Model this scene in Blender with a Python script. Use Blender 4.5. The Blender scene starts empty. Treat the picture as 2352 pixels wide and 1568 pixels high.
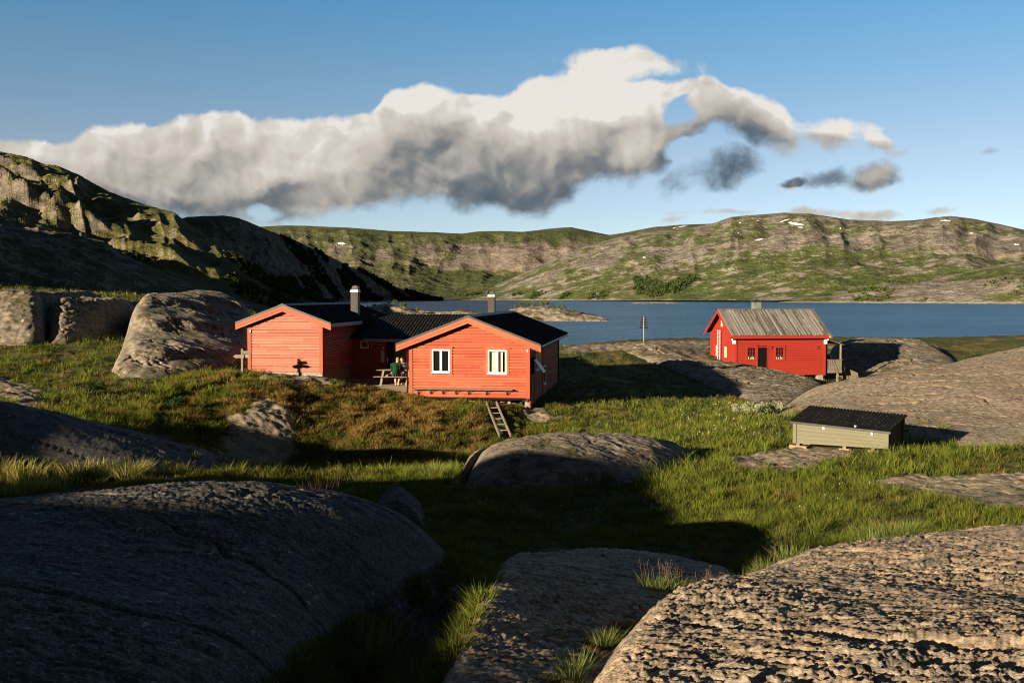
import bpy, bmesh, math, random
import numpy as np
from mathutils import Vector, Matrix
rad = math.radians
random.seed(7)
rng = np.random.default_rng(7)
SC = bpy.context.scene
COL = SC.collection

# ------------------------------------------------------------------ camera, sky, sun, exposure
# pixel numbers below are those of a 2352 x 1568 view of the photograph; a point is always a pixel plus a real distance
FP, CX, CY, HOR = 2286.7, 1176.0, 784.0, 680.0
PITCH = math.atan((CY - HOR) / FP)
CAMZ = 10.0
cam = bpy.data.cameras.new('camera')
camo = bpy.data.objects.new('camera', cam)
COL.objects.link(camo)
camo.location = (0, 0, CAMZ)
camo.rotation_euler = (rad(90) - PITCH, 0, 0)
cam.lens = 35.0
cam.sensor_width = 36.0
cam.clip_start = 0.1
cam.clip_end = 30000
SC.camera = camo

SUN_AZ, SUN_EL = rad(46), rad(11.5)          # heading the light travels (from +y towards +x), height of the sun
TE = math.tan(SUN_EL)
LX, LY = math.sin(SUN_AZ), math.cos(SUN_AZ)
sun = bpy.data.lights.new('sun', 'SUN')
sun.energy = 5.0
sun.angle = rad(0.5)
sun.color = (1.0, 0.83, 0.60)
suno = bpy.data.objects.new('sun', sun)
COL.objects.link(suno)
suno.location = (-30, -30, 40)
suno.rotation_euler = Vector((LX * math.cos(SUN_EL), LY * math.cos(SUN_EL), -math.sin(SUN_EL))).to_track_quat('-Z', 'Y').to_euler()

vs = SC.view_settings
SC.display_settings.display_device = 'sRGB'
vs.view_transform = 'Standard'
vs.look = 'None'
vs.exposure = 1.6
vs.gamma = 1.0
SC.render.engine = 'CYCLES'
cy = SC.cycles
cy.use_denoising = True
try:
    cy.denoiser = 'OPENIMAGEDENOISE'
    cy.denoising_input_passes = 'RGB_ALBEDO_NORMAL'
    cy.denoising_prefilter = 'ACCURATE'
except Exception:
    pass
cy.pixel_filter_type = 'BLACKMAN_HARRIS'
cy.filter_width = 1.1
cy.max_bounces = 5
cy.diffuse_bounces = 1
cy.glossy_bounces = 3
cy.transparent_max_bounces = 8
cy.caustics_reflective = False
cy.caustics_refractive = False

# ------------------------------------------------------------------ node helper
class NT:
    def __init__(self, tree):
        self.t = tree
        self.n = tree.nodes
    def new(self, ty, **kw):
        nd = self.n.new(ty)
        for k, v in kw.items():
            setattr(nd, k, v)
        return nd
    def put(self, sock, v):
        if isinstance(v, bpy.types.NodeSocket):
            self.t.links.new(v, sock)
        elif v is not None:
            if isinstance(v, (tuple, list)) and len(v) == 3 and sock.type == 'RGBA':
                v = (*v, 1.0)
            sock.default_value = v
    def math(self, op, a, b=None, c=None, clamp=False):
        nd = self.new('ShaderNodeMath', operation=op, use_clamp=clamp)
        self.put(nd.inputs[0], a)
        if b is not None: self.put(nd.inputs[1], b)
        if c is not None: self.put(nd.inputs[2], c)
        return nd.outputs[0]
    def vmath(self, op, a, b=None, scale=None):
        nd = self.new('ShaderNodeVectorMath', operation=op)
        self.put(nd.inputs[0], a)
        if b is not None: self.put(nd.inputs[1], b)
        if scale is not None: self.put(nd.inputs['Scale'], scale)
        return nd.outputs['Value'] if op in ('DOT_PRODUCT', 'LENGTH', 'DISTANCE') else nd.outputs[0]
    def mix(self, f, a, b, blend='MIX'):
        nd = self.new('ShaderNodeMix', data_type='RGBA', blend_type=blend)
        self.put(nd.inputs[0], f); self.put(nd.inputs[6], a); self.put(nd.inputs[7], b)
        return nd.outputs[2]
    def ss(self, v, lo, hi, a=0.0, b=1.0):
        nd = self.new('ShaderNodeMapRange', interpolation_type='SMOOTHSTEP')
        self.put(nd.inputs[0], v); self.put(nd.inputs[1], lo); self.put(nd.inputs[2], hi)
        self.put(nd.inputs[3], a); self.put(nd.inputs[4], b)
        return nd.outputs[0]
    def noise(self, vec, scale, detail=4, rough=0.55, dist=0.0, out=0, dim='3D'):
        nd = self.new('ShaderNodeTexNoise', noise_dimensions=dim)
        self.put(nd.inputs['Vector'], vec)
        nd.inputs['Scale'].default_value = scale
        nd.inputs['Detail'].default_value = detail
        nd.inputs['Roughness'].default_value = rough
        nd.inputs['Distortion'].default_value = dist
        return nd.outputs[out]
    def voro(self, vec, scale, feature='F1', out=0, rand=1.0):
        nd = self.new('ShaderNodeTexVoronoi', feature=feature)
        self.put(nd.inputs['Vector'], vec)
        nd.inputs['Scale'].default_value = scale
        nd.inputs['Randomness'].default_value = rand
        return nd.outputs[out]
    def ramp(self, v, stops, interp='LINEAR'):
        nd = self.new('ShaderNodeValToRGB')
        cr = nd.color_ramp
        cr.interpolation = interp
        while len(cr.elements) < len(stops): cr.elements.new(0.5)
        for e, (p, c) in zip(cr.elements, stops):
            e.position = p; e.color = (*c, 1.0) if len(c) == 3 else c
        self.put(nd.inputs[0], v)
        return nd.outputs[0]
    def pos(self):
        return self.new('ShaderNodeNewGeometry').outputs['Position']
    def sep(self, v):
        nd = self.new('ShaderNodeSeparateXYZ'); self.put(nd.inputs[0], v); return nd.outputs
    def comb(self, x, y, z):
        nd = self.new('ShaderNodeCombineXYZ')
        for s, v in zip(nd.inputs, (x, y, z)): self.put(s, v)
        return nd.outputs[0]
    def attr(self, name, out='Fac'):
        return self.new('ShaderNodeAttribute', attribute_name=name).outputs[out]
    def bump(self, h, strength=0.5, dist=0.02, normal=None):
        nd = self.new('ShaderNodeBump')
        nd.inputs['Strength'].default_value = strength
        nd.inputs['Distance'].default_value = dist
        self.put(nd.inputs['Height'], h)
        if normal is not None: self.put(nd.inputs['Normal'], normal)
        return nd.outputs[0]

def new_mat(name):
    m = bpy.data.materials.new(name)
    m.use_nodes = True
    m.node_tree.nodes.clear()
    nt = NT(m.node_tree)
    out = nt.new('ShaderNodeOutputMaterial')
    b = nt.new('ShaderNodeBsdfPrincipled')
    nt.t.links.new(b.outputs[0], out.inputs[0])
    def setp(**kw):
        for k, v in kw.items():
            nt.put(b.inputs[k.replace('_', ' ')], v)
    b.inputs['Roughness'].default_value = 0.8
    b.inputs['Specular IOR Level'].default_value = 0.25
    return m, nt, setp, out, b

# ------------------------------------------------------------------ world: sky with clouds
def view_dir(px, py):
    v = Vector(((px - CX) / FP, 1.0, 0.0))
    u = (CY - py) / FP
    y = math.cos(PITCH) + u * math.sin(PITCH)
    z = -math.sin(PITCH) + u * math.cos(PITCH)
    return Vector((v.x, y, z))
def tan_uv(px, py):
    d = view_dir(px, py)
    return d.x / d.y, d.z / d.y

world = bpy.data.worlds.new('World')
SC.world = world
world.use_nodes = True
world.node_tree.nodes.clear()
W = NT(world.node_tree)
wo = W.new('ShaderNodeOutputWorld')
bg = W.new('ShaderNodeBackground')
W.t.links.new(bg.outputs[0], wo.inputs[0])
SKY_STRENGTH = 0.0667
bg.inputs['Strength'].default_value = SKY_STRENGTH
sky = W.new('ShaderNodeTexSky', sky_type='NISHITA')
sky.sun_disc = False
sky.sun_elevation = SUN_EL
sky.sun_rotation = math.atan2(-LX, -LY) % (2 * math.pi)
sky.altitude = 900
sky.air_density = 1.0
sky.dust_density = 0.3
sky.ozone_density = 1.6
gen = W.new('ShaderNodeTexCoord').outputs['Generated']
sx, sy, sz = W.sep(gen)
yy = W.math('MAXIMUM', sy, 0.05)
cu = W.math('DIVIDE', sx, yy)
cv = W.math('DIVIDE', sz, yy)
front = W.ss(sy, 0.1, 0.4)
p2 = W.comb(cu, cv, 0.0)
warp = W.noise(p2, 14.0, 4, 0.55, out=1)
warpv = W.vmath('SCALE', W.vmath('SUBTRACT', warp, (0.5, 0.5, 0.5)), scale=0.035)
pw = W.vmath('ADD', p2, warpv)
wu, wv, _ = W.sep(pw)
U0, U1 = tan_uv(-260, 400)[0], tan_uv(2400, 400)[0]
def outline(pts, uin=None):
    nd = W.new('ShaderNodeFloatCurve')
    cm = nd.mapping
    c = cm.curves[0]
    L = [((tan_uv(x, y)[0] - U0) / (U1 - U0), tan_uv(x, y)[1] / 0.35) for x, y in pts]
    L = [(0.0, L[0][1])] + L + [(1.0, L[-1][1])]
    while len(c.points) < len(L): c.points.new(0.5, 0.5)
    for p, (a, b) in zip(c.points, L):
        p.location = (a, max(0, min(1, b))); p.handle_type = 'AUTO'
    cm.update()
    W.put(nd.inputs['Value'], W.math('DIVIDE', W.math('SUBTRACT', wu, U0), U1 - U0, clamp=True))
    nd2 = nd; res = [W.math('MULTIPLY', nd.outputs[0], 0.35)]
    nd3 = W.new('ShaderNodeFloatCurve'); c3 = nd3.mapping.curves[0]
    while len(c3.points) < len(L): c3.points.new(0.5, 0.5)
    for p, (a, b) in zip(c3.points, L):
        p.location = (a, max(0, min(1, b))); p.handle_type = 'AUTO'
    nd3.mapping.update()
    W.put(nd3.inputs['Value'], W.math('DIVIDE', W.math('SUBTRACT', cu, U0), U1 - U0, clamp=True))
    return res[0], W.math('MULTIPLY', nd3.outputs[0], 0.35)
topc, topS = outline([(-200, 308), (0, 314), (100, 328), (160, 316), (230, 290), (320, 270), (400, 258), (520, 252), (640, 260), (760, 256), (850, 246),
                (880, 212), (960, 192), (1050, 196), (1160, 207), (1200, 186), (1260, 163), (1330, 150), (1400, 165), (1470, 180), (1540, 178), (1600, 172),
                (1660, 185), (1720, 225), (1790, 262), (1835, 288), (1880, 312), (2000, 335), (2080, 340)])
botc, botS = outline([(-200, 470), (0, 450), (200, 490), (400, 520), (540, 530), (700, 512), (800, 508), (870, 478), (960, 480), (1060, 494), (1120, 482), (1180, 502),
                (1240, 500), (1300, 472), (1380, 436), (1450, 420), (1530, 395), (1600, 330), (1650, 310), (1720, 320), (1790, 326), (1835, 318), (1880, 312), (2000, 335), (2080, 340)])
dtop = W.math('SUBTRACT', topc, wv)
dbot = W.math('SUBTRACT', wv, botc)
body = W.math('MINIMUM', W.math('DIVIDE', dtop, 0.010), W.math('DIVIDE', dbot, 0.018))
body = W.math('MINIMUM', body, 1.7)
def lobe(px, py, rx, ry, rot=0.0):
    a, b = tan_uv(px, py)
    d = W.vmath('SUBTRACT', pw, (a, b, 0))
    x, y, _ = W.sep(d)
    c, s = math.cos(rot), math.sin(rot)
    xr = W.math('ADD', W.math('MULTIPLY', x, c * FP / rx), W.math('MULTIPLY', y, s * FP / rx))
    yr = W.math('ADD', W.math('MULTIPLY', x, -s * FP / ry), W.math('MULTIPLY', y, c * FP / ry))
    r2 = W.math('ADD', W.math('MULTIPLY', xr, xr), W.math('MULTIPLY', yr, yr))
    return W.math('SUBTRACT', 1.0, r2)
hole = lobe(1555, 255, 62, 48, 0.2)
body = W.math('SUBTRACT', body, W.math('MULTIPLY', W.math('MAXIMUM', hole, 0.0), 2.3))
hole2 = lobe(1590, 345, 85, 32, -0.1)
body = W.math('SUBTRACT', body, W.math('MULTIPLY', W.math('MAXIMUM', hole2, 0.0), 1.9))
hole3 = lobe(610, 478, 50, 26, 0.0)
body = W.math('SUBTRACT', body, W.math('MULTIPLY', W.math('MAXIMUM', hole3, 0.0), 0.9))
dens = body
darks = None
for (a, b, rx, ry, ro, k, dk) in [(1640, 402, 115, 50, 0.25, 0.75, 0.6), (1640, 235, 95, 55, -0.6, 1.3, 0), (1850, 300, 120, 28, -0.1, 0.55, 0), (1450, 148, 170, 40, -0.02, 0.95, 0), (1900, 405, 58, 30, 0.3, 0.5, 0.6), (2010, 402, 84, 38, 0.0, 0.75, 0.35),
                              (1835, 418, 50, 14, 0.3, 0.75, 1), (1960, 290, 60, 14, 0.0, 0.35, 0), (1740, 280, 130, 54, -0.5, 1.3, 0.2), (2010, 315, 40, 18, -0.5, 0.35, 0), 
                              (1860, 492, 75, 17, 0.0, 1.0, 0), (1970, 496, 110, 13, -0.02, 0.8, 0), (2160, 478, 55, 9, 0.0, 0.5, 0.3), (1640, 492, 120, 7, 0.0, 0.4, 0), (1545, 504, 45, 8, 0.0, 0.6, 0)]:
    l = W.math('MULTIPLY', lobe(a, b, rx, ry, ro), k)
    dens = W.math('MAXIMUM', dens, l)
    if dk:
        l2 = W.math('MULTIPLY', W.math('MAXIMUM', lobe(a, b - 6, rx * 1.25, ry * 1.3, ro), 0.0), dk * 1.4)
        darks = l2 if darks is None else W.math('MAXIMUM', darks, l2)
n1 = W.noise(pw, 15.0, 10, 0.60)
n1b = W.noise(W.vmath('ADD', pw, (3.1, 1.7, 0.4)), 5.5, 4, 0.5)
edge_n = W.math('ADD', W.math('MULTIPLY', W.math('SUBTRACT', n1, 0.5), 3.0), W.math('MULTIPLY', W.math('SUBTRACT', n1b, 0.5), 1.5))
dn = W.math('ADD', W.math('MINIMUM', dens, 1.7), edge_n)
soft = W.ss(W.math('SUBTRACT', dtop, dbot), -0.03, 0.02, 0.7, 1.2)           # ragged, thin undersides; crisper tops
cover = W.ss(dn, -0.15, W.math('MULTIPLY', soft, 0.8))
# billow relief: cloud height compared with the height a little nearer to the sun
def billow(v):
    b1 = W.noise(v, 6.0, 2, 0.5)
    b2 = W.math('ABSOLUTE', W.math('SUBTRACT', W.noise(v, 11.0, 1, 0.5), 0.5))
    b4 = W.math('ABSOLUTE', W.math('SUBTRACT', W.noise(v, 24.0, 2, 0.5), 0.5))
    b3 = W.noise(v, 50.0, 4, 0.6)
    return W.math('ADD', W.math('ADD', W.math('ADD', b1, W.math('MULTIPLY', b2, -1.0)), W.math('MULTIPLY', b4, -0.55)), W.math('MULTIPLY', b3, 0.12))
off = (-0.008, 0.010, 0.0)
nA = billow(pw)
nB = billow(W.vmath('ADD', pw, off))
relief = W.math('MULTIPLY', W.math('SUBTRACT', nA, nB), 1.55)
thick = W.math('MAXIMUM', W.math('SUBTRACT', topS, botS), 0.01)
hgt = W.math('DIVIDE', W.math('SUBTRACT', cv, botS), thick, clamp=True)
n3 = W.noise(pw, 4.2, 4, 0.5)
lit = W.math('ADD', W.math('ADD', W.math('ADD', W.math('MULTIPLY', hgt, 0.78), 0.16), relief), W.math('MULTIPLY', W.math('SUBTRACT', n3, 0.5), 1.1))
bright = W.math('MULTIPLY', W.math('MAXIMUM', W.math('MAXIMUM', W.math('MAXIMUM', lobe(1330, 235, 260, 110, 0.1), lobe(1010, 225, 170, 60, 0.0)), lobe(1440, 330, 90, 60, 0.4)), 0.0), 0.34)
left_dim = W.ss(wu, tan_uv(300, 400)[0], tan_uv(1250, 400)[0], -0.02, 0.04)
lit = W.math('ADD', W.math('ADD', lit, bright), left_dim)
lit = W.math('ADD', lit, W.ss(thick, 0.012, 0.05, 0.42, 0.0))
low_ = W.math('MULTIPLY', W.ss(cv, tan_uv(1176, 462)[1], tan_uv(1176, 480)[1]), W.ss(cu, tan_uv(1450, 500)[0], tan_uv(1520, 500)[0]))
if darks is not None: lit = W.math('SUBTRACT', lit, W.math('MINIMUM', darks, 0.5))
lit = W.math('MAXIMUM', lit, W.math('MULTIPLY', low_, 0.68))
lit = W.math('ADD', lit, W.math('MULTIPLY', W.math('MAXIMUM', lobe(2012, 392, 80, 36, 0.0), 0.0), 0.5))
cc = W.ramp(lit, [(0.0, (0.085, 0.115, 0.150)), (0.20, (0.125, 0.150, 0.175)), (0.36, (0.22, 0.225, 0.225)), (0.52, (0.40, 0.375, 0.34)), (0.72, (0.58, 0.525, 0.455)), (0.90, (0.70, 0.65, 0.58)), (1.0, (0.84, 0.80, 0.74))])
cc10 = W.mix(1.0, cc, (1 / SKY_STRENGTH / 2 ** vs.exposure,) * 3, 'MULTIPLY')
tint_ = W.ramp(W.math('DIVIDE', sz, 0.30, clamp=True), [(0.0, (0.52, 0.64, 0.95)), (0.22, (0.59, 0.605, 0.75)), (0.47, (0.63, 0.585, 0.63)), (0.76, (0.47, 0.60, 0.66)), (0.95, (0.35, 0.61, 0.735))])
SKY_GAIN = W.mix(1.0, sky.outputs[0], tint_, 'MULTIPLY')
# unseen dark cloud added all around the view to cut the sky's fill light
rear = W.math('MULTIPLY', W.ss(sy, 0.72, 0.40), W.ss(W.noise(gen, 1.6, 4, 0.6), 0.28, 0.42))
SKY_GAIN = W.mix(W.math('MULTIPLY', rear, 0.92), SKY_GAIN, (0.20, 0.23, 0.27))
fac = W.math('MULTIPLY', W.math('MULTIPLY', cover, front), 0.97)
W.t.links.new(W.mix(fac, SKY_GAIN, cc10), bg.inputs[0])
world.cycles.sampling_method = 'MANUAL'
world.cycles.sample_map_resolution = 512

# ------------------------------------------------------------------ geometry helpers
def P(px, py, Y):
    d = view_dir(px, py)
    k = Y / d.y
    return Vector((d.x * k, Y, CAMZ + d.z * k))
def pix(x, y, z):                      # world point -> view pixel (numpy friendly)
    dz = z - CAMZ
    f = y * math.cos(PITCH) - dz * math.sin(PITCH)
    u = y * math.sin(PITCH) + dz * math.cos(PITCH)
    return CX + FP * x / f, CY - FP * u / f
def hash_grad(seed):
    r = np.random.default_rng(seed)
    a = r.random(65536) * 2 * np.pi
    return np.cos(a), np.sin(a), r.permutation(256)
_G = {}
def gnoise(x, y, seed=0):
    if seed not in _G: _G[seed] = hash_grad(seed)
    gx, gy, pm = _G[seed]
    x0 = np.floor(x).astype(np.int64); y0 = np.floor(y).astype(np.int64)
    fx = x - x0; fy = y - y0
    u = fx * fx * fx * (fx * (fx * 6 - 15) + 10); v = fy * fy * fy * (fy * (fy * 6 - 15) + 10)
    def g(ix, iy, dx, dy):
        h = (pm[ix & 255] * 256 + pm[(iy + 57) & 255] + ((ix >> 8) * 7919 + (iy >> 8) * 104729)) & 65535
        return gx[h] * dx + gy[h] * dy
    a = g(x0, y0, fx, fy); b = g(x0 + 1, y0, fx - 1, fy)
    c = g(x0, y0 + 1, fx, fy - 1); d = g(x0 + 1, y0 + 1, fx - 1, fy - 1)
    return (a + (b - a) * u + (c - a) * v + (a - b - c + d) * u * v) * 1.45
def fbm(x, y, oct=4, gain=0.5, lac=2.03, seed=0):
    s = 0; a = 1.0; t = 0
    for i in range(oct):
        s = s + a * gnoise(x, y, seed + i); t += a; a *= gain; x = x * lac + 13.7; y = y * lac - 7.3
    return s / t
def ridged(x, y, oct=4, gain=0.5, seed=0):
    s = 0; a = 1.0; t = 0
    for i in range(oct):
        s = s + a * (1 - 2 * np.abs(gnoise(x, y, seed + i))); t += a; a *= gain; x = x * 2.03 + 3.1; y = y * 2.03 + 8.2
    return s / t
def sstep(v, lo, hi):
    t = np.clip((v - lo) / (hi - lo), 0, 1)
    return t * t * (3 - 2 * t)
class TPS:
    def __init__(self, pts, smooth=0.0):
        pts = np.array(pts, float)
        self.c = pts[:, :2]; n = len(pts)
        self.s = 20.0
        K = self.k(self.c, self.c) + smooth * np.eye(n)
        Q = np.hstack([np.ones((n, 1)), self.c / self.s])
        A = np.zeros((n + 3, n + 3)); A[:n, :n] = K; A[:n, n:] = Q; A[n:, :n] = Q.T
        self.w = np.linalg.solve(A, np.concatenate([pts[:, 2], np.zeros(3)]))
    def k(self, a, b):
        r2 = ((a[:, None, :] - b[None, :, :]) ** 2).sum(2) / self.s ** 2
        return 0.5 * r2 * np.log(r2 + 1e-12)
    def __call__(self, x, y):
        sh = np.shape(x)
        q = np.stack([np.ravel(x), np.ravel(y)], 1).astype(float)
        out = np.empty(len(q)); n = len(self.c)
        for i in range(0, len(q), 60000):
            c = q[i:i + 60000]
            out[i:i + 60000] = self.k(c, self.c) @ self.w[:n] + self.w[n] + (c / self.s) @ self.w[n + 1:]
        return out.reshape(sh)
def in_poly(x, y, poly):
    ins = np.zeros(np.shape(x), bool)
    n = len(poly)
    for i in range(n):
        x1, y1 = poly[i]; x2, y2 = poly[(i + 1) % n]
        c = ((y1 > y) != (y2 > y)) & (x < (x2 - x1) * (y - y1) / ((y2 - y1) or 1e-12) + x1)
        ins ^= c
    return ins
def poly_dist(x, y, poly):              # distance to the outline, positive inside
    d = np.full(np.shape(x), 1e9)
    n = len(poly)
    for i in range(n):
        ax, ay = poly[i]; bx, by = poly[(i + 1) % n]
        ex, ey = bx - ax, by - ay
        t = np.clip(((x - ax) * ex + (y - ay) * ey) / (ex * ex + ey * ey + 1e-12), 0, 1)
        d = np.minimum(d, np.hypot(x - ax - t * ex, y - ay - t * ey))
    return np.where(in_poly(x, y, poly), d, -d)

def raw_mesh(name, V, F, mat=None, smooth=True, attrs=None):
    """V (n,3) array; F either (m,4)/(m,3) int array."""
    me = bpy.data.meshes.new(name)
    V = np.asarray(V, np.float32); F = np.asarray(F, np.int32)
    k = F.shape[1]
    me.vertices.add(len(V)); me.vertices.foreach_set('co', V.ravel())
    me.loops.add(F.size); me.loops.foreach_set('vertex_index', F.ravel())
    me.polygons.add(len(F))
    me.polygons.foreach_set('loop_start', np.arange(0, F.size, k, dtype=np.int32))
    me.polygons.foreach_set('loop_total', np.full(len(F), k, np.int32))
    if smooth: me.polygons.foreach_set('use_smooth', np.ones(len(F), bool))
    me.update(calc_edges=True)
    for an, av in (attrs or {}).items():
        av = np.asarray(av, np.float32)
        if av.ndim == 1:
            a = me.attributes.new(an, 'FLOAT', 'POINT'); a.data.foreach_set('value', av)
        else:
            a = me.attributes.new(an, 'FLOAT_COLOR', 'POINT')
            if av.shape[1] == 3: av = np.hstack([av, np.ones((len(av), 1), np.float32)])
            a.data.foreach_set('color', av.ravel())
    if mat: me.materials.append(mat)
    return me
def link(name, me, parent=None, loc=None):
    o = bpy.data.objects.new(name, me)
    COL.objects.link(o)
    if parent: o.parent = parent
    if loc is not None: o.location = loc
    return o
def tag(o, label=None, cat=None, group=None, kind=None):
    if label: o['label'] = label
    if cat: o['category'] = cat
    if group: o['group'] = group
    if kind: o['kind'] = kind
    return o
def empty(name, loc, rz=0.0):
    o = bpy.data.objects.new(name, None)
    o.empty_display_size = 0.3
    COL.objects.link(o); o.location = loc; o.rotation_euler = (0, 0, rz)
    return o
def grid_faces(nr, nc, keep=None):
    i = np.arange(nr * nc).reshape(nr, nc)
    f = np.stack([i[:-1, :-1], i[:-1, 1:], i[1:, 1:], i[1:, :-1]], -1).reshape(-1, 4)
    if keep is not None:
        f = f[keep.ravel()[f].all(1)]
    return f
def compact(V, F, attrs=None):
    used = np.zeros(len(V), bool); used[F.ravel()] = True
    idx = np.cumsum(used) - 1
    return V[used], idx[F], {k: v[used] for k, v in (attrs or {}).items()}
def copy_tree(o, parent=None):
    c = o.copy(); COL.objects.link(c)
    if parent: c.parent = parent
    for ch in list(o.children): copy_tree(ch, c)
    return c

# ------------------------------------------------------------------ rock and ground materials
def rock_material(name, base=(0.20, 0.17, 0.14), dark=(0.045, 0.04, 0.036), pale=(0.42, 0.39, 0.35), tan=(0.30, 0.22, 0.15), sc=1.0, bump=0.6, bd=0.02,
                  lichen=0.5, yellow=0.4, moss=0.0, streak=0.0, ang=0.0):
    m, nt, setp, out, b = new_mat(name)
    p = nt.pos()
    if streak:
        x, y, z = nt.sep(p)
        c, s = math.cos(ang), math.sin(ang)
        u = nt.math('ADD', nt.math('MULTIPLY', x, c), nt.math('MULTIPLY', y, s))
        v = nt.math('ADD', nt.math('MULTIPLY', x, -s), nt.math('MULTIPLY', y, c))
        ps = nt.comb(nt.math('MULTIPLY', u, 1.0 / streak), v, nt.math('MULTIPLY', z, 1.5))
    else:
        ps = p
    big = nt.noise(p, 0.55 * sc, 5, 0.6)
    mid = nt.noise(ps, 4.5 * sc, 6, 0.65)
    fine = nt.noise(ps, 26 * sc, 4, 0.7)
    c1 = nt.mix(nt.ss(big, 0.35, 0.65), base, tan)
    c2 = nt.mix(nt.ss(mid, 0.36, 0.62), nt.mix(0.72, c1, dark), c1)
    c3 = nt.mix(nt.math('MULTIPLY', nt.ss(fine, 0.5, 0.85), 0.75), c2, pale)
    c3 = nt.mix(nt.math('MULTIPLY', nt.ss(fine, 0.47, 0.25), 0.9), c3, dark)
    if lichen:
        v1 = nt.voro(nt.vmath('ADD', p, nt.vmath('SCALE', nt.noise(p, 9 * sc, 3, 0.6, out=1), scale=0.12 / sc)), 3.2 * sc)
        gate = nt.noise(p, 1.1 * sc, 3, 0.5)
        l1 = nt.math('MULTIPLY', nt.ss(v1, 0.20, 0.13), nt.ss(gate, 0.50, 0.62))
        c3 = nt.mix(nt.math('MULTIPLY', l1, lichen), c3, (0.50, 0.49, 0.44))
    if yellow:
        v2 = nt.voro(nt.vmath('ADD', nt.vmath('ADD', p, (7.3, 2.1, 4.4)), nt.vmath('SCALE', nt.noise(p, 12 * sc, 3, 0.6, out=1), scale=0.1 / sc)), 2.3 * sc)
        gate = nt.noise(nt.vmath('ADD', p, (3, 9, 1)), 0.9 * sc, 3, 0.5)
        l2 = nt.math('MULTIPLY', nt.ss(v2, 0.16, 0.10), nt.ss(gate, 0.5, 0.6))
        c3 = nt.mix(nt.math('MULTIPLY', l2, yellow), c3, (0.36, 0.36, 0.10))
    if moss:
        nz = nt.sep(nt.new('ShaderNodeNewGeometry').outputs['Normal'])[2]
        g = nt.noise(p, 1.3 * sc, 5, 0.65)
        mm = nt.math('MULTIPLY', nt.ss(g, 0.52, 0.62), nt.ss(nz, 0.55, 0.85))
        c3 = nt.mix(nt.math('MULTIPLY', mm, moss), c3, nt.mix(nt.ss(fine, 0.3, 0.7), (0.035, 0.04, 0.012), (0.11, 0.085, 0.03)))
    h = nt.math('ADD', nt.math('MULTIPLY', mid, 1.0), nt.math('MULTIPLY', fine, 0.55))
    h2 = nt.math('ADD', h, nt.math('MULTIPLY', nt.noise(ps, 70 * sc, 3, 0.7), 0.25))
    setp(Base_Color=c3, Roughness=0.9, Specular_IOR_Level=0.2, Normal=nt.bump(h2, bump, bd))
    return m
M_rock_near = rock_material('weathered gneiss', base=(0.33, 0.265, 0.19), tan=(0.42, 0.30, 0.19), sc=2.2, bump=0.75, bd=0.03, lichen=0.35, yellow=0.35, streak=2.6, ang=-0.16)
M_rock_shaded = rock_material('shade darkened lichened gneiss', base=(0.062, 0.056, 0.05), tan=(0.08, 0.068, 0.055), dark=(0.013, 0.013, 0.012), pale=(0.50, 0.52, 0.54), sc=1.7, bump=0.7, bd=0.03, lichen=0.5, yellow=0.15, streak=2.8, ang=-0.2)  # same gneiss, with the foreground shade darkened into its base colours; lichen specks kept
M_rock_mid = rock_material('pale gneiss', base=(0.33, 0.28, 0.205), tan=(0.34, 0.25, 0.165), dark=(0.05, 0.04, 0.03), pale=(0.66, 0.59, 0.48), sc=1.5, bump=1.0, bd=0.10, lichen=0.7, yellow=0.5, streak=1.15, ang=-0.1)
M_rock_left = rock_material('lichen covered rock', base=(0.19, 0.165, 0.125), tan=(0.23, 0.18, 0.13), dark=(0.04, 0.035, 0.03), sc=0.8, bump=0.8, bd=0.06, lichen=0.5, yellow=0.5, moss=0.9, streak=1.6, ang=0.2)
M_rock_knoll = rock_material('pale lichen rock', base=(0.24, 0.21, 0.165), tan=(0.27, 0.215, 0.15), dark=(0.035, 0.03, 0.025), sc=1.1, bump=0.9, bd=0.06, lichen=0.9, yellow=0.2, moss=0.85)
M_rock_hill = rock_material('hillside rock', base=(0.15, 0.125, 0.095), tan=(0.18, 0.14, 0.10), dark=(0.035, 0.032, 0.028), sc=0.22, bump=0.8, bd=0.25, lichen=0.35, yellow=0.0, moss=0.95)

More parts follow.
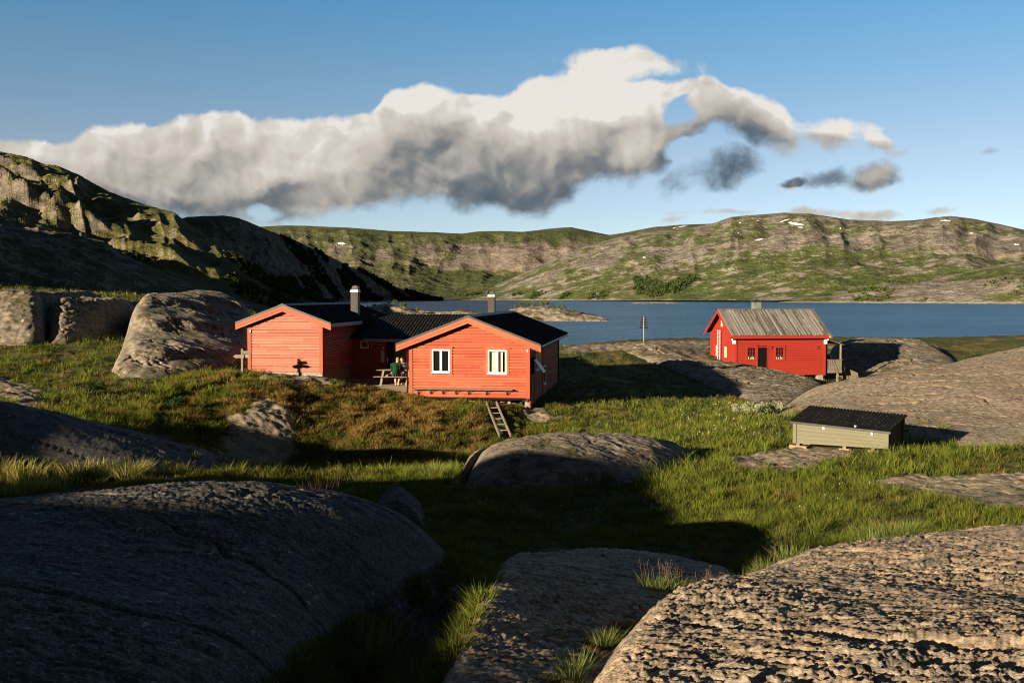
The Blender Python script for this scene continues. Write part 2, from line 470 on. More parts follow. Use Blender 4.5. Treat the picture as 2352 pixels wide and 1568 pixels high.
def ground_material():
    m, nt, setp, out, b = new_mat('heath and bare rock')
    p = nt.pos()
    rk = nt.attr('rock'); soil = nt.attr('soil')
    n0 = nt.noise(p, 0.35, 5, 0.6); n1 = nt.noise(p, 1.7, 6, 0.65); n2 = nt.noise(p, 11, 5, 0.7)
    g = nt.mix(nt.ss(n1, 0.3, 0.7), (0.035, 0.045, 0.012), (0.075, 0.085, 0.02))
    g = nt.mix(nt.ss(n0, 0.48, 0.66), g, (0.15, 0.105, 0.035))
    g = nt.mix(nt.math('MULTIPLY', nt.ss(n2, 0.5, 0.3), 0.7), g, (0.02, 0.016, 0.008))
    s = nt.mix(n2, (0.05, 0.032, 0.018), (0.16, 0.11, 0.065))
    g = nt.mix(soil, g, s)
    r = nt.mix(nt.ss(n1, 0.35, 0.7), (0.13, 0.11, 0.08), (0.27, 0.215, 0.15))
    r = nt.mix(nt.math('MULTIPLY', nt.ss(n2, 0.55, 0.8), 0.7), r, (0.40, 0.37, 0.32))
    r = nt.mix(nt.math('MULTIPLY', nt.ss(n2, 0.46, 0.25), 0.75), r, (0.04, 0.035, 0.03))
    v = nt.voro(p, 2.0); gate = nt.noise(p, 0.8, 3, 0.5)
    r = nt.mix(nt.math('MULTIPLY', nt.math('MULTIPLY', nt.ss(v, 0.16, 0.1), nt.ss(gate, 0.48, 0.6)), 0.6), r, (0.36, 0.36, 0.14))
    edge = nt.math('ADD', rk, nt.math('MULTIPLY', nt.math('SUBTRACT', n1, 0.5), 0.9))
    c = nt.mix(nt.ss(edge, 0.42, 0.58), g, r)
    h = nt.math('ADD', n1, nt.math('MULTIPLY', n2, 0.6))
    setp(Base_Color=c, Roughness=0.95, Specular_IOR_Level=0.1, Normal=nt.bump(h, 0.8, 0.08))
    return m
M_ground = ground_material()

def hill_material(name, grass=(0.06, 0.075, 0.02), grass2=(0.10, 0.095, 0.03), rock=(0.18, 0.155, 0.125), rock2=(0.09, 0.07, 0.058), s=0.01, steep=(0.86, 0.70), rockamt=0.55, spots=1.0):
    m, nt, setp, out, b = new_mat(name)
    p = nt.pos()
    g = nt.new('ShaderNodeNewGeometry')
    nz = nt.sep(g.outputs['True Normal'])[2]
    x, y, z = nt.sep(p)
    pz = nt.comb(x, y, nt.math('MULTIPLY', z, 2.2))
    n0 = nt.noise(pz, s * 0.6, 6, 0.6); n1 = nt.noise(pz, s * 3.2, 7, 0.65); n2 = nt.noise(pz, s * 15, 4, 0.7)
    gr = nt.mix(nt.ss(n0, 0.35, 0.65), grass, grass2)
    gr = nt.mix(nt.math('MULTIPLY', nt.ss(n1, 0.52, 0.35), 0.65), gr, (0.032, 0.036, 0.013))
    rc = nt.mix(nt.ss(n1, 0.35, 0.68), rock2, rock)
    rc = nt.mix(nt.math('MULTIPLY', nt.ss(n2, 0.55, 0.75), 0.5), rc, (0.34, 0.31, 0.27))
    st = nt.ss(nz, steep[0], steep[1])
    crag = nt.ss(nt.math('ADD', nt.math('MULTIPLY', n1, 0.6), nt.math('MULTIPLY', n0, 0.4)), 0.68 - 0.2 * rockamt, 0.76 - 0.2 * rockamt)
    rockm = nt.attr('rock')
    fac = nt.math('MAXIMUM', nt.math('MAXIMUM', st, nt.math('MULTIPLY', crag, 0.9)), rockm, clamp=True)
    fac = nt.ss(nt.math('ADD', fac, nt.math('MULTIPLY', nt.math('SUBTRACT', n2, 0.5), 0.7)), 0.3, 0.65)
    c = nt.mix(fac, gr, rc)
    if spots:
        v = nt.voro(pz, s * 9)
        c = nt.mix(nt.math('MULTIPLY', nt.math('MULTIPLY', nt.ss(v, 0.2, 0.12), nt.ss(n0, 0.45, 0.6)), 0.75 * spots), c, (0.33, 0.30, 0.25))
    c = nt.mix(nt.math('MULTIPLY', nt.ss(nt.math('ADD', z, nt.math('MULTIPLY', n1, 4.0)), 5.2, 3.6), 0.8), c, (0.30, 0.25, 0.19))
    h = nt.math('ADD', nt.math('MULTIPLY', n1, 1.0), nt.math('MULTIPLY', n2, 0.4))
    setp(Base_Color=c, Roughness=0.95, Specular_IOR_Level=0.1, Normal=nt.bump(h, 0.9, 0.16 / s))
    return m
M_hill_far = hill_material('far fell', grass=(0.060, 0.074, 0.026), grass2=(0.09, 0.09, 0.038), s=0.008, rockamt=0.6)
M_hill_right = hill_material('sunlit fell', grass=(0.070, 0.090, 0.026), grass2=(0.105, 0.108, 0.042), rock=(0.235, 0.21, 0.175), rock2=(0.115, 0.098, 0.082), s=0.009, rockamt=0.95)
M_hill_left = hill_material('craggy hillside', grass=(0.085, 0.088, 0.022), grass2=(0.12, 0.105, 0.035), rock=(0.25, 0.21, 0.165), rock2=(0.10, 0.085, 0.065), s=0.04, rockamt=0.6, steep=(0.80, 0.62))
M_hill_shade = hill_material('wooded hillside', grass=(0.06, 0.068, 0.018), grass2=(0.085, 0.08, 0.026), rock=(0.30, 0.25, 0.19), s=0.022, rockamt=0.45, steep=(0.78, 0.6))

M_hill_near = hill_material('bedrock slope', grass=(0.055, 0.058, 0.016), grass2=(0.085, 0.072, 0.025), rock=(0.19, 0.16, 0.12), rock2=(0.085, 0.072, 0.056), s=0.11, rockamt=1.0)

# ------------------------------------------------------------------ the ground: one height sheet
GC = [  # view pixel and distance of points on the ground
(900,1540,9.0),(1000,1300,14),(1100,1220,18),(1050,1150,21),
(1300,1225,18.5),(1500,1215,18.5),(1700,1215,17.5),(1900,1190,18),(2150,1170,18.5),(2340,1190,17),
(1500,1130,22),(1560,1060,27),(1700,1080,25),(1900,1100,24.5),(2150,1085,25.5),(2340,1075,26),
(1850,1038,29.6),(2050,1045,27.6),(2200,1015,31),(2340,1010,32),
(1600,1000,33),(1700,960,38),(1780,940,42),(1650,935,45),(1500,945,43),(1400,965,41),(1300,965,41),(1250,945,42.5),
(1000,1100,25),(800,1110,23),(700,1085,26),(600,1090,25),(850,1055,34.5),(1000,1060,34),(1100,1040,37),(1060,1000,38.5),(1170,1000,39.4),
(1000,960,40),(1100,937,41.5),(1140,985,40.0),(1110,960,40.2),(1000,925,42.6),(900,908,43.5),(850,960,39.2),(850,1000,37),(940,940,41.2),
(640,1060,34.5),(560,1060,33),(500,1030,33),(640,990,35.8),(600,935,37),(640,900,40),(700,900,41),(640,866,43),(750,872,43.6),(560,862,43.5),
(500,880,40),(480,930,38),(450,1000,33.5),(740,950,39.2),(740,1010,36.6),
(400,900,38.5),(300,880,40),(250,920,36),(150,860,41),(50,820,44),(10,900,36),(300,980,30.5),(150,940,33),(200,760,52),(260,720,60),(310,680,70),
(60,680,62),(200,674,72),(450,690,75),(560,712,75),(520,740,62),(560,830,47.5),(500,850,44.5),
(400,1095,20.5),(200,1110,20),(50,1125,19.5),(-150,1125,19),
(1480,794,75),(1400,803,74),(1300,812,70),(1560,820,72),(1600,838,69),(1690,838,69.2),(1745,850,69),(1800,860,68.6),(1840,868,67.5),(1870,882,63),(1900,885,68),(1950,880,70),
(1700,900,56),(1600,890,58),(1450,880,58),(1350,870,58),(1300,900,50),(1850,920,52),(1800,930,48),
(1300,797,95),(1450,782,98),(1620,779,98),(1620,802,85),(2000,850,78),(2000,788,90),(2150,803,88),(2300,793,92),(2180,848,72),(2500,780,90),(2220,812,88),
]
GW = [(-2,62,5.2),(-12,62,6.3),(-5,85,5),(-12,85,5.5),(-9,50,5.75),(-4,50,5.4),(-3,55,5.3),(-11,48,6.3),(-6.5,46.5,5.5),
(-40,130,-1),(-20,125,-1.5),(0,135,-1.5),(25,140,-1.5),(60,140,-1.5),(100,140,-2),(-20,105,3),(10,115,4),(40,118,4.0),(80,118,4),
(0,200,-6),(100,200,-6),(-60,200,-6),(200,200,-6),(-150,150,0),
(0,2,7.2),(4,6,6.9),(-4,5,6.6),(8,8,6.6),(3,12,6.2),(-3,10,6.4),(12,14,6.2),(-10,10,6.9),(-12,18,6.6),(-20,25,6.9),(-25,35,6.9),(-30,10,7.2),(-15,-5,8),(0,-15,8),(20,-5,8),
(25,10,7),(30,25,6),(40,40,6),(50,60,5),(60,80,5),(-40,50,8.8),(-50,70,12),(-60,20,9),(0,-60,9),(60,-40,9),(-60,-40,11),(0.0,8,6.8),(-0.4,6,6.9),(0.1,12,6.3)]
_gp = [tuple(P(a, b, d)) for a, b, d in GC] + GW
_gt = TPS(_gp, 0.002)
def G0(x, y): return _gt(x, y)
def Gdet(x, y):
    d = np.hypot(x, y)
    a = np.clip(d / 40, 0.25, 1.0) * sstep(200 - d, 0, 40)
    bank = np.exp(-(((x + 5) / 6.0) ** 2 + ((y - 38) / 3.5) ** 2))
    return a * ((0.16 + 0.22 * bank) * fbm(x * 0.45, y * 0.45, 3, seed=11) + (0.10 + 0.10 * bank) * fbm(x * 1.6, y * 1.6, 3, seed=31))
def G(x, y):
    x = np.asarray(x, float); y = np.asarray(y, float)
    return G0(x, y) + Gdet(x, y)
def gz(x, y): return float(G(np.array([x]), np.array([y]))[0])
def ghit(px, py, lo=3.0, hi=200.0):        # where the line of sight through a view pixel meets the ground
    Y = np.geomspace(lo, hi, 900)
    d = view_dir(px, py)
    k = Y / d.y
    dz = CAMZ + d.z * k - G(d.x * k, Y)
    below = np.nonzero(dz < 0)[0]
    i = below[0] if len(below) else len(Y) - 1
    return d.x * k[i], Y[i]
def gpoly(pts): return [ghit(a, b, c) if len(t) == 3 else ghit(a, b) for t in pts for (a, b, c) in [t if len(t) == 3 else (*t, 3.0)]]
ROCKPOLY = [gpoly([(a, b, lo) for a, b in q]) for lo, q in [
    (25, [(455,1040),(520,985),(570,935),(600,915),(640,930),(680,985),(700,1035),(660,1062),(560,1066)]),
    (40, [(1440,802),(1480,793),(1560,815),(1640,845),(1700,856),(1880,885),(1840,930),(1800,940),(1740,925),(1690,900),(1620,870),(1540,835)]),
    (60, [(1290,812),(1300,800),(1420,788),(1500,782),(1625,784),(1625,830),(1560,814),(1440,802)]),
    (20, [(1675,1050),(1830,1030),(1960,1042),(1900,1060),(1800,1086),(1700,1078)]),
    (15, [(1960,1112),(2100,1092),(2400,1085),(2400,1175),(2250,1160),(2100,1132)]),
    (60, [(1900,797),(1960,786),(2060,788),(2150,822),(2180,850),(2000,862)]),
    (36, [(1185,950),(1195,928),(1250,940),(1290,962),(1230,972)]),
    (38, [(585,872),(640,860),(760,868),(850,884),(760,888),(660,882)]),
    (25, [(-20,860),(60,888),(112,930),(60,938),(-20,890)]),
    (38, [(330,690),(560,720),(600,760),(480,740),(360,720)])]]
PATHPOLY = [gpoly([(a, b, lo) for a, b in q]) for lo, q in [
    (25, [(560,862),(480,885),(420,900),(385,920),(372,945),(352,975),(345,1005),(362,1005),(378,975),(395,945),(430,915),(500,893),(565,876)]),
    (15, [(2160,1015),(2240,988),(2352,985),(2352,1020),(2240,1035)]),
    (20, [(1050,1085),(1075,1062),(1090,1085),(1075,1120),(1045,1125)])]]
def rockw(x, y):
    w = np.zeros(np.shape(x)); w[:] = -9.0
    for q in ROCKPOLY: w = np.maximum(w, poly_dist(x, y, q))
    sc = np.clip(np.hypot(x, y) / 30, 0.4, 2.0)
    return sstep(w / sc + 0.5 * fbm(x * 1.1, y * 1.1, 3, seed=77), -0.5, 0.5)
def soilw(x, y):
    w = np.zeros(np.shape(x)); w[:] = -9.0
    for q in PATHPOLY: w = np.maximum(w, poly_dist(x, y, q))
    return sstep(w + 0.25 * fbm(x * 1.5, y * 1.5, 2, seed=78), -0.25, 0.2)

th = np.concatenate([np.arange(-180, -45, 2.0), np.arange(-45, -31, 0.4), np.arange(-31, 31, 0.085), np.arange(31, 45, 0.4), np.arange(45, 180.1, 2.0)])
rr = np.concatenate([np.linspace(0.3, 3, 10, endpoint=False), np.concatenate([np.geomspace(3, 24, 270, endpoint=False), np.geomspace(24, 48, 330, endpoint=False), np.geomspace(48, 215, 200)])])
T, R = np.meshgrid(np.radians(th), rr)
X, Y = R * np.sin(T), R * np.cos(T)
Z = G(X, Y)
rkv = rockw(X, Y)
Z = Z + rkv * (0.09 * ridged(X * 0.9, Y * 1.4, 5, gain=0.62, seed=5) + 0.06 * fbm(X * 3.1, Y * 4.5, 4, gain=0.6, seed=6)) * np.clip(R / 25, 0.3, 1.3)
slv = soilw(X, Y)
Z = Z - 0.16 * slv
V = np.stack([X, Y, Z], -1).reshape(-1, 3)
me = raw_mesh('ground', V, grid_faces(*X.shape), M_ground, attrs={'rock': rkv.ravel(), 'soil': slv.ravel()})
tag(link('ground', me), kind='structure')

# ------------------------------------------------------------------ rock outcrops
ROCKFN = []
def outcrop(name, label, ctrl, rim, mat, dth=0.07, ratio=1.004, amp=0.02, freq=(3.0, 9.0), ang=-0.16, lump=0.10, lumpf=0.5, sink=0.4, cat='rock', extra=(), cracks=0.0, kind=None, step=0.0, w=0.5, pw=2.2, face=0.0, up=0.0):
    cp = [tuple(c[1:4]) if c[0] == 'w' else ((c[1] - CX) / FP * c[2], c[2], c[3]) if c[0] == 'b' else tuple(P(*c)) for c in ctrl] + list(extra)
    cp = [(p_[0], p_[1], p_[2] + up) for p_ in cp]
    rp = []
    for c in rim:
        if c[0] == 'w': x, y = c[1], c[2]
        else: q = P(*c); x, y = q.x, q.y
        rp.append((x, y))
    rz = G(np.array([a for a, _ in rp]), np.array([b for _, b in rp])) - sink
    f0 = TPS(cp, 0.003); zlo = min(c[2] for c in cp) - 0.5; zhi = max(c[2] for c in cp) + 0.04
    def f(x, y):
        g = G(x, y) - sink
        t = np.clip(poly_dist(x, y, rp) / w, 0, 1)
        return g + (np.clip(f0(x, y), zlo, zhi) - g) * (1 - (1 - t) ** pw) ** (1 / pw)
    px = np.array([a for a, _ in rp]); py = np.array([b for _, b in rp])
    tt = np.degrees(np.arctan2(px, py)); dd = np.hypot(px, py)
    tl = np.arange(tt.min() - 0.3, tt.max() + 0.3, dth)
    rl = np.geomspace(max(0.25, dd.min() * 0.97), dd.max() * 1.03, int(math.log(dd.max() * 1.03 / max(0.25, dd.min() * 0.97)) / math.log(ratio)) + 2)
    T, R = np.meshgrid(np.radians(tl), rl)
    X, Y = R * np.sin(T), R * np.cos(T)
    pd = poly_dist(X, Y, rp)
    keep = pd > -0.02 * w
    Z = np.zeros(X.shape)
    Z[keep] = f(X[keep], Y[keep])
    c, s = math.cos(ang), math.sin(ang)
    U = (X * c + Y * s); W_ = (-X * s + Y * c)
    wx = 0.25 * fbm(X * 1.2, Y * 1.2, 2, seed=3)
    det = lump * fbm(X * lumpf, Y * lumpf, 3, seed=21)
    if amp:
        n1 = fbm((U + wx) * freq[0], (W_ + wx) * freq[1], 4, gain=0.55, seed=41)
        n2 = fbm((U) * freq[0] * 2.7, (W_ + 0.3 * wx) * freq[1] * 2.3, 3, gain=0.6, seed=51)
        pit = -np.maximum(0, 0.12 - np.abs(gnoise((U + 2 * wx) * freq[0] * 0.8, W_ * freq[1] * 0.7, 61))) * 3.0 * sstep(fbm(X * 0.8, Y * 0.8, 2, seed=71), -0.2, 0.3)
        mod = 0.55 + 0.6 * sstep(fbm(X * 0.35, Y * 0.35, 2, seed=81), -0.4, 0.4)
        q = n1 * 3.2 + 0.35 * n2
        led = (np.floor(q) + sstep(q - np.floor(q), 0.15, 0.6)) / 3.2
        n3 = fbm(U * freq[0] * 9, W_ * freq[1] * 6, 2, gain=0.6, seed=57)
        det = det + amp * mod * (0.55 * n1 + 0.55 * led + 1.0 * n2 + 0.45 * n3 + 0.9 * pit)
    if cracks:
        cr = np.abs(gnoise(U * 0.22 + wx, W_ * 0.5 + 5, 91))
        det = det - cracks * sstep(cr, 0.035, 0.0)
    edge = sstep(pd, 0, w)
    Z = Z + det * edge
    if step:                                    # ledges: the joints of the bedding
        q = Z / step
        q = q + 0.5 * fbm(X * 0.35, Y * 0.35, 3, seed=95) + 0.12 * X
        Z = Z + 0.5 * step * (np.floor(q) + sstep(q - np.floor(q), 0.3, 0.7) - q) * edge
    if face:                                    # relief along the normal, for steep faces
        gx_ = np.stack([np.gradient(X, axis=1), np.gradient(Y, axis=1), np.gradient(Z, axis=1)], -1)
        gy_ = np.stack([np.gradient(X, axis=0), np.gradient(Y, axis=0), np.gradient(Z, axis=0)], -1)
        N_ = np.cross(gx_, gy_); N_ /= np.linalg.norm(N_, axis=-1, keepdims=True) + 1e-12
        N_ *= np.sign(N_[..., 2:3] + 1e-9)
        st_ = sstep(1 - N_[..., 2], 0.05, 0.5) * edge
        dd_ = face * (0.8 * ridged(U * 0.9 + 0.4 * Z, Z * 1.7 + 0.3 * U, 5, gain=0.6, seed=33) + 0.7 * fbm(U * 4.0, Z * 5.5, 4, gain=0.6, seed=35)) * st_
        X = X + N_[..., 0] * dd_; Y = Y + N_[..., 1] * dd_; Z = Z + N_[..., 2] * dd_
    F = grid_faces(*X.shape, keep)
    V, F, _ = compact(np.stack([X, Y, Z], -1).reshape(-1, 3), F)
    cen = np.array([V[:, 0].mean(), V[:, 1].mean(), V[:, 2].min()])
    me = raw_mesh(name, V - cen, F, mat)
    o = link(name, me, loc=cen)
    if kind: tag(o, kind=kind)
    else: tag(o, label, cat)
    poly = list(rp)
    ROCKFN.append((poly, f))
    return o

outcrop('rock_outcrop', 'large sunlit pitted grey brown rock filling the right foreground', [
    (1330,1560,4.6),(1400,1495,5.2),(1480,1405,6.2),(1560,1350,7),(1640,1312,7.8),(1750,1290,8.5),(1900,1246,10),(2100,1223,11),(2352,1208,11.5),(2600,1195,12),
    (1900,1500,5),(1900,1350,7.2),(2300,1500,5),(2300,1350,7.5),(1650,1450,5.6),(1600,1560,4.6),(2100,1290,8.6),('w',0.6,1.0,8.4),('w',2,1,8.5),('w',4,3,8.45),('w',0.75,2.6,8.33),('w',-0.2,0.2,8.3),('b',1640,8.7,7.3),('b',1900,11.3,6.95),('b',2352,13.0,6.75),('b',2100,12.3,6.85)],
    [('w',-0.8,-0.6),('w',-0.3,1.2),('w',-0.1,2.6),('w',0.1,3.8),(1235,1560,4.9),(1310,1495,5.7),(1395,1405,6.7),(1490,1345,7.7),(1590,1303,8.8),(1740,1275,10.2),(1900,1240,11.6),(2100,1218,13),(2352,1205,13.8),(2620,1192,14.5),
     ('w',11,9),('w',9,3),('w',6,-1.5),('w',2,-2)],
    M_rock_near, dth=0.055, ratio=1.0035, amp=0.037, freq=(3.1, 13.0), ang=-0.16, lump=0.05, lumpf=0.8, w=0.45, cracks=0.06, sink=0.5)
outcrop('rock_outcrop', 'rounded half shaded rock slab in the middle foreground left of the mossy crack', [
    (1000,1568,4.9),(1060,1450,6),(1120,1370,7.3),(1160,1305,9),(1200,1268,11),(1280,1256,12.2),(1400,1262,12.4),(1480,1272,12.0),(1600,1302,10.6),
    (1200,1450,6.0),(1200,1350,7.6),(1280,1405,6.9),(1340,1455,6.5),(1300,1500,5.6),(1250,1450,6.2),(1150,1568,4.85),(1300,1350,8.4),(1250,1300,9.6),(1430,1350,8.8),(1400,1440,7.2),(1450,1300,10.4),(1600,1350,9.4),(1500,1440,7.6),('w',-0.2,3.0,8.2),('w',-0.3,1.8,8.25),('w',0.4,3.6,8.1),
    ('b',1280,13.2,6.6),('b',1400,13.4,6.6),('b',1190,12.2,6.7),('b',1500,13,6.6)], 
    [('w',-0.9,1.0),('w',-0.62,3.0),(905,1568,5.1),(975,1450,6.3),(1045,1360,7.9),(1090,1300,9.7),(1140,1260,12),(1260,1247,13.5),(1400,1252,13.8),(1520,1264,13.2),(1720,1290,11.2),
     (1760,1340,9.4),(1680,1410,7.6),(1600,1470,6.4),(1540,1540,5.4),('w',0.75,3.6),('w',0.6,1.2)],
    M_rock_near, dth=0.055, ratio=1.0035, amp=0.034, freq=(2.8, 14.0), ang=-0.14, lump=0.03, lumpf=1.0, w=0.38, cracks=0.05, sink=0.45)
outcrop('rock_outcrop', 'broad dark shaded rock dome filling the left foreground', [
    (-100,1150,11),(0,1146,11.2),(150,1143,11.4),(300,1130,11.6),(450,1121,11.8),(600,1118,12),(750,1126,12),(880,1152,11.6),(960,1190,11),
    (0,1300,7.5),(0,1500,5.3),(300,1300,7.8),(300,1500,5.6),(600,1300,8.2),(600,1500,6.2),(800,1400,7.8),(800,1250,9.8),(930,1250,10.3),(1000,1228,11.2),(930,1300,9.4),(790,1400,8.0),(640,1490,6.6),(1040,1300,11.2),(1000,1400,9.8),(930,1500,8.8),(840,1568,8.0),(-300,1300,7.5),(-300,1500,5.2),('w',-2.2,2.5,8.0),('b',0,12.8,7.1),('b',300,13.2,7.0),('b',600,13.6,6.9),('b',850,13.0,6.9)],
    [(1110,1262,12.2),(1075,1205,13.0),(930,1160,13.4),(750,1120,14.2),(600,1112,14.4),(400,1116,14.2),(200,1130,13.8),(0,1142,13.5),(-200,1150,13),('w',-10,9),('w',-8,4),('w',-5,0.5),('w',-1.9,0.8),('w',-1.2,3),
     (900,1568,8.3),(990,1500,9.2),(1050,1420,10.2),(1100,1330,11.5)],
    M_rock_shaded, dth=0.06, ratio=1.004, amp=0.028, freq=(2.2, 7.0), ang=-0.2, lump=0.05, lumpf=0.6, w=0.9, pw=2.0, cracks=0.05, sink=0.3)
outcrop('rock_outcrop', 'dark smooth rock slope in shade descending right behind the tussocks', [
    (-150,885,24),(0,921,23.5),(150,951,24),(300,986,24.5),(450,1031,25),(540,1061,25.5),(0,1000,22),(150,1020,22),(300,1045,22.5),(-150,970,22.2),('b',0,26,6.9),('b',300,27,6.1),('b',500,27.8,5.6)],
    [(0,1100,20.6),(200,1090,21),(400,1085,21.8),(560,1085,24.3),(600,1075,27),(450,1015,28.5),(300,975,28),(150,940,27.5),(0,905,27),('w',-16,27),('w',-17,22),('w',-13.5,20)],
    M_rock_shaded, dth=0.07, ratio=1.004, amp=0.03, freq=(1.2, 4.5), lump=0.12, lumpf=0.35, w=1.6, cracks=0.08, sink=0.3)
outcrop('boulder', 'big humped boulder with sunlit top and shaded face in the middle hollow', [
    (1085,1082,23.5),(1100,1047,24),(1180,1006,25.5),(1280,992,26.5),(1400,992,27),(1480,1003,27),(1560,1018,27.3),(1150,1100,23.3),(1250,1050,23.8),(1400,1060,23.6),
    (1250,1130,22.8),(1400,1130,22.8),(1480,1080,24.3),(1330,1020,25.0),('b',1180,27.8,5.6),('b',1300,29.3,5.7),('b',1480,29,5.6)],
    [(1075,1190,21.9),(1250,1205,21.5),(1420,1190,22),(1520,1110,24.4),(1620,1030,28),(1520,1000,30),(1300,985,30.5),(1150,1000,28.5),(1075,1060,25.2),(1062,1110,23.4)],
    M_rock_left, dth=0.06, ratio=1.0022, amp=0.05, freq=(1.2, 4.0), lump=0.12, lumpf=0.6, w=1.0, face=0.08, sink=0.3)
outcrop('boulder', 'small reddish boulder leaning on the left side of the big humped boulder', [
    (1068,1075,24.2),(1095,1042,25.0),(1115,1032,25.6)], [(1052,1105,23.8),(1090,1115,23.4),(1130,1060,24.6),(1150,1020,26.2),(1105,1026,26.6),(1062,1056,25.4)],
    M_rock_mid, dth=0.05, ratio=1.002, amp=0.03, freq=(2.0, 5.0), lump=0.05, lumpf=1.0, w=0.5, sink=0.25)
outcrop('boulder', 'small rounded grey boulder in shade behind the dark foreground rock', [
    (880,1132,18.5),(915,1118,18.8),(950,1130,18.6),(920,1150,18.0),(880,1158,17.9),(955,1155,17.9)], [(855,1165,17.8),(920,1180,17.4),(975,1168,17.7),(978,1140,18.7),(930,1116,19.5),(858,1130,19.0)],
    M_rock_shaded, dth=0.05, ratio=1.003, amp=0.02, freq=(3.0, 6.0), lump=0.04, lumpf=1.5, w=0.5, sink=0.25)
outcrop('rock_outcrop', 'long pale sunlit rock dome rising to the right behind the storage box', [
    (1800,930,40),(1850,894,44),(1950,881,46),(2050,867,48),(2150,842,50),(2250,822,51),(2352,797,52),(2500,772,53),(1850,960,36.5),(2000,920,39),(2150,920,37.5),
    (2300,900,38),(2300,980,33.5),(2100,975,33),(1950,960,34.5),(2500,900,38),('b',1850,47.5,5.0),('b',1950,50,5.2),('b',2100,53,5.6),('b',2250,55,6.0),('b',2400,57,6.6),('b',1800,44,4.9)],
    [(1785,1003,33.5),(1900,1000,32.5),(2050,1012,30.8),(2200,1010,31),(2352,1015,31.5),(2620,1000,33),('w',42,42),('w',40,60),('w',30,59),('w',20,55),('w',14.2,51.5),('w',10.7,44)],
    M_rock_mid, dth=0.07, ratio=1.0025, amp=0.035, freq=(0.8, 2.6), lump=0.14, lumpf=0.35, w=2.5, cracks=0.16, sink=0.4)
outcrop('rock_outcrop', 'upright lichen covered rock wall at the left edge behind the grassy slope', [
    (-100,670,49),(0,673,49),(60,674,49.2),(95,680,49.6),(0,740,47.3),(60,742,47.4),(0,790,46.6),(70,786,46.7),(-100,750,47.3)],
    [(-120,812,46.0),(0,808,46.1),(70,802,46.4),(104,792,47.4),(112,700,50.5),(100,668,58),('w',-26,64),('w',-40,62),('w',-40,46)],
    M_rock_left, dth=0.06, ratio=1.0012, amp=0.06, freq=(0.9, 1.8), ang=1.2, lump=0.2, lumpf=0.5, w=0.9, face=0.16, sink=0.4)
outcrop('rock_outcrop', 'rock wall with vertical joints between the left wall and the grassy gully', [
    (128,690,50.3),(170,690,51),(220,702,52),(260,716,53.5),(140,740,48.5),(190,745,49.2),(230,750,51.0),(135,780,47.8),(290,705,56)],
    [(112,800,47.2),(160,795,47.7),(205,775,49.2),(245,752,51.8),(290,735,55),(315,700,60),('w',-26,66),('w',-28,64),(114,690,54),(110,740,49.5)],
    M_rock_left, dth=0.06, ratio=1.0012, amp=0.07, freq=(0.9, 1.8), ang=1.3, lump=0.25, lumpf=0.7, w=0.9, face=0.18, sink=0.4, cracks=0.3)
outcrop('rock_outcrop', 'big jutting bedrock with a mossy ledge left of the signpost', [
    (335,680,54),(400,692,54),(480,722,54),(560,768,53),(300,755,47.6),(330,720,49),(420,745,49.3),(520,778,49.6),(420,778,47.3),(520,800,48),(290,792,45),(265,815,42.6),
    (300,800,43.6),(350,800,43.7),(450,810,44.7),(540,826,46.8),(280,850,41.3),(350,852,41.7),(440,848,43.0)],
    [(252,830,42.2),(268,868,40.7),(310,882,40.2),(380,874,40.9),(460,862,42.9),(565,838,46.3),(590,790,51.5),('w',-14,56),('w',-16,62),('w',-20,62),(305,690,57),(285,745,48.8),(262,792,44.2)],
    M_rock_left, dth=0.06, ratio=1.0012, amp=0.05, freq=(0.9, 2.6), ang=-0.25, lump=0.15, lumpf=0.6, w=1.2, face=0.14, step=0.9, sink=0.35, cracks=0.25)
outcrop('rock_outcrop', 'flat pale rock slab on the slope above the jutting bedrock', [
    (420,668,84),(470,672,84),(530,688,83),(570,706,82),(480,690,79),(400,678,80)],
    [(370,690,78),(450,704,76),(560,716,76),(600,712,82),(560,690,90),(470,664,92),(390,660,90)],
    M_rock_left, dth=0.07, ratio=1.0014, amp=0.06, freq=(0.7, 2.0), lump=0.2, lumpf=0.4, w=2.5, face=0.1, sink=0.3)
outcrop('boulder', 'lone pale boulder on the grass by the lake shore at far right', [(2130,797,86),(2143,795,86.2),(2155,797,86)], [(2124,803,85.6),(2160,804,85.6),(2163,800,86.6),(2142,796,87.2),(2122,799,86.5)],
    M_rock_mid, dth=0.03, ratio=1.0006, amp=0.02, freq=(2, 3), lump=0.03, lumpf=1.2, w=0.5, sink=0.2)

outcrop('rock_outcrop', 'long grey rock ridge sloping down from the daymark to the small red cabin', [
    (1440,800,74.5),(1480,795,74.6),(1560,819,71.3),(1600,837,68.5),(1690,839,68.7),(1745,851,68.4),(1800,861,67.9),(1840,869,66.8),(1870,883,62.5),(1850,916,52.2),(1800,931,48.6),(1740,916,50.8),(1690,896,55.3),(1640,871,60.3),(1560,836,67.0),(1750,880,60),(1800,900,56)],
    [(1420,806,73.5),(1540,845,66),(1630,880,58.5),(1690,905,53),(1740,926,49),(1800,941,46.8),(1850,935,48.5),(1880,900,57),(1895,884,64),(1860,868,68.6),(1745,846,69.6),(1690,834,70),(1600,830,70.6),(1500,790,77),(1430,793,77)],
    M_rock_left, dth=0.05, ratio=1.0012, amp=0.07, freq=(0.8, 2.0), ang=-0.5, lump=0.14, lumpf=0.4, w=1.2, up=0.16, sink=0.2, cracks=0.4)
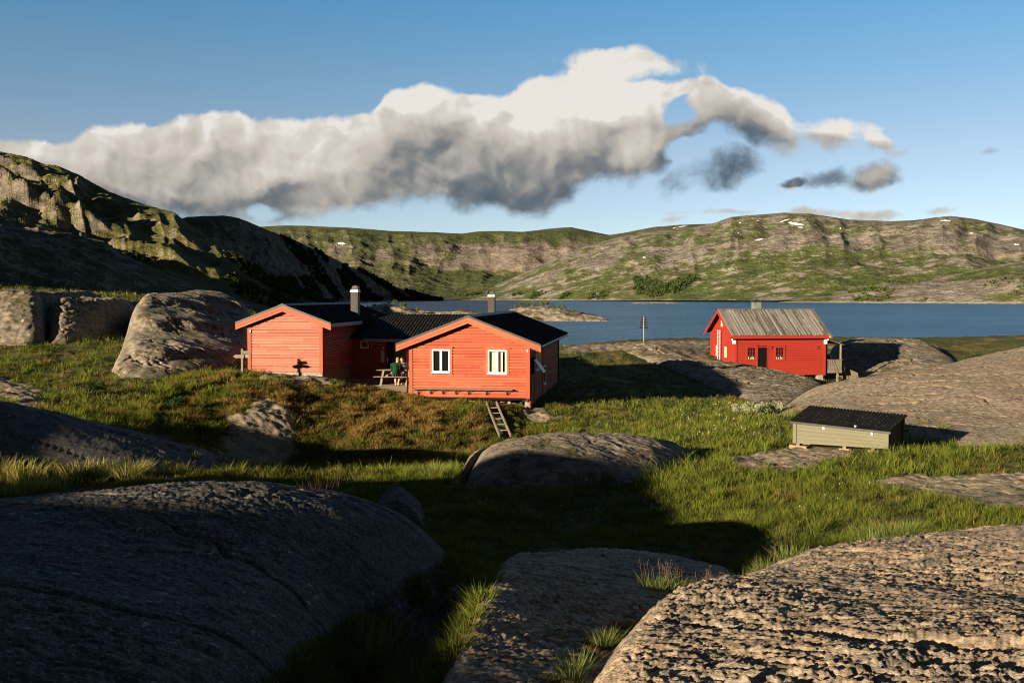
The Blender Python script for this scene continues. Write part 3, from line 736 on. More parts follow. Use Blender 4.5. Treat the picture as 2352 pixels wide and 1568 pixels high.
outcrop('rock_outcrop', 'bare rock hump behind the porch steps of the small red cabin', [
    (1930,800,81),(1960,787,84),(2060,790,84.5),(2120,803,82),(2160,828,79),(2180,848,75.5),(2050,835,77),(2000,852,75.5),(1950,850,75.5)],
    [(1905,800,84),(1905,860,74.5),(1990,868,73.5),(2100,858,74),(2200,858,74),(2195,835,80),(2140,800,86),(2060,786,89),(1950,783,89)],
    M_rock_left, dth=0.05, ratio=1.0012, amp=0.07, freq=(0.8, 2.0), lump=0.18, lumpf=0.4, w=1.6, up=0.2, sink=0.2, cracks=0.3)

# hill outside the frame on the left, whose crest throws the foreground into shade
CU = [(-60, 5.8), (-42, 5.6), (-36, 6.0), (-33, 6.6), (-27, 8.2), (0, 7.4), (-2, 8.0), (4, 6.6), (8, 6.0), (20, 5.0)]
for bx_, by_, bd_, dw in [(1320,1560,4.6,-0.30),(1400,1495,5.2,-0.18),(1290,1400,6.8,-0.16),(1110,1375,7.2,-0.16),(1200,1345,7.7,-0.16),(1970,1250,14,-0.05),(500,1150,11.2,-0.16),(1560,1120,22.5,-0.1),(1480,1060,25,-0.08),(1230,1035,24.5,0.0),
                          (400,1090,21,-0.35),(100,1110,20,-0.35),(850,1066,34.8,0.2),(660,1072,34,0.2),(800,1100,25,0.25),(450,1031,25,0.08),(150,951,24,0.12),(0,930,23.5,0.15)]:
    q = P(bx_, by_, bd_)
    CU.append((q.x * LY - q.y * LX, q.z + (q.x * LX + q.y * LY) * TE + dw))
CU.sort()
uu = np.arange(-60, 20.01, 0.35)
S0 = -17.0
cz = np.interp(uu, [a for a, _ in CU], [b for _, b in CU]) - S0 * TE
sv = np.concatenate([np.linspace(-34, -1, 18), np.linspace(-0.8, 0.8, 5), np.linspace(1.5, 10, 10)])
UU, SS = np.meshgrid(uu, sv)
CZ = np.interp(UU, uu, cz)
X = (S0 + SS) * LX + UU * LY; Y = (S0 + SS) * LY - UU * LX
gr = G(X, Y)
fall = np.where(SS < 0, 1 - np.abs(SS) / 50, 1 - sstep(SS, 0.0, 10.5) * 1.15)
Z = gr + (CZ - gr) * fall + 0.3 * fbm(X * 0.3, Y * 0.3, 3, seed=8) * sstep(np.abs(SS), 0.3, 4)
me = raw_mesh('hillside', np.stack([X, Y, Z], -1).reshape(-1, 3), grid_faces(*X.shape), M_rock_left)
tag(link('hillside', me), kind='structure')

# ------------------------------------------------------------------ hills, lake, islands
HILLS = {}
def hill(name, ridge, base, prof, mat, px0, px1, dpx=2.0, rows=200, amp=0.04, f0=0.004, ridge_amp=0.25, back=0.6, gully=0.0, seed=100, zbase=-2.0, rockband=None, terr=0.0, prof2=None, wfun=None):
    px = np.arange(px0, px1 + dpx, dpx)
    rp = np.array(ridge, float); bp = np.array(base, float)
    ry = np.interp(px, rp[:, 0], rp[:, 1]); rd = np.interp(px, rp[:, 0], rp[:, 2]); bd = np.interp(px, bp[:, 0], bp[:, 1])
    u = (CY - ry) / FP
    k = (px - CX) / FP
    cyv = math.cos(PITCH) + u * math.sin(PITCH); czv = -math.sin(PITCH) + u * math.cos(PITCH)
    zr = CAMZ + czv / cyv * rd
    s = np.concatenate([np.linspace(0, 1, rows), 1 + back * np.linspace(0.02, 1, 14)])
    S, RD = np.meshgrid(s, rd, indexing='ij')
    BD = np.broadcast_to(bd, S.shape); ZR = np.broadcast_to(zr, S.shape)
    D = BD + (RD - BD) * S
    X = np.broadcast_to(k, S.shape) * D / np.broadcast_to(cyv, S.shape); Y = D
    wob = fbm(X * f0 * 1.3, Y * f0 * 1.3, 3, seed=seed + 7)
    s2 = np.clip(S + 0.10 * wob * sstep(S, 0, 0.2) * sstep(1 - S, 0, 0.15), 0, 1)
    pf = np.interp(s2, [a for a, _ in prof], [b for _, b in prof])
    if prof2 is not None:
        wv_ = np.clip(wfun(np.broadcast_to(px, S.shape)) + 0.5 * fbm(X * f0 * 1.1, Y * f0 * 0.5, 3, seed=seed + 9), 0, 1)
        pf = pf * (1 - wv_) + np.interp(s2, [a for a, _ in prof2], [b for _, b in prof2]) * wv_
    pf = np.where(S > 1, 1 - 0.5 * (S - 1) ** 1.2, pf)
    H = np.maximum(ZR - zbase, 1)
    env = sstep(S, 0.0, 0.12) * (ridge_amp + (1 - ridge_amp) * sstep(np.abs(1 - S), 0.0, 0.25))
    n = 0.6 * fbm(X * f0, Y * f0, 7, gain=0.60, seed=seed) + 0.5 * ridged(X * f0 * 1.7, Y * f0 * 1.7, 6, gain=0.62, seed=seed + 20)
    Z = zbase + H * pf + H * amp * n * env
    if gully:
        kk = np.broadcast_to(k, S.shape)
        gg = fbm(kk * 26 + 0.3 * wob, S * 0.8, 3, seed=seed + 40)
        Z = Z + H * gully * (-np.abs(gg)) * sstep(S, 0.1, 0.5) * sstep(1 - S, 0, 0.2)
    if terr:
        q = Z / terr + 0.8 * wob
        Z = Z * 0.45 + 0.55 * terr * (np.floor(q) + sstep(q - np.floor(q), 0.55, 0.95) - 0.8 * wob)
    rk = np.zeros(S.shape)
    if rockband is not None: rk = rockband(S, s2, np.broadcast_to(px, S.shape), X, Y)
    me = raw_mesh(name, np.stack([X, Y, Z], -1).reshape(-1, 3), grid_faces(*X.shape), mat, attrs={'rock': rk.ravel()})
    o = tag(link(name, me), kind='structure')
    HILLS[name] = (X, Y, Z, px, s)
    return o
hill('near_hill', [(-500,430,300),(-200,480,240),(0,521,195),(140,536,172),(240,556,152),(300,592,138),(400,640,124),(480,670,114),(560,692,112),(620,704,110),(700,712,108)],
     [(-500,56),(0,58),(150,66),(300,74),(400,80),(480,86),(560,92),(700,98)], [(0,0.2),(0.25,0.5),(0.35,0.55),(0.6,0.8),(0.8,0.9),(1,1)], M_hill_near, -500, 690, 2.0, 220, amp=0.17, f0=0.028, ridge_amp=0.2, zbase=5.0, seed=140, gully=0.06)
hill('left_hill', [(-600,200,1400),(-200,320,1050),(0,349,880),(60,362,820),(120,386,760),(180,402,705),(250,441,635),(330,470,560),(400,488,490),(430,512,455),(520,570,410),(620,640,395),(760,690,385)],
     [(-600,180),(0,190),(300,210),(500,260),(620,300),(760,330)], [(0,0.05),(0.2,0.22),(0.35,0.36),(0.42,0.5),(0.6,0.62),(0.68,0.75),(1,1)], M_hill_left, -600, 760, 2.0, 260, amp=0.05, f0=0.019, ridge_amp=0.25, zbase=0.0, seed=160, gully=0.08)
hill('shore_hill', [(200,500,1150),(380,515,1180),(430,499,1200),(470,496,1230),(510,496,1260),(550,501,1300),(600,523,1380),(700,562,1550),(760,590,1680),(800,611,1760),(850,632,1830),(900,656,1900),(960,676,1970),(1000,687,2010),(1032,692,2040)],
     [(200,700),(500,820),(600,950),(700,1250),(800,1600),(900,1800),(1000,1960),(1032,2000)], [(0,0.02),(0.2,0.18),(0.45,0.4),(0.55,0.58),(0.8,0.8),(1,1)], M_hill_shade, 200, 1032, 1.5, 200, amp=0.20, f0=0.0065, ridge_amp=0.10, zbase=-1.0, seed=180, gully=0.12)
def band3(S, s2, px, X, Y):
    b = sstep(s2, 0.50, 0.56) * sstep(s2, 0.80, 0.70)
    return np.clip(b * (0.25 + 1.1 * fbm(px * 0.02, S * 3, 3, seed=301) + 0.5 * sstep(px, 900, 1050)), 0, 1)
hill('plateau', [(500,515,3600),(600,521,3600),(650,518,3600),(700,519,3600),(800,523,3600),(900,531,3600),(1000,534,3600),(1060,537,3600),(1100,532,3600),(1150,531,3600),(1200,533,3500),(1300,530,3500),(1400,541,3400),(1500,545,3300),(1700,545,3200)],
     [(500,2450),(900,2500),(1000,2540),(1100,2540),(1300,2450),(1700,2200)], [(0,0.02),(0.25,0.14),(0.45,0.27),(0.53,0.36),(0.56,0.5),(0.62,0.66),(0.75,0.8),(0.85,0.9),(1,1)], M_hill_far, 500, 1700, 1.5, 220, amp=0.08, f0=0.0032, ridge_amp=0.12, seed=200, gully=0.09, rockband=band3, prof2=[(0,0.02),(0.2,0.15),(0.4,0.33),(0.6,0.58),(0.8,0.82),(1,1)], wfun=lambda p: 1 - sstep(p, 850, 1050) * (1 - sstep(p, 1330, 1450)))
hill('far_knoll', [(1080,545,4700),(1150,538,4700),(1210,532,4700),(1260,526,4700),(1310,522,4700),(1350,530,4700),(1400,540,4700),(1440,534,4700),(1500,522,4700),(1560,517,4700),(1640,514,4700),(1700,510,4700),(1800,520,4700)],
     [(1080,4000),(1800,4000)], [(0,0.4),(0.5,0.7),(0.7,0.9),(1,1)], M_hill_far, 1080, 1800, 2.0, 60, amp=0.05, f0=0.003, ridge_amp=0.2, seed=220)
def band4(S, s2, px, X, Y):
    b = sstep(s2, 0.36, 0.44) * sstep(s2, 0.70, 0.58)
    hi = sstep(s2, 0.5, 0.85) * 0.85
    return np.clip(b * (0.55 + 0.9 * fbm(px * 0.012, S * 3, 3, seed=302)) + hi * (0.6 + fbm(px * 0.03, S * 9, 3, seed=303)), 0, 1)
hill('fell', [(1050,680,2750),(1150,650,2800),(1250,606,2850),(1340,568,2900),(1440,538,3000),(1520,529,3000),(1600,522,3000),(1640,512,3000),(1680,498,3000),(1740,493,3000),(1800,489,3000),(1860,491,3000),(1950,505,3000),(2050,508,3000),(2100,506,2950),(2150,499,2900),
              (2190,497,2900),(2230,502,2900),(2300,516,2900),(2352,528,2900),(2450,540,2900),(2700,540,2900),(2900,560,2900)],
     [(1050,2520),(1200,2400),(1500,1900),(1700,1700),(1900,1520),(2100,1420),(2352,1290),(2900,1100)], [(0,0.02),(0.06,0.06),(0.28,0.27),(0.38,0.37),(0.43,0.50),(0.50,0.58),(0.58,0.63),(0.64,0.72),(0.85,0.88),(1,1)], M_hill_right, 1050, 2900, 1.5, 260, amp=0.085, f0=0.0036, ridge_amp=0.10, seed=240, gully=0.09, rockband=band4, prof2=[(0,0.02),(0.1,0.10),(0.3,0.30),(0.5,0.52),(0.75,0.78),(1,1)], wfun=lambda p: 0.35 + 0.4 * (1 - sstep(p, 1400, 1600)))
def band5(S, s2, px, X, Y): return np.clip(0.55 + 0.9 * fbm(X * 0.006, Y * 0.006, 3, seed=305), 0, 1) * sstep(px, 1840, 1950)
hill('shore_bluff', [(1780,693,1700),(1850,676,1750),(1920,660,1750),(2000,646,1750),(2100,638,1750),(2200,626,1700),(2300,608,1700),(2352,600,1700),(2600,585,1650),(2900,590,1600)],
     [(1780,1600),(1900,1500),(2100,1400),(2352,1270),(2900,1080)], [(0,0.03),(0.08,0.2),(0.25,0.5),(0.4,0.6),(0.7,0.85),(1,1)], M_hill_right, 1780, 2900, 1.5, 120, amp=0.09, f0=0.012, ridge_amp=0.3, seed=260, gully=0.12, rockband=band5)

def water_material():
    m, nt, setp, out, b = new_mat('lake water')
    p = nt.pos()
    x, y, z = nt.sep(p)
    q = nt.comb(x, nt.math('MULTIPLY', y, 0.75), 0)
    w1 = nt.noise(q, 0.55, 3, 0.6); w2 = nt.noise(q, 0.09, 2, 0.5); w3 = nt.noise(q, 2.0, 2, 0.6)
    h = nt.math('ADD', nt.math('ADD', nt.math('MULTIPLY', w1, 1.0), nt.math('MULTIPLY', w2, 2.0)), nt.math('MULTIPLY', w3, 0.3))
    big = nt.noise(nt.comb(nt.math('MULTIPLY', x, 0.35), y, 0), 0.012, 4, 0.6)
    setp(Base_Color=nt.mix(nt.ss(big, 0.3, 0.7), (0.008, 0.045, 0.10), (0.018, 0.085, 0.17)), Roughness=0.3, IOR=1.33, Specular_IOR_Level=nt.ss(big, 0.3, 0.7, 0.22, 0.34), Normal=nt.bump(h, 1.0, 1.6))
    return m
M_water = water_material()
me = raw_mesh('lake', [(-9000, 60, 0), (9000, 60, 0), (9000, 9000, 0), (-9000, 9000, 0)], [[0, 1, 2, 3]], M_water, smooth=False)
tag(link('lake', me), kind='structure')
me = raw_mesh('lake_bed', [(-12000, -3000, -9), (12000, -3000, -9), (12000, 12000, -9), (-12000, 12000, -9)], [[0, 1, 2, 3]], M_ground, smooth=False)
tag(link('lake_bed', me), kind='structure')

M_island = rock_material('islet rock', base=(0.30, 0.25, 0.18), tan=(0.34, 0.27, 0.19), sc=0.12, bump=0.8, bd=0.4, lichen=0.0, yellow=0.0, moss=1.0)
ISL = {}
def island(name, px0, px1, D, depth, prof, seed):
    x0, x1 = (px0 - CX) / FP * D, (px1 - CX) / FP * D
    nx, ny = 240, 90
    X, Y = np.meshgrid(np.linspace(x0, x1, nx), np.linspace(D - depth, D + depth, ny))
    t = (X - x0) / (x1 - x0); v = (Y - D) / depth
    h = np.interp(t, [a for a, _ in prof], [b for _, b in prof])
    w = 0.25 * fbm(X * 0.08, Y * 0.08, 3, seed=seed)
    e = np.clip(1 - np.abs(v + w) ** 1.6, -0.3, 1)
    Z = h * e + (0.6 * fbm(X * 0.12, Y * 0.12, 4, seed=seed + 1) + 0.9 * ridged(X * 0.09, Y * 0.12, 4, seed=seed + 2)) * 0.55 * sstep(e, 0, 0.5) * np.clip(h, 0, 1.5)
    Z = Z - 0.5 * (e < 0.05)
    cen = np.array([(x0 + x1) / 2, D, 0.0])
    me = raw_mesh(name, np.stack([X, Y, Z], -1).reshape(-1, 3) - cen, grid_faces(*X.shape), M_island)
    tag(link(name, me, loc=cen), kind='structure')
    ISL[px0] = (X, Y, Z)
island('islet', 1158, 1390, 425, 26, [(0,0.0),(0.05,3.6),(0.18,5.2),(0.40,5.2),(0.58,4.0),(0.72,2.9),(0.88,1.9),(0.97,0.9),(1,-0.5)], 400)
island('islet', 800, 1160, 410, 22, [(0,3.5),(0.12,5.0),(0.24,6.4),(0.32,5.9),(0.42,4.2),(0.55,3.0),(0.65,3.2),(0.78,3.6),(0.9,2.2),(1,-0.4)], 420)
island('islet', 1440, 1585, 1340, 25, [(0,-0.3),(0.15,1.4),(0.4,1.8),(0.7,1.3),(1,-0.3)], 440)

# ------------------------------------------------------------------ building helpers
class MB:
    def __init__(self): self.v = []; self.f = []
    def add(self, vs_, fs):
        b = len(self.v)
        self.v += [tuple(v) for v in vs_]
        self.f += [tuple(i + b for i in f) for f in fs]
        return self
    def quad(self, a, b, c, d): return self.add([a, b, c, d], [(0, 1, 2, 3)])
    def hexa(self, p):                     # p: four bottom points, four top points, same order
        return self.add(p, [(3, 2, 1, 0), (4, 5, 6, 7), (0, 1, 5, 4), (1, 2, 6, 5), (2, 3, 7, 6), (3, 0, 4, 7)])
    def box(self, x0, x1, y0, y1, z0, z1):
        return self.hexa([(x0, y0, z0), (x1, y0, z0), (x1, y1, z0), (x0, y1, z0), (x0, y0, z1), (x1, y0, z1), (x1, y1, z1), (x0, y1, z1)])
    def bar(self, a, b, w, h, up=(0, 0, 1)):
        a = Vector(a); b = Vector(b); d = (b - a).normalized(); up = Vector(up)
        s = d.cross(up)
        if s.length < 1e-4: s = d.cross(Vector((1, 0, 0)))
        s.normalize(); u = s.cross(d).normalized()
        s *= w / 2; u *= h / 2
        return self.hexa([a - s - u, a + s - u, b + s - u, b - s - u, a - s + u, a + s + u, b + s + u, b - s + u])
    def tube(self, pts, r, n=8, cap=True):
        pts = [Vector(p) for p in pts]
        rs = r if isinstance(r, (list, tuple)) else [r] * len(pts)
        rings = []
        ref = Vector((0.13, 0.31, 0.94))
        for i, p in enumerate(pts):
            d = (pts[min(i + 1, len(pts) - 1)] - pts[max(i - 1, 0)]).normalized()
            if abs(d.dot(ref)) > 0.97: ref = Vector((1, 0.1, 0))
            s = d.cross(ref).normalized(); u = s.cross(d)
            rings.append([p + (s * math.cos(t) + u * math.sin(t)) * rs[i] for t in [2 * math.pi * k / n for k in range(n)]])
        vs_ = [q for rg in rings for q in rg]
        fs = [(i * n + k, i * n + (k + 1) % n, (i + 1) * n + (k + 1) % n, (i + 1) * n + k) for i in range(len(pts) - 1) for k in range(n)]
        if cap:
            fs.append(tuple(range(n - 1, -1, -1))); fs.append(tuple((len(pts) - 1) * n + k for k in range(n)))
        return self.add(vs_, fs)
    def ball(self, c, r, n=10, m=7):
        rx, ry, rz = r if isinstance(r, (list, tuple)) else (r, r, r)
        vs_ = [(c[0], c[1], c[2] - rz)]
        for j in range(1, m):
            t = -math.pi / 2 + math.pi * j / m
            vs_ += [(c[0] + rx * math.cos(t) * math.cos(2 * math.pi * k / n), c[1] + ry * math.cos(t) * math.sin(2 * math.pi * k / n), c[2] + rz * math.sin(t)) for k in range(n)]
        vs_.append((c[0], c[1], c[2] + rz))
        L = len(vs_) - 1
        fs = [(0, 1 + (k + 1) % n, 1 + k) for k in range(n)] + [(L, L - n + k, L - n + (k + 1) % n) for k in range(n)]
        for j in range(m - 2):
            fs += [(1 + j * n + k, 1 + j * n + (k + 1) % n, 1 + (j + 1) * n + (k + 1) % n, 1 + (j + 1) * n + k) for k in range(n)]
        return self.add(vs_, fs)
    def mesh(self, name, mat, smooth=False):
        me = bpy.data.meshes.new(name)
        me.from_pydata([tuple(v) for v in self.v], [], self.f)
        if smooth: me.polygons.foreach_set('use_smooth', [True] * len(me.polygons))
        me.materials.append(mat)
        me.update()
        return me
    def build(self, name, mat, parent=None, smooth=False, loc=None, bevel=0.0, label=None):
        o = link(name, self.mesh(name, mat, smooth), parent, loc)
        if bevel:
            md = o.modifiers.new('bevel', 'BEVEL'); md.width = bevel; md.segments = 1; md.limit_method = 'ANGLE'
        if label: o['label'] = label
        return o

def wood_paint(name, col, col2, knot, axis='x', board=0.12, rough=0.65, contrast=1.0):
    """painted or weathered wood; grain runs along the local x (or z) axis, tone changes from board to board"""
    m, nt, setp, out, b = new_mat(name)
    oc = nt.new('ShaderNodeTexCoord').outputs['Object']
    x, y, z = nt.sep(oc)
    u, v = {'x': (nt.math('ADD', x, nt.math('MULTIPLY', y, 0.83)), z), 'z': (z, nt.math('ADD', x, nt.math('MULTIPLY', y, 0.83))), 'y': (y, x)}[axis]
    row = nt.math('FLOOR', nt.math('DIVIDE', v, board))
    wn = nt.new('ShaderNodeTexWhiteNoise', noise_dimensions='2D')
    piece = nt.math('FLOOR', nt.math('DIVIDE', nt.math('ADD', u, nt.math('MULTIPLY', row, 1.37)), 2.4))
    nt.put(wn.inputs['Vector'], nt.comb(row, piece, 0))
    tone = wn.outputs[0]
    g = nt.noise(nt.comb(nt.math('MULTIPLY', u, 1.2), nt.math('MULTIPLY', v, 18.0), nt.math('MULTIPLY', row, 3.1)), 2.2, 5, 0.65, 0.6)
    blot = nt.noise(nt.comb(u, v, row), 2.6, 4, 0.6)
    kn = nt.voro(nt.comb(nt.math('MULTIPLY', u, 1.0), nt.math('MULTIPLY', v, 1.6), 0), 3.6)
    c = nt.mix(nt.math('MULTIPLY', nt.ss(tone, 0.0, 1.0), 0.75 * contrast), col, col2)
    c = nt.mix(nt.math('MULTIPLY', nt.ss(g, 0.45, 0.75), 0.5 * contrast), c, col2)
    c = nt.mix(nt.math('MULTIPLY', nt.ss(blot, 0.55, 0.8), 0.5 * contrast), c, knot)
    c = nt.mix(nt.math('MULTIPLY', nt.ss(kn, 0.11, 0.05), 0.55 * contrast), c, knot)
    setp(Base_Color=c, Roughness=rough, Specular_IOR_Level=0.2, Normal=nt.bump(g, 0.25, 0.004))
    return m
def plain(name, col, rough=0.5, metal=0.0, spec=0.3, var=0.25, sc=6.0, bump=0.0):
    m, nt, setp, out, b = new_mat(name)
    oc = nt.new('ShaderNodeTexCoord').outputs['Object']
    n = nt.noise(oc, sc, 5, 0.65)
    dk = tuple(c * (1 - var) for c in col); lt = tuple(min(1, c * (1 + var)) for c in col)
    c = nt.mix(nt.ss(n, 0.3, 0.7), dk, lt)
    kw = dict(Base_Color=c, Roughness=nt.math('ADD', rough - 0.06, nt.math('MULTIPLY', n, 0.12)), Metallic=metal, Specular_IOR_Level=spec)
    if bump: kw['Normal'] = nt.bump(n, 0.5, bump)
    setp(**kw)
    return m
M_red = wood_paint('red painted siding', (0.25, 0.040, 0.017), (0.35, 0.078, 0.037), (0.44, 0.14, 0.08), contrast=1.25)
M_redz = wood_paint('red painted boards', (0.29, 0.048, 0.020), (0.33, 0.064, 0.028), (0.40, 0.11, 0.058), axis='z', board=0.4)
M_red_faded = wood_paint('faded red siding', (0.25, 0.072, 0.043), (0.33, 0.12, 0.08), (0.41, 0.18, 0.13), contrast=1.3)
M_red_deep = wood_paint('deep red siding', (0.225, 0.020, 0.012), (0.25, 0.024, 0.014), (0.27, 0.03, 0.018), contrast=0.6)
M_roof = plain('black corrugated roof sheet', (0.012, 0.0115, 0.011), 0.75, 0.0, 0.05, 0.3, 3.0)
M_roof_edge = plain('dark roof edge', (0.035, 0.034, 0.03), 0.5, 0.0, 0.3)
M_white = plain('white window paint', (0.80, 0.80, 0.78), 0.45, 0, 0.4, 0.05)
M_glass_dark, nt, setp, *_ = new_mat('dark window glass')
setp(Base_Color=(0.006, 0.007, 0.009), Roughness=0.06, Specular_IOR_Level=0.5)
M_dark = plain('dark interior', (0.01, 0.009, 0.008), 0.9, 0, 0.0)
M_cream = plain('cream curtain', (0.75, 0.66, 0.44), 0.9, 0, 0.1, 0.1)
M_steel = plain('weathered sheet steel', (0.026, 0.022, 0.017), 0.5, 0.1, 0.25, 0.35, 4.0, 0.01)
M_zinc = plain('zinc flashing', (0.26, 0.27, 0.28), 0.45, 0.5, 0.5, 0.2, 5.0, 0.004)
M_black = plain('black painted metal', (0.015, 0.015, 0.015), 0.4, 0.0, 0.4)
M_concrete = plain('rough concrete', (0.20, 0.185, 0.155), 0.9, 0, 0.1, 0.3, 9.0, 0.01)
M_green = wood_paint('green painted boards', (0.045, 0.16, 0.05), (0.055, 0.185, 0.06), (0.07, 0.2, 0.075), axis='z', board=0.1, contrast=0.5)
M_green_dark = plain('dark green door paint', (0.012, 0.022, 0.014), 0.5)
M_wood = wood_paint('weathered grey wood', (0.125, 0.102, 0.075), (0.165, 0.138, 0.104), (0.08, 0.065, 0.048), board=0.14, rough=0.85)
M_deck = wood_paint('deck boards', (0.26, 0.21, 0.15), (0.32, 0.26, 0.19), (0.18, 0.14, 0.10), board=0.12, rough=0.85)
M_roofwood = wood_paint('silvered roof boards', (0.055, 0.05, 0.047), (0.215, 0.198, 0.18), (0.28, 0.262, 0.24), axis='y', board=0.115, rough=0.9, contrast=1.25)
M_boxwood = wood_paint('greenish stained boards', (0.105, 0.10, 0.066), (0.13, 0.12, 0.078), (0.18, 0.145, 0.085), board=0.15, rough=0.8, contrast=0.7)
M_plastic_white = plain('white plastic', (0.75, 0.73, 0.68), 0.4, 0, 0.4, 0.05)
M_pine = wood_paint('pale timber', (0.20, 0.145, 0.095), (0.24, 0.18, 0.12), (0.14, 0.10, 0.065), board=0.2, rough=0.8)
M_yellow = plain('yellow paint', (0.75, 0.48, 0.03), 0.45, 0, 0.4, 0.1)
M_copper = plain('reddish copper pipe', (0.55, 0.22, 0.12), 0.45, 0.4, 0.4, 0.25)
M_alu = plain('bare aluminium', (0.72, 0.72, 0.72), 0.35, 0.6, 0.5, 0.1)

def siding(mb, lim, z0, z1, pitch, to, openings=(), lip=0.026, groove=0.03):
    """lapped boards; lim(z) -> (left, right); to(a, n, z) maps along-wall, outward, height to local space; openings (a0, a1, z0, z1)"""
    n = max(1, round((z1 - z0) / pitch)); h = (z1 - z0) / n
    for i in range(n):
        b, t = z0 + i * h, z0 + (i + 1) * h
        (l0, r0), (l1, r1) = lim(b), lim(t - 1e-4)
        l, r = min(l0, l1) if False else max(l0, l1), min(r0, r1)
        segs = [(l0, r0, l1, r1)]
        cuts = sorted([(a0, a1) for a0, a1, c0, c1 in openings if c0 < t - 0.02 and c1 > b + 0.02])
        if cuts:
            segs = []; cur0, cur1 = l0, l1
            for a0, a1 in cuts:
                if a0 > cur0 + 0.01: segs.append((cur0, a0, cur1, a0))
                cur0 = cur1 = a1
            if r0 > cur0 + 0.01: segs.append((cur0, r0, cur1, r1))
        for (a, c, a2, c2) in segs:
            if c - a < 0.02: continue
            if c2 < a2: a2 = c2 = (a2 + c2) / 2
            o = lip * (0.9 + 0.2 * random.random())
            g_ = min(groove, 0.3 * h)
            mb.quad(to(a, o, b + g_), to(c, o, b + g_), to(c2, o - 0.006, t), to(a2, o - 0.006, t))
            mb.quad(to(a, -0.03, b), to(c, -0.03, b), to(c, -0.03, b + g_), to(a, -0.03, b + g_))
            mb.quad(to(a, -0.03, b + g_), to(c, -0.03, b + g_), to(c, o, b + g_), to(a, o, b + g_))
            mb.quad(to(a2, o - 0.006, t), to(c2, o - 0.006, t), to(c2, -0.03, t), to(a2, -0.03, t))
def corrugated(mb, a, b, c, d, waves, h, thick=0.05, per=4):
    """sheet roof: a-b is the eave, d-c the ridge; waves run from eave to ridge"""
    a, b, c, d = map(Vector, (a, b, c, d))
    n = (b - a).cross(d - a).normalized()
    if n.z < 0: n = -n
    m = waves * per
    lo = []; hi = []
    for i in range(m + 1):
        t = i / m
        o = n * (h * math.sin(2 * math.pi * i / per) if per > 2 else 0)
        lo.append(a.lerp(b, t) + o); hi.append(d.lerp(c, t) + o)
    vs_ = lo + hi; k = m + 1
    fs = [(i, i + 1, k + i + 1, k + i) for i in range(m)]
    mb.add(vs_, fs)
    u = [p - n * thick for p in (a, b, c, d)]
    t = [p - n * (h * 1.05 + 0.004) for p in (a, b, c, d)]
    mb.hexa([u[0], u[1], u[2], u[3], t[0], t[1], t[2], t[3]])
class Frame:
    def __init__(self, px, py, D, yaw):
        self.o = P(px, py, D); self.yaw = yaw
        self.r = Vector((math.cos(yaw), -math.sin(yaw), 0)); self.d = Vector((math.sin(yaw), math.cos(yaw), 0))
    def world(self, x, y, z): return self.o + self.r * x + self.d * y + Vector((0, 0, z))
    def at(self, px, py, y=0.0):           # local point of the plane y = const seen at a view pixel
        v = view_dir(px, py); q = Vector((0, 0, CAMZ)) - self.o
        k = (y - q.dot(self.d)) / v.dot(self.d)
        p = q + v * k
        return p.dot(self.r), p.z
    def side(self, px, py, x):             # local point of the plane x = const
        v = view_dir(px, py); q = Vector((0, 0, CAMZ)) - self.o
        k = (x - q.dot(self.r)) / v.dot(self.r)
        p = q + v * k
        return p.dot(self.d), p.z
    def gnd(self, x, y):
        w = self.world(x, y, 0); return gz(w.x, w.y) - self.o.z

def window(parent, x0, x1, z0, z1, y, lights=2, fw=0.05, mat=None, curtain=None, casing=None, sill=True, name='window', cap=True, to=None):
    mat = mat or M_white
    W_ = MB(); e = 0.035
    W_.box(x0, x1, y - e, y + 0.03, z0, z0 + fw).box(x0, x1, y - e, y + 0.03, z1 - fw, z1)
    W_.box(x0, x0 + fw, y - e, y + 0.03, z0 + fw, z1 - fw).box(x1 - fw, x1, y - e, y + 0.03, z0 + fw, z1 - fw)
    for i in range(1, lights):
        xm = x0 + (x1 - x0) * i / lights
        W_.box(xm - fw * 0.75, xm + fw * 0.75, y - e + 0.006, y + 0.03, z0 + fw, z1 - fw)
    if sill: W_.box(x0 - 0.015, x1 + 0.015, y - e - 0.04, y - e + 0.002, z0 - 0.035, z0 + 0.01)
    w = W_.build(name, mat, parent)
    MB().box(x0 + fw, x1 - fw, y + 0.031, y + 0.037, z0 + fw, z1 - fw).build('pane', M_glass_dark if not curtain else M_glass, w)
    MB().box(x0 + 0.02, x1 - 0.02, y + 0.22, y + 0.25, z0, z1).build('interior', M_dark if not curtain else M_dark, w)
    if curtain:
        cb = MB()
        for (a, b) in curtain:
            m_ = 8
            for i in range(m_):
                xa = x0 + (x1 - x0) * (a + (b - a) * i / m_); xb = x0 + (x1 - x0) * (a + (b - a) * (i + 1) / m_)
                ya = y + 0.09 + 0.015 * (i % 2); yb = y + 0.09 + 0.015 * ((i + 1) % 2)
                cb.quad((xa, ya, z0 + 0.02), (xb, yb, z0 + 0.02), (xb, yb, z1 - 0.02), (xa, ya, z1 - 0.02))
        cb.build('curtain', M_cream, w)
    if casing:
        c = MB(); cw = 0.10
        c.box(x0 - cw, x0, y - 0.045, y + 0.01, z0 - 0.06, z1 + 0.0).box(x1, x1 + cw, y - 0.045, y + 0.01, z0 - 0.06, z1 + 0.0)
        c.box(x0 - cw, x1 + cw, y - 0.045, y + 0.01, z1, z1 + 0.07)
        if cap: c.box(x0 - cw - 0.03, x1 + cw + 0.05, y - 0.085, y + 0.01, z1 + 0.07, z1 + 0.105)
        c.build('casing', casing, w)
    return w
M_glass, nt, setp, gout, gb = new_mat('window glass')
tr = nt.new('ShaderNodeBsdfTransparent'); gl = nt.new('ShaderNodeBsdfGlossy'); gl.inputs['Roughness'].default_value = 0.04
mx = nt.new('ShaderNodeMixShader'); mx.inputs[0].default_value = 0.10
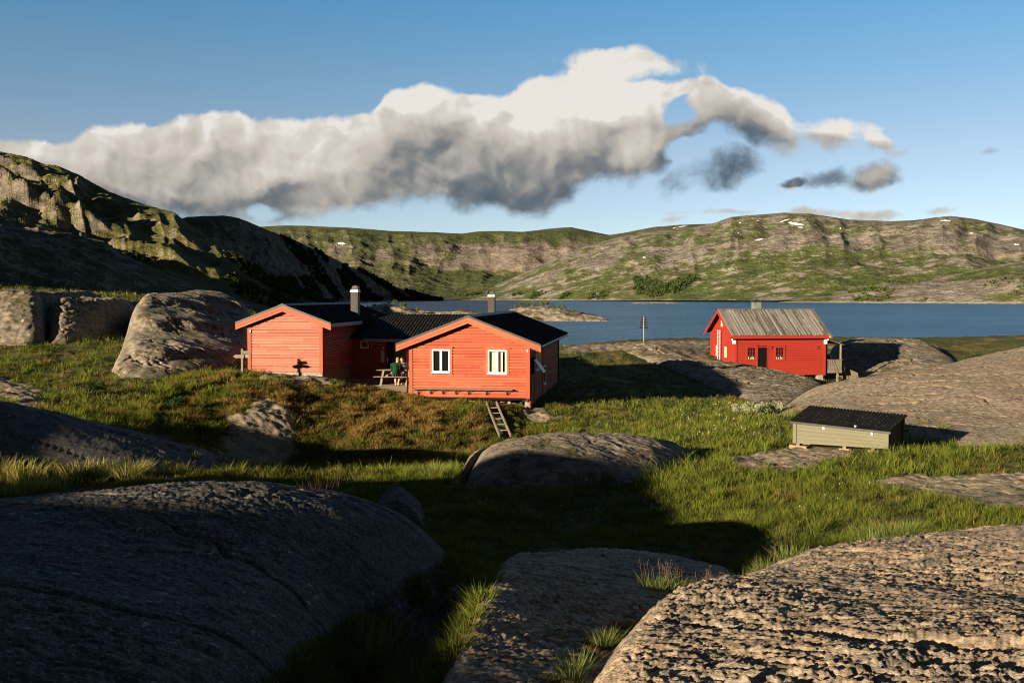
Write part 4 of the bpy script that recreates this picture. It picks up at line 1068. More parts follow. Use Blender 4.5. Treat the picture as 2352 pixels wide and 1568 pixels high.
nt.t.links.new(tr.outputs[0], mx.inputs[1]); nt.t.links.new(gl.outputs[0], mx.inputs[2]); nt.t.links.new(mx.outputs[0], gout.inputs[0])

# ------------------------------------------------------------------ the big red cabin
YAW = rad(7.9)
A = Frame(941.5, 907.3, 43.4, YAW)
cabin = empty('red_cabin', A.o, -YAW)
tag(cabin, 'large red cabin of two gabled wings with black roofs joined by a low middle', 'cabin')

def wing(x0, x1, yf, yb, zb, zeave, zridge, over_f, over_s, mat, openings, pitch, sidez, xa=None, side_right=True, side_left=True):
    """one gabled wing: wall, corner boards, fascia boards and roof as parts of the cabin"""
    xm = (x0 + x1) / 2 if xa is None else xa
    def lim(z):
        if z <= zeave: return x0, x1
        t = (z - zeave) / (zridge - zeave)
        return x0 + (xm - x0) * t, x1 + (xm - x1) * t
    w = MB()
    siding(w, lim, zb, zridge - 0.02, pitch, lambda a, n, z: (a, yf - n, z), openings)
    for s, x in ((1, x1), (-1, x0)):
        if (s > 0 and side_right) or (s < 0 and side_left):
            siding(w, lambda z: (yf, yb), sidez, zeave, pitch, (lambda a, n, z, x=x, s=s: (x + s * n, a, z)))
    # back and core
    t = 0.08
    def slab(y):
        w.add([(x0, y, zb), (x1, y, zb), (x1, y, zeave), (xm, y, zridge), (x0, y, zeave)], [(0, 1, 2, 3, 4)])
    slab(yb)
    wl = w.build('wall', mat, cabin)
    cw = 0.13
    for bx4 in ((x0 - 0.03, x0 + cw, yf - 0.05, yf + 0.0, zb - 0.02, zeave + 0.02), (x1 - cw, x1 + 0.03, yf - 0.05, yf + 0.0, zb - 0.02, zeave + 0.02),
                (x1 + 0.0, x1 + 0.05, yf + 0.002, yf + 0.12, sidez, zeave), (x0 - 0.05, x0 - 0.0, yf + 0.002, yf + 0.12, sidez, zeave)):
        MB().box(*bx4).build('corner_board', M_redz, cabin)
    slope = (zridge - zeave) / (x1 - xm)
    xo0, xo1 = x0 - over_s, x1 + over_s
    zr = zridge + 0.16; ze0 = zr - slope * (xm - xo0); ze1 = zr - slope * (xo1 - xm)
    yo, yo2 = yf - over_f, yb + over_f
    rf = MB()
    nw = int((yo2 - yo) / 0.16)
    corrugated(rf, (xo1, yo2, ze1), (xo1, yo, ze1), (xm, yo, zr), (xm, yo2, zr), nw, 0.014, 0.07)
    corrugated(rf, (xo0, yo, ze0), (xo0, yo2, ze0), (xm, yo2, zr), (xm, yo, zr), nw, 0.014, 0.07)
    roof = rf.build('roof', M_roof, cabin)
    rc = MB()
    for s in (-1, 1):
        rc.hexa([(xm, yo - 0.01, zr - 0.0), (xm + s * 0.2, yo - 0.01, zr - slope * 0.2 + 0.008), (xm + s * 0.2, yo2, zr - slope * 0.2 + 0.008), (xm, yo2, zr),
                 (xm, yo - 0.01, zr + 0.035), (xm + s * 0.2, yo - 0.01, zr - slope * 0.2 + 0.028), (xm + s * 0.2, yo2, zr - slope * 0.2 + 0.028), (xm, yo2, zr + 0.035)][::1] if s > 0 else
                [(xm + s * 0.2, yo - 0.01, zr - slope * 0.2 + 0.008), (xm, yo - 0.01, zr), (xm, yo2, zr), (xm + s * 0.2, yo2, zr - slope * 0.2 + 0.008),
                 (xm + s * 0.2, yo - 0.01, zr - slope * 0.2 + 0.028), (xm, yo - 0.01, zr + 0.035), (xm, yo2, zr + 0.035), (xm + s * 0.2, yo2, zr - slope * 0.2 + 0.028)])
    rc.build('ridge_cap', M_roof_edge, roof)
    # barge boards on the gable: two lapped boards each side, soffit behind
    fb = MB(); so = MB(); ed = MB()
    for s, xo, ze in ((-1, xo0, ze0), (1, xo1, ze1)):
        for k, (d0, d1, yy0) in enumerate(((0.075, 0.20, 0.0), (0.20, 0.33, 0.022))):
            a = [(xo, yo + yy0 + 0.03, ze - d1), (xm, yo + yy0 + 0.03, zr - d1), (xm, yo + yy0, zr - d1), (xo, yo + yy0, ze - d1)]
            b = [(xo, yo + yy0 + 0.03, ze - d0), (xm, yo + yy0 + 0.03, zr - d0), (xm, yo + yy0, zr - d0), (xo, yo + yy0, ze - d0)]
            fb.hexa(a + b)
        q = [(xo, yo - 0.012, ze - 0.075), (xm, yo - 0.012, zr - 0.075), (xm, yo + 0.05, zr - 0.075), (xo, yo + 0.05, ze - 0.075)]
        ed.hexa(q + [(x, y, z + 0.09) for x, y, z in q])
        so.quad((xo, yo + 0.05, ze - 0.16), (xm, yo + 0.05, zr - 0.16), (xm, yb, zr - 0.16), (xo, yb, ze - 0.16))
    fb.build('barge_board', M_redx, cabin)
    ed.build('roof_edge', M_roof_edge, roof)
    so.build('soffit', M_red_deep, roof)
    return dict(xm=xm, zr=zr, slope=slope, xo0=xo0, xo1=xo1, ze0=ze0, ze1=ze1, yo=yo, yo2=yo2)
M_redx = wood_paint('red barge boards', (0.30, 0.062, 0.030), (0.36, 0.095, 0.05), (0.42, 0.14, 0.08), board=0.5)

# right wing
R1x = A.at(1215.4, 915)[0]; zb = 0.0
zb1 = A.at(1214, 914)[1]
ax, az = A.at(1074, 725, -0.35)
ex0, ez0 = A.at(909.2, 787.6, -0.35); ex1, ez1 = A.at(1242, 793, -0.35)
LEN = 13.4
slope_r = ((az - ez0) / (ax - ex0) + (az - ez1) / (ex1 - ax)) / 2
zrw = az - 0.16
zew = zrw - slope_r * (R1x - ax)
wl = [A.at(992, 801.8), A.at(1033.7, 855.5)], [A.at(1120.5, 803.6), A.at(1163.3, 858)]
ops = [(q[0][0] - 0.02, q[1][0] + 0.02, q[1][1] - 0.0, q[0][1] + 0.0) for q in wl]
rw = wing(0.0, R1x, 0.0, LEN, -0.06, zew, zrw, 0.35, ex1 - R1x, M_red, ops, 0.125, -0.75, xa=ax)
for i, q in enumerate(wl):
    window(cabin, q[0][0], q[1][0], q[1][1], q[0][1], 0.0, 2, 0.06, M_white, curtain=None if i == 0 else [(0.08, 0.42), (0.53, 0.78)], casing=M_redx)
# plank shelf along the front wall with its brackets
bx0 = A.at(944.3, 892)[0]; bx1, bz = A.at(1179.8, 893.5)
sb = MB().box(bx0, bx1, -0.30, -0.04, bz - 0.035, bz).build('wall_bench', M_wood, cabin)
for cxp in (455, 585, 712, 848, 980, 1168, 1382):
    u, _ = A.at(0.21967 * cxp + 861.3, 895)
    MB().box(u - 0.02, u + 0.02, -0.056, -0.03, bz - 0.27, bz - 0.036).bar((u, -0.05, bz - 0.25), (u, -0.26, bz - 0.05), 0.03, 0.02).box(u - 0.03, u + 0.03, -0.28, -0.06, bz - 0.058, bz - 0.036).build('bracket', M_steel, sb)
# piers under the wing
for (p0, p1, yv) in ((868, 910, 0.35), (1383, 1420, 0.30)):
    u0 = A.at(0.21967 * p0 + 861.3, 915, yv)[0]; u1 = A.at(0.21967 * p1 + 861.3, 915, yv)[0]
    um = (u0 + u1) / 2; MB().tube([(um, yv + 0.15, -0.08), (um, yv + 0.15, A.gnd(um, yv + 0.15) - 0.3)], abs(u1 - u0) / 2, 14).build('pier', M_concrete, cabin, smooth=False)
for yv in (0.1, 3.2, 6.5, 9.8, 12.9):
    MB().box(R1x - 0.20, R1x + 0.02, yv, yv + 0.22, A.gnd(R1x, yv) - 0.3, -0.08).build('pier', M_concrete, cabin)
for yv in (3, 8): MB().box(0.05, 0.3, yv, yv + 0.25, A.gnd(0.1, yv) - 0.3, -0.08).build('pier', M_concrete, cabin)
MB().box(0.02, R1x - 0.02, 0.02, LEN - 0.02, -0.16, -0.064).build('floor_frame', M_dark, cabin)
# corrugated skirt along the right side
sk = MB()
for i in range(9): sk.bar((R1x + 0.005, 0.5, -0.14 - 0.09 * i), (R1x + 0.005, LEN, -0.14 - 0.09 * i), 0.02, 0.045)
sk.box(R1x - 0.03, R1x, 0.5, LEN, -0.95, -0.08).build('skirt', M_roof_edge, cabin)
# right side: upright pilaster boards, tall windows, tilted-out window, low hatch
for yv in (1.55, 5.15, LEN - 0.14): MB().box(R1x + 0.0, R1x + 0.055, yv, yv + 0.14, -0.7, zew).build('pilaster', M_redz, cabin)
def side_window(y0, y1, z0, z1, lights, fw=0.06):
    e = R1x + 0.05
    m_ = MB().box(R1x - 0.02, e, y0, y1, z0, z0 + fw).box(R1x - 0.02, e, y0, y1, z1 - fw, z1)
    for i in range(lights + 1):
        ym = y0 + (y1 - y0 - fw) * i / lights
        m_.box(R1x - 0.02, e - 0.003 * (i % 2) - 0.002, ym, ym + fw, z0 + fw, z1 - fw)
    m_.box(e - 0.002, e + 0.05, y0 - 0.02, y1 + 0.02, z0 - 0.03, z0 + 0.012)
    w_ = m_.build('window', M_white, cabin)
    MB().box(R1x + 0.024, R1x + 0.03, y0 + fw, y1 - fw, z0 + fw, z1 - fw).build('pane', M_glass_dark, w_)
side_window(2.25, 4.75, 0.95, 2.0, 4)
side_window(5.35, 6.35, 0.05, 0.95, 1)
hy0, hy1, hz = 0.65, 1.5, 1.62
MB().box(R1x - 0.02, R1x + 0.03, hy0 - 0.04, hy1 + 0.04, 0.9, 1.66).build('window', M_dark, cabin)
sh = MB()
a0 = Vector((R1x + 0.12, hy0, 1.52)); a1 = Vector((R1x + 0.12, hy1, 1.52)); dn_ = Vector((0.42, 0, -0.55))
nn = Vector((0.55, 0, 0.42)).normalized() * 0.04
sh.hexa([a0, a1, a1 + dn_, a0 + dn_, a0 + nn, a1 + nn, a1 + dn_ + nn, a0 + dn_ + nn])
md = a0.lerp(a1, 0.6)
sh.hexa([md + nn, md + nn + Vector((0, 0.012, 0)), md + nn + dn_ + Vector((0, 0.012, 0)), md + nn + dn_] + [p + nn * 0.15 for p in (md + nn, md + nn + Vector((0, 0.012, 0)), md + nn + dn_ + Vector((0, 0.012, 0)), md + nn + dn_)])
shut = sh.build('shutter', M_white, cabin, label='white board shutter propped open at a slant')
for s0_, s1_ in (((R1x + 0.02, hy0 + 0.02, 1.66), a0 + dn_ * 0.4), ((R1x + 0.02, hy1 - 0.02, 1.66), a1 + dn_ * 0.4)): MB().bar(s0_, tuple(s1_), 0.015, 0.015).build('stay', M_black, shut)
# lamp boxes, gutters and downpipes
u, z = A.at(0.21967 * 1597 + 861.3, 0.21967 * 790 + 631.6, -0.05)
MB().box(u - 0.03, u + 0.03, -0.085, -0.052, z - 0.055, z + 0.055).build('sensor_box', M_plastic_white, cabin, bevel=0.008)
g = MB().tube([(rw['xo1'] - 0.02, rw['yo'] + 0.12, rw['ze1'] - 0.12), (rw['xo1'] - 0.02, rw['yo2'], rw['ze1'] - 0.12)], 0.055, 8)
g.build('gutter', M_black, cabin)
MB().tube([(rw['xo1'] - 0.03, -0.1, rw['ze1'] - 0.16), (R1x + 0.06, 0.02, rw['ze1'] - 0.24), (R1x + 0.06, 0.02, -0.1)], 0.032, 8).tube([(R1x + 0.06, 0.02, -0.1), (R1x - 0.05, -0.03, -0.16), (R1x - 0.3, 0.1, -0.18)], 0.045, 8).build('downpipe', M_black, cabin, smooth=True)
MB().tube([(rw['xo0'] + 0.03, -0.1, rw['ze0'] - 0.16), (rw['xo0'] + 0.05, -0.1, rw['ze0'] - 0.24), (-0.1, -0.03, rw['ze0'] - 0.33), (-0.1, -0.03, 0.1)], 0.032, 8).build('downpipe', M_black, cabin, smooth=True)
MB().tube([(rw['xo0'] + 0.02, rw['yo'] + 0.12, rw['ze0'] - 0.12), (rw['xo0'] + 0.02, 5.0, rw['ze0'] - 0.12)], 0.055, 8).build('gutter', M_black, cabin)
MB().tube([(R1x + 0.06, LEN - 0.2, rw['ze1'] - 0.15), (R1x + 0.06, LEN - 0.2, -0.7)], 0.035, 8).build('downpipe', M_black, cabin)

# left wing
yl = 0.85
lx0, lz0 = A.at(571.7, 854.6, yl); lx1, lz1 = A.at(740.9, 855.7, yl)
bx, bzz = A.at(647.9, 698.6, yl - 0.3)
fx0, fz0 = A.at(537, 741.4, yl - 0.3); fx1, fz1 = A.at(759.5, 741.4, yl - 0.3)
slope_l = ((bzz - fz0) / (bx - fx0) + (bzz - fz1) / (fx1 - bx)) / 2
zrl = bzz - 0.16; zel = zrl - slope_l * (lx1 - bx)
zbl = (lz0 + lz1) / 2
lwg = wing(lx0, lx1, yl, yl + 10.5, zbl, zel, zrl, 0.3, fx1 - lx1, M_red_faded, (), 0.125, zbl, xa=bx)
MB().box(lx0 + 0.02, lx1 - 0.02, yl + 0.025, yl + 10, min(A.gnd(lx1, yl), A.gnd(lx0, yl)) - 0.6, zbl + 0.01).build('foundation', M_concrete, cabin)
u, z = A.at(0.21967 * 267 + 516.8, 0.21967 * 583 + 631.6, yl - 0.05)
MB().box(u - 0.03, u + 0.03, yl - 0.085, yl - 0.052, z - 0.055, z + 0.055).build('sensor_box', M_plastic_white, cabin, bevel=0.008)
MB().tube([(lwg['xo0'] + 0.12, yl - 0.12, lwg['ze0'] - 0.20), (lwg['xo0'] + 0.14, yl - 0.12, lwg['ze0'] - 0.26), (lx0 - 0.08, yl - 0.04, lwg['ze0'] - 0.31), (lx0 - 0.08, yl - 0.04, zbl + 0.05)], 0.03, 8).build('downpipe', M_black, cabin, smooth=True)
MB().box(lwg['xo1'] - 0.01, lwg['xo1'] + 0.012, yl - 0.27, yl + 4.6, lwg['ze1'] - 0.19, lwg['ze1'] - 0.03).build('flashing', M_zinc, cabin)

# middle block
yw = 5.3
ye = yw - 0.45
exm, ezm = A.at(870, 775.5, ye)
rxm, rzm = A.at(940, 721.5, ye + 3.6)
cx0, cx1 = lx1 - 0.05, ax - 0.2
mw = MB()
siding(mw, lambda z: (lx1, 0.0), -0.25, ezm + 0.05, 0.125, lambda a, n, z: (a, yw - n, z))
mw.box(lx1, 0.0, yw + 0.005, yw + 6, -0.3, ezm + 0.1)
mw.build('wall', M_red, cabin)
mr = MB()
corrugated(mr, (cx0 - 0.6, ye, ezm), (cx1, ye, ezm), (cx1, ye + 3.6, rzm), (cx0 - 0.6, ye + 3.6, rzm), int((cx1 - cx0 + 0.6) / 0.17), 0.02, 0.06, 6)
corrugated(mr, (cx1, ye + 7.2, ezm), (cx0, ye + 7.2, ezm), (cx0, ye + 3.6, rzm), (cx1, ye + 3.6, rzm), int((cx1 - cx0) / 0.17), 0.02, 0.06, 6)
mroof = mr.build('roof', M_roof, cabin)
sc_ = MB()
for row in range(1, 5):
    t = row / 5.0
    for i in range(26):
        x = cx0 + 0.15 + i * 0.34 + 0.1 * random.random()
        if x < cx1 - 0.1: sc_.ball((x, ye + 3.6 * t, ezm + (rzm - ezm) * t + 0.022), 0.009, 6, 4)
sc_.build('screw', M_zinc, mroof)['kind'] = 'stuff'
xx = A.at(835, 778, ye)[0]
i = 0
while xx < -0.2:
    L = 0.42
    fl = MB(); a, b = xx, min(xx + L - 0.012, 0.0)
    fl.quad((a, ye - 0.035, ezm - 0.05), (b, ye - 0.035, ezm - 0.05), (b, ye - 0.06 + 0.02 * (i % 2), ezm - 0.20), (a + 0.02, ye - 0.05, ezm - 0.20))
    fl.box(a, b, ye - 0.03, ye + 0.02, ezm - 0.20, ezm - 0.05).build('flashing', M_zinc, cabin)
    xx += L; i += 1
# small window high in the shaded wall, coat hooks, doors
def mid(px_, py_, y=yw): return A.at(0.10986 * px_ + 792.4, 0.10986 * py_ + 746.5, y)
(a0_, zt), (a1_, zb_) = mid(330, 330), mid(495, 470)
window(cabin, a0_, a1_, zb_, zt, yw - 0.03, 1, 0.05, M_white)
for hx in (565, 623, 682, 741, 800):
    u, z = mid(hx, 402); MB().box(u - 0.01, u + 0.01, yw - 0.09, yw - 0.02, z - 0.06, z + 0.06).build('hook', M_plastic_white, cabin)
(d0, dt), (d1, _) = mid(868, 350), mid(1035, 350)
DZ = mid(900, 1130)[1]
dz0 = A.at(880, 878, yw)[1]
door = MB().box(d0, d1, yw - 0.05, yw + 0.02, dz0, dt).build('door', M_green_dark, cabin)
u, z = mid(893, 725)
MB().box(u - 0.02, u + 0.02, yw - 0.062, yw - 0.051, z - 0.16, z + 0.16).bar((u, yw - 0.10, z + 0.03), (u + 0.13, yw - 0.10, z + 0.03), 0.02, 0.02).bar((u, yw - 0.06, z + 0.03), (u, yw - 0.10, z + 0.03), 0.02, 0.02).build('handle', M_alu, door)
MB().box(d0 - 0.1, d0 - 0.005, yw - 0.06, yw, dz0, dt + 0.1).box(d0 - 0.1, d1 + 0.9, yw - 0.06, yw, dt + 0.002, dt + 0.1).build('door_frame', M_red, cabin)
e0, e1 = mid(1040, 600)[0], mid(1178, 600)[0]
lf = MB()
nb = 12; zt_ = dt - 0.02
lf.box(e0, e1, yw - 0.10, yw - 0.06, dz0, zt_)
hb = (zt_ - dz0 + (e1 - e0)) / nb
for k in range(nb):                                   # diagonal boards, clipped to the leaf
    zc = dz0 - 0.0 + k * hb
    pts = []
    za, zb2 = zc + (e1 - e0), zc
    q = [(e0, za + 0.012), (e1, zb2 + 0.012), (e1, zb2 + hb - 0.012), (e0, za + hb - 0.012)]
    q = [(x, min(max(z, dz0), zt_)) for x, z in q]
    lf.hexa([(x, yw - 0.10, z) for x, z in (q[0], q[1], q[2], q[3])] + [(x, yw - 0.115, z) for x, z in (q[0], q[1], q[2], q[3])])
leaf = lf.build('door', M_green, cabin, label='open green door leaf with diagonal boards')
MB().box(e1 + 0.004, e1 + 0.16, yw - 0.08, yw, dz0, zt_).build('door_frame', M_green, cabin)
u, z = mid(1222, 700)
MB().box(u - 0.05, u + 0.05, yw - 0.09, yw - 0.03, z - 0.04, z + 0.04).build('switch_box', M_plastic_white, cabin)
u, z = mid(1255, 600)
MB().box(u - 0.06, u + 0.06, yw - 0.05, yw - 0.02, dz0, ezm - 0.1).build('corner_board', M_redz, cabin)

# chimneys
def chimney(px0, px1, y, pz_top, pz_collar, pz_box, pz_bot, mat):
    x0, zt = A.at(px0, pz_top, y); x1, _ = A.at(px1, pz_top, y)
    zc = A.at(px0, pz_collar, y)[1]; zb_ = A.at(px0, pz_box, y)[1]; z0 = A.at(px0, pz_bot, y)[1] - 0.4
    x1 = x0 + 0.78 * (x1 - x0)
    w_ = x1 - x0
    c = MB().box(x0, x1, y, y + w_, z0, zb_).build('chimney', mat, cabin, bevel=0.01)
    MB().hexa([(x0 - 0.03, y - 0.03, zb_), (x1 + 0.03, y - 0.03, zb_), (x1 + 0.03, y + w_ + 0.03, zb_), (x0 - 0.03, y + w_ + 0.03, zb_),
               (x0 + 0.01, y + 0.01, zc), (x1 - 0.01, y + 0.01, zc), (x1 - 0.01, y + w_ - 0.01, zc), (x0 + 0.01, y + w_ - 0.01, zc)]).build('collar', M_zinc, c)
    h = MB(); n = 12
    xm_ = (x0 + x1) / 2; r = w_ / 2
    arc = [(xm_ - r * math.cos(math.pi * k / n), zc + 0.02 + (zt - zc - 0.02) * (math.sin(math.pi * k / n) ** 0.6)) for k in range(n + 1)]
    for (xa, za), (xb, zb2) in zip(arc[:-1], arc[1:]):
        h.quad((xa, y - 0.01, za), (xb, y - 0.01, zb2), (xb, y + w_ + 0.01, zb2), (xa, y + w_ + 0.01, za))
    h.add([(x_, y + 0.05, z_) for x_, z_ in arc], [tuple(range(n + 1))])
    h.build('cowl', M_roof_edge, c, smooth=False)
    for zz in (0.3, 0.7):
        for xx_ in (0.25, 0.5, 0.75): MB().ball((x0 + w_ * xx_, y, z0 + 0.4 + (zb_ - z0 - 0.4) * zz), 0.012, 6, 4).build('rivet', M_zinc, c)
chimney(804.8, 826.5, 6.8, 655, 664.5, 671, 718, M_steel)
chimney(1120.0, 1140.5, 8.5, 667, 676, 682, 721, plain('brown weathered sheet', (0.020, 0.017, 0.013), 0.5, 0.1, 0.4, 0.35))

# information sheets beside the door
M_paper, nt, setp, *_ = new_mat('printed sheet')
oc = nt.new('ShaderNodeTexCoord').outputs['Object']
x, y, z = nt.sep(oc)
ln = nt.math('FRACT', nt.math('MULTIPLY', z, 28.0))
ink = nt.math('MULTIPLY', nt.ss(ln, 0.45, 0.55), nt.ss(nt.noise(nt.comb(nt.math('MULTIPLY', x, 60), nt.math('FLOOR', nt.math('MULTIPLY', z, 28)), 0), 1.0, 2), 0.40, 0.5))
setp(Base_Color=nt.mix(nt.math('MULTIPLY', ink, 0.75), (0.70, 0.70, 0.70), (0.12, 0.12, 0.13)), Roughness=0.35)
for (q, lab) in (((778, 458, 832, 500), 'small notice above the two larger sheets beside the cabin door'), ((750, 535, 832, 655), 'upper white information sheet on the dark wall beside the door'), ((750, 662, 832, 785), 'lower white information sheet on the dark wall beside the door')):
    (ua, za), (ub, zb_) = mid(q[0], q[1], yw - 0.04), mid(q[2], q[3], yw - 0.04)
    lc = A.world((ua + ub) / 2, yw - 0.035, (za + zb_) / 2)
    o = MB().box(-(ub - ua) / 2, (ub - ua) / 2, -0.006, 0.0, -(za - zb_) / 2, (za - zb_) / 2).build('notice', M_paper, loc=lc)
    o.rotation_euler = (0, 0, -YAW)
    tag(o, lab, 'notice', 'notices beside the cabin door')

# deck in the corner between the wings
DKZ = 5.80 - A.o.z
dk = empty('wooden_deck', A.world(-2.6, 2.5, DKZ), -YAW)
tag(dk, 'low weathered wooden deck between the two wings of the large cabin', 'deck')
d = MB()
yv = 0.55
while yv < yw - 0.08:
    d.box(lx1 + 0.05 + 2.6 if yv > 3.0 else -4.6 + (3.0 - yv) * 0.55 + 2.6, -0.02 + 2.6 + 0.0, yv - 2.5, yv + 0.113 - 2.5, -0.035, 0.0); yv += 0.12
d.build('boards', M_deck, dk)
MB().box(-3.3 + 2.6, 0.1 + 2.6, 0.50 - 2.5, 0.54 - 2.5, -0.19, -0.003).build('edge_board', M_wood, dk)
jb = MB()
for yv in (0.7, 2.2, 3.7, 5.0): jb.box(-2.0 + 2.6 - 0.6, -0.1 + 2.6, yv - 2.5, yv + 0.06 - 2.5, -0.20, -0.037)
for xx_, yy_ in ((-2.2, 0.8), (-0.4, 0.8), (-2.2, 3), (-0.4, 3)): jb.box(xx_ + 2.6, xx_ + 2.72, yy_ - 2.5, yy_ - 2.38, min(-0.3, A.gnd(xx_, yy_) - DKZ - 0.2), -0.19)
jb.build('joists', M_dark, dk)
MB().box(-4.5 + 2.6, 0.0 + 2.6, yw - 0.35 - 2.5, yw - 0.05 - 2.5, 0.003, 0.14).build('step', M_deck, dk)

# picnic table
PT = P(0.10986 * 1010 + 792.4, 889, 46.3)
PT.z = 5.80
ptab = empty('picnic_table', PT, -YAW)
tag(ptab, 'weathered wooden picnic table with attached benches on the deck', 'table')
tl = 1.85
t = MB()
for k in range(5): t.box(-tl / 2, tl / 2, 0.42 + k * 0.145, 0.42 + k * 0.145 + 0.138, 0.70, 0.738)
t.build('tabletop', M_wood, ptab)
for yb_ in (0.0, 1.28):
    MB().box(-tl / 2 - 0.04, tl / 2, yb_, yb_ + 0.125, 0.415, 0.45).box(-tl / 2 - 0.04, tl / 2, yb_ + 0.132, yb_ + 0.26, 0.415, 0.45).build('seat', M_wood, ptab)
for xl in (-0.62, 0.62):
    MB().bar((xl, 0.02, 0.0), (xl, 0.58, 0.70), 0.045, 0.095, (1, 0, 0)).build('leg', M_pine, ptab)
    MB().bar((xl, 1.52, 0.0), (xl, 0.96, 0.70), 0.045, 0.095, (1, 0, 0)).build('leg', M_pine, ptab)
    MB().bar((xl + 0.048, 0.02, 0.37), (xl + 0.048, 1.52, 0.37), 0.045, 0.09).build('crossbar', M_pine, ptab)
    MB().bar((xl + 0.048, 0.44, 0.66), (xl + 0.048, 1.12, 0.66), 0.045, 0.07).build('crossbar', M_pine, ptab)
MB().bar((-0.57, 0.77, 0.40), (-0.1, 0.77, 0.69), 0.04, 0.07).build('brace', M_pine, ptab)
MB().bar((0.64, 0.77, 0.40), (0.15, 0.77, 0.69), 0.04, 0.07).build('brace', M_pine, ptab)
# cup and plate on the table
tag(MB().tube([(0, 0, 0), (0, 0, 0.005), (0, 0, 0.09)], [0.034, 0.036, 0.042], 12).build('cup', M_plastic_white, loc=PT + A.r * 0.42 + A.d * 0.70 + Vector((0, 0, 0.7385))), 'small white cup standing on the picnic table', 'cup')

# signpost left of the cabin
sp = P(557, 855, 43.0)
sp.z = gz(sp.x, sp.y)
sg = empty('signpost', sp, -YAW)
tag(sg, 'weathered wooden trail signpost with arrow boards left of the large cabin', 'signpost')
hz = P(557, 802, 43.0).z - sp.z
MB().box(-0.045, 0.045, -0.045, 0.045, -0.3, hz).add([(-0.045, -0.045, hz), (0.045, -0.045, hz), (0.045, 0.045, hz), (-0.045, 0.045, hz), (0, 0, hz + 0.05)], [(0, 1, 4), (1, 2, 4), (2, 3, 4), (3, 0, 4)]).build('post', M_wood, sg)
def board(z, h, x0, x1, tip, y, ry, mat):
    e = 0.12 if tip > 0 else -0.12
    pts = [(x0, z), (x1, z), (x1 + e, z + h / 2), (x1, z + h), (x0, z + h)] if tip > 0 else [(x1, z), (x1, z + h), (x0, z + h), (x0 - 0.12, z + h / 2), (x0, z)]
    m_ = MB(); n = len(pts)
    c, s = math.cos(ry), math.sin(ry)
    f = lambda x, yy_: (x * c - yy_ * s, x * s + yy_ * c)
    vs_ = [(*f(a, y - 0.012), b) for a, b in pts] + [(*f(a, y + 0.012), b) for a, b in pts]
    m_.add(vs_, [tuple(range(n)), tuple(range(2 * n - 1, n - 1, -1))] + [(i, i + n, (i + 1) % n + n, (i + 1) % n) for i in range(n)])
    m_.build('arrow_board', mat, sg)
board(hz - 0.20, 0.14, -0.02, 0.30, 1, -0.06, 0.15, M_wood)
board(hz - 0.38, 0.15, -0.28, 0.10, -1, -0.06, 0.05, M_wood)
board(hz - 0.36, 0.14, -0.08, 0.34, 1, 0.062, -0.5, M_wood)

# steep wooden steps down the bank in front of the right wing
ld = empty('wooden_ladder', P(1152, 985, 40.2), 0)
tag(ld, 'short weathered wooden ladder leaning down the bank below the large cabin', 'ladder')
def lw(px_, py_, D): return P(px_, py_ - 3, D) - ld.location
tlp, trp = lw(1117, 928, 41.7), lw(1140, 927, 41.55)
blp, brp = lw(1147, 1003, 38.6), lw(1173, 1003, 38.45)
for a, b in ((tlp, blp), (trp, brp)):
    MB().bar(a, b, 0.045, 0.15, (0, -0.5, 1)).build('stringer', M_wood, ld)
for t_ in (0.16, 0.33, 0.50, 0.67, 0.84):
    a = tlp.lerp(blp, t_); b = trp.lerp(brp, t_)
    MB().bar(a, b, 0.14, 0.03).build('rung', M_wood, ld)
# things stored under the wing
def under(px_, py_, y): u, z = A.at(px_, py_, y); return A.world(u, y, z)
q = under(1080, 929, 0.5); q.z = gz(q.x, q.y)
o = empty('trestle', q, -YAW); tag(o, 'yellow metal trestle lying under the raised cabin floor', 'trestle')
MB().tube([(-0.34, 0, 0.05), (0.22, 0.05, 0.07)], 0.03, 8).tube([(-0.30, -0.12, 0.04), (0.30, -0.1, 0.04)], 0.03, 8).build('rail', M_yellow, o)
for xx_ in (-0.12, 0.1, 0.3): MB().tube([(xx_, -0.05, 0.05), (xx_ + 0.08, 0.0, 0.26)], 0.018, 6).build('leg', M_yellow, o)
MB().tube([(-0.3, 0.02, 0.10), (-0.06, 0.03, 0.25), (0.3, 0.05, 0.24)], 0.01, 6).build('stay', M_yellow, o)
for (px_, py_, ln_, lab, r_, ry, dzz) in ((1160, 924, 0.42, 'reddish pipe lying under the cabin beside the round pier', 0.028, 0.12, 0.14), (1165, 930, 0.3, 'short copper coloured pipe on the rock under the reddish pipe', 0.02, -0.15, 0.03), (1128, 928, 0.28, 'rusty pipe end at the top of the wooden ladder', 0.02, 0.4, 0.05), (1178, 929, 0.22, 'stubby copper pipe beside the round pier', 0.02, 0.05, 0.03)):
    q = under(px_, py_, 0.45); q.z = gz(q.x, q.y) + dzz
    o = MB().tube([(-ln_ / 2, 0, 0), (ln_ / 2, 0.05, ry * ln_)], r_, 8).build('pipe', M_copper, loc=q)
    tag(o, lab, 'pipe', 'pipes stored under the cabin')
q = under(1037, 922, 0.35); q.z = gz(q.x, q.y) + 0.02
o = MB().bar((-0.2, 0, 0.26), (0.15, 0.02, 0.0), 0.02, 0.06).build('plank', M_wood, loc=q); tag(o, 'short grey plank leaning under the raised cabin floor', 'plank')
q = under(1199, 928, 0.5); q.z = gz(q.x, q.y)
o = MB().tube([(-0.05, 0, 0.08), (0.06, -0.1, 0.08)], [0.08, 0.085], 12).build('bucket', M_steel, loc=q); tag(o, 'grey metal bucket lying on its side beside the corner pier', 'bucket')

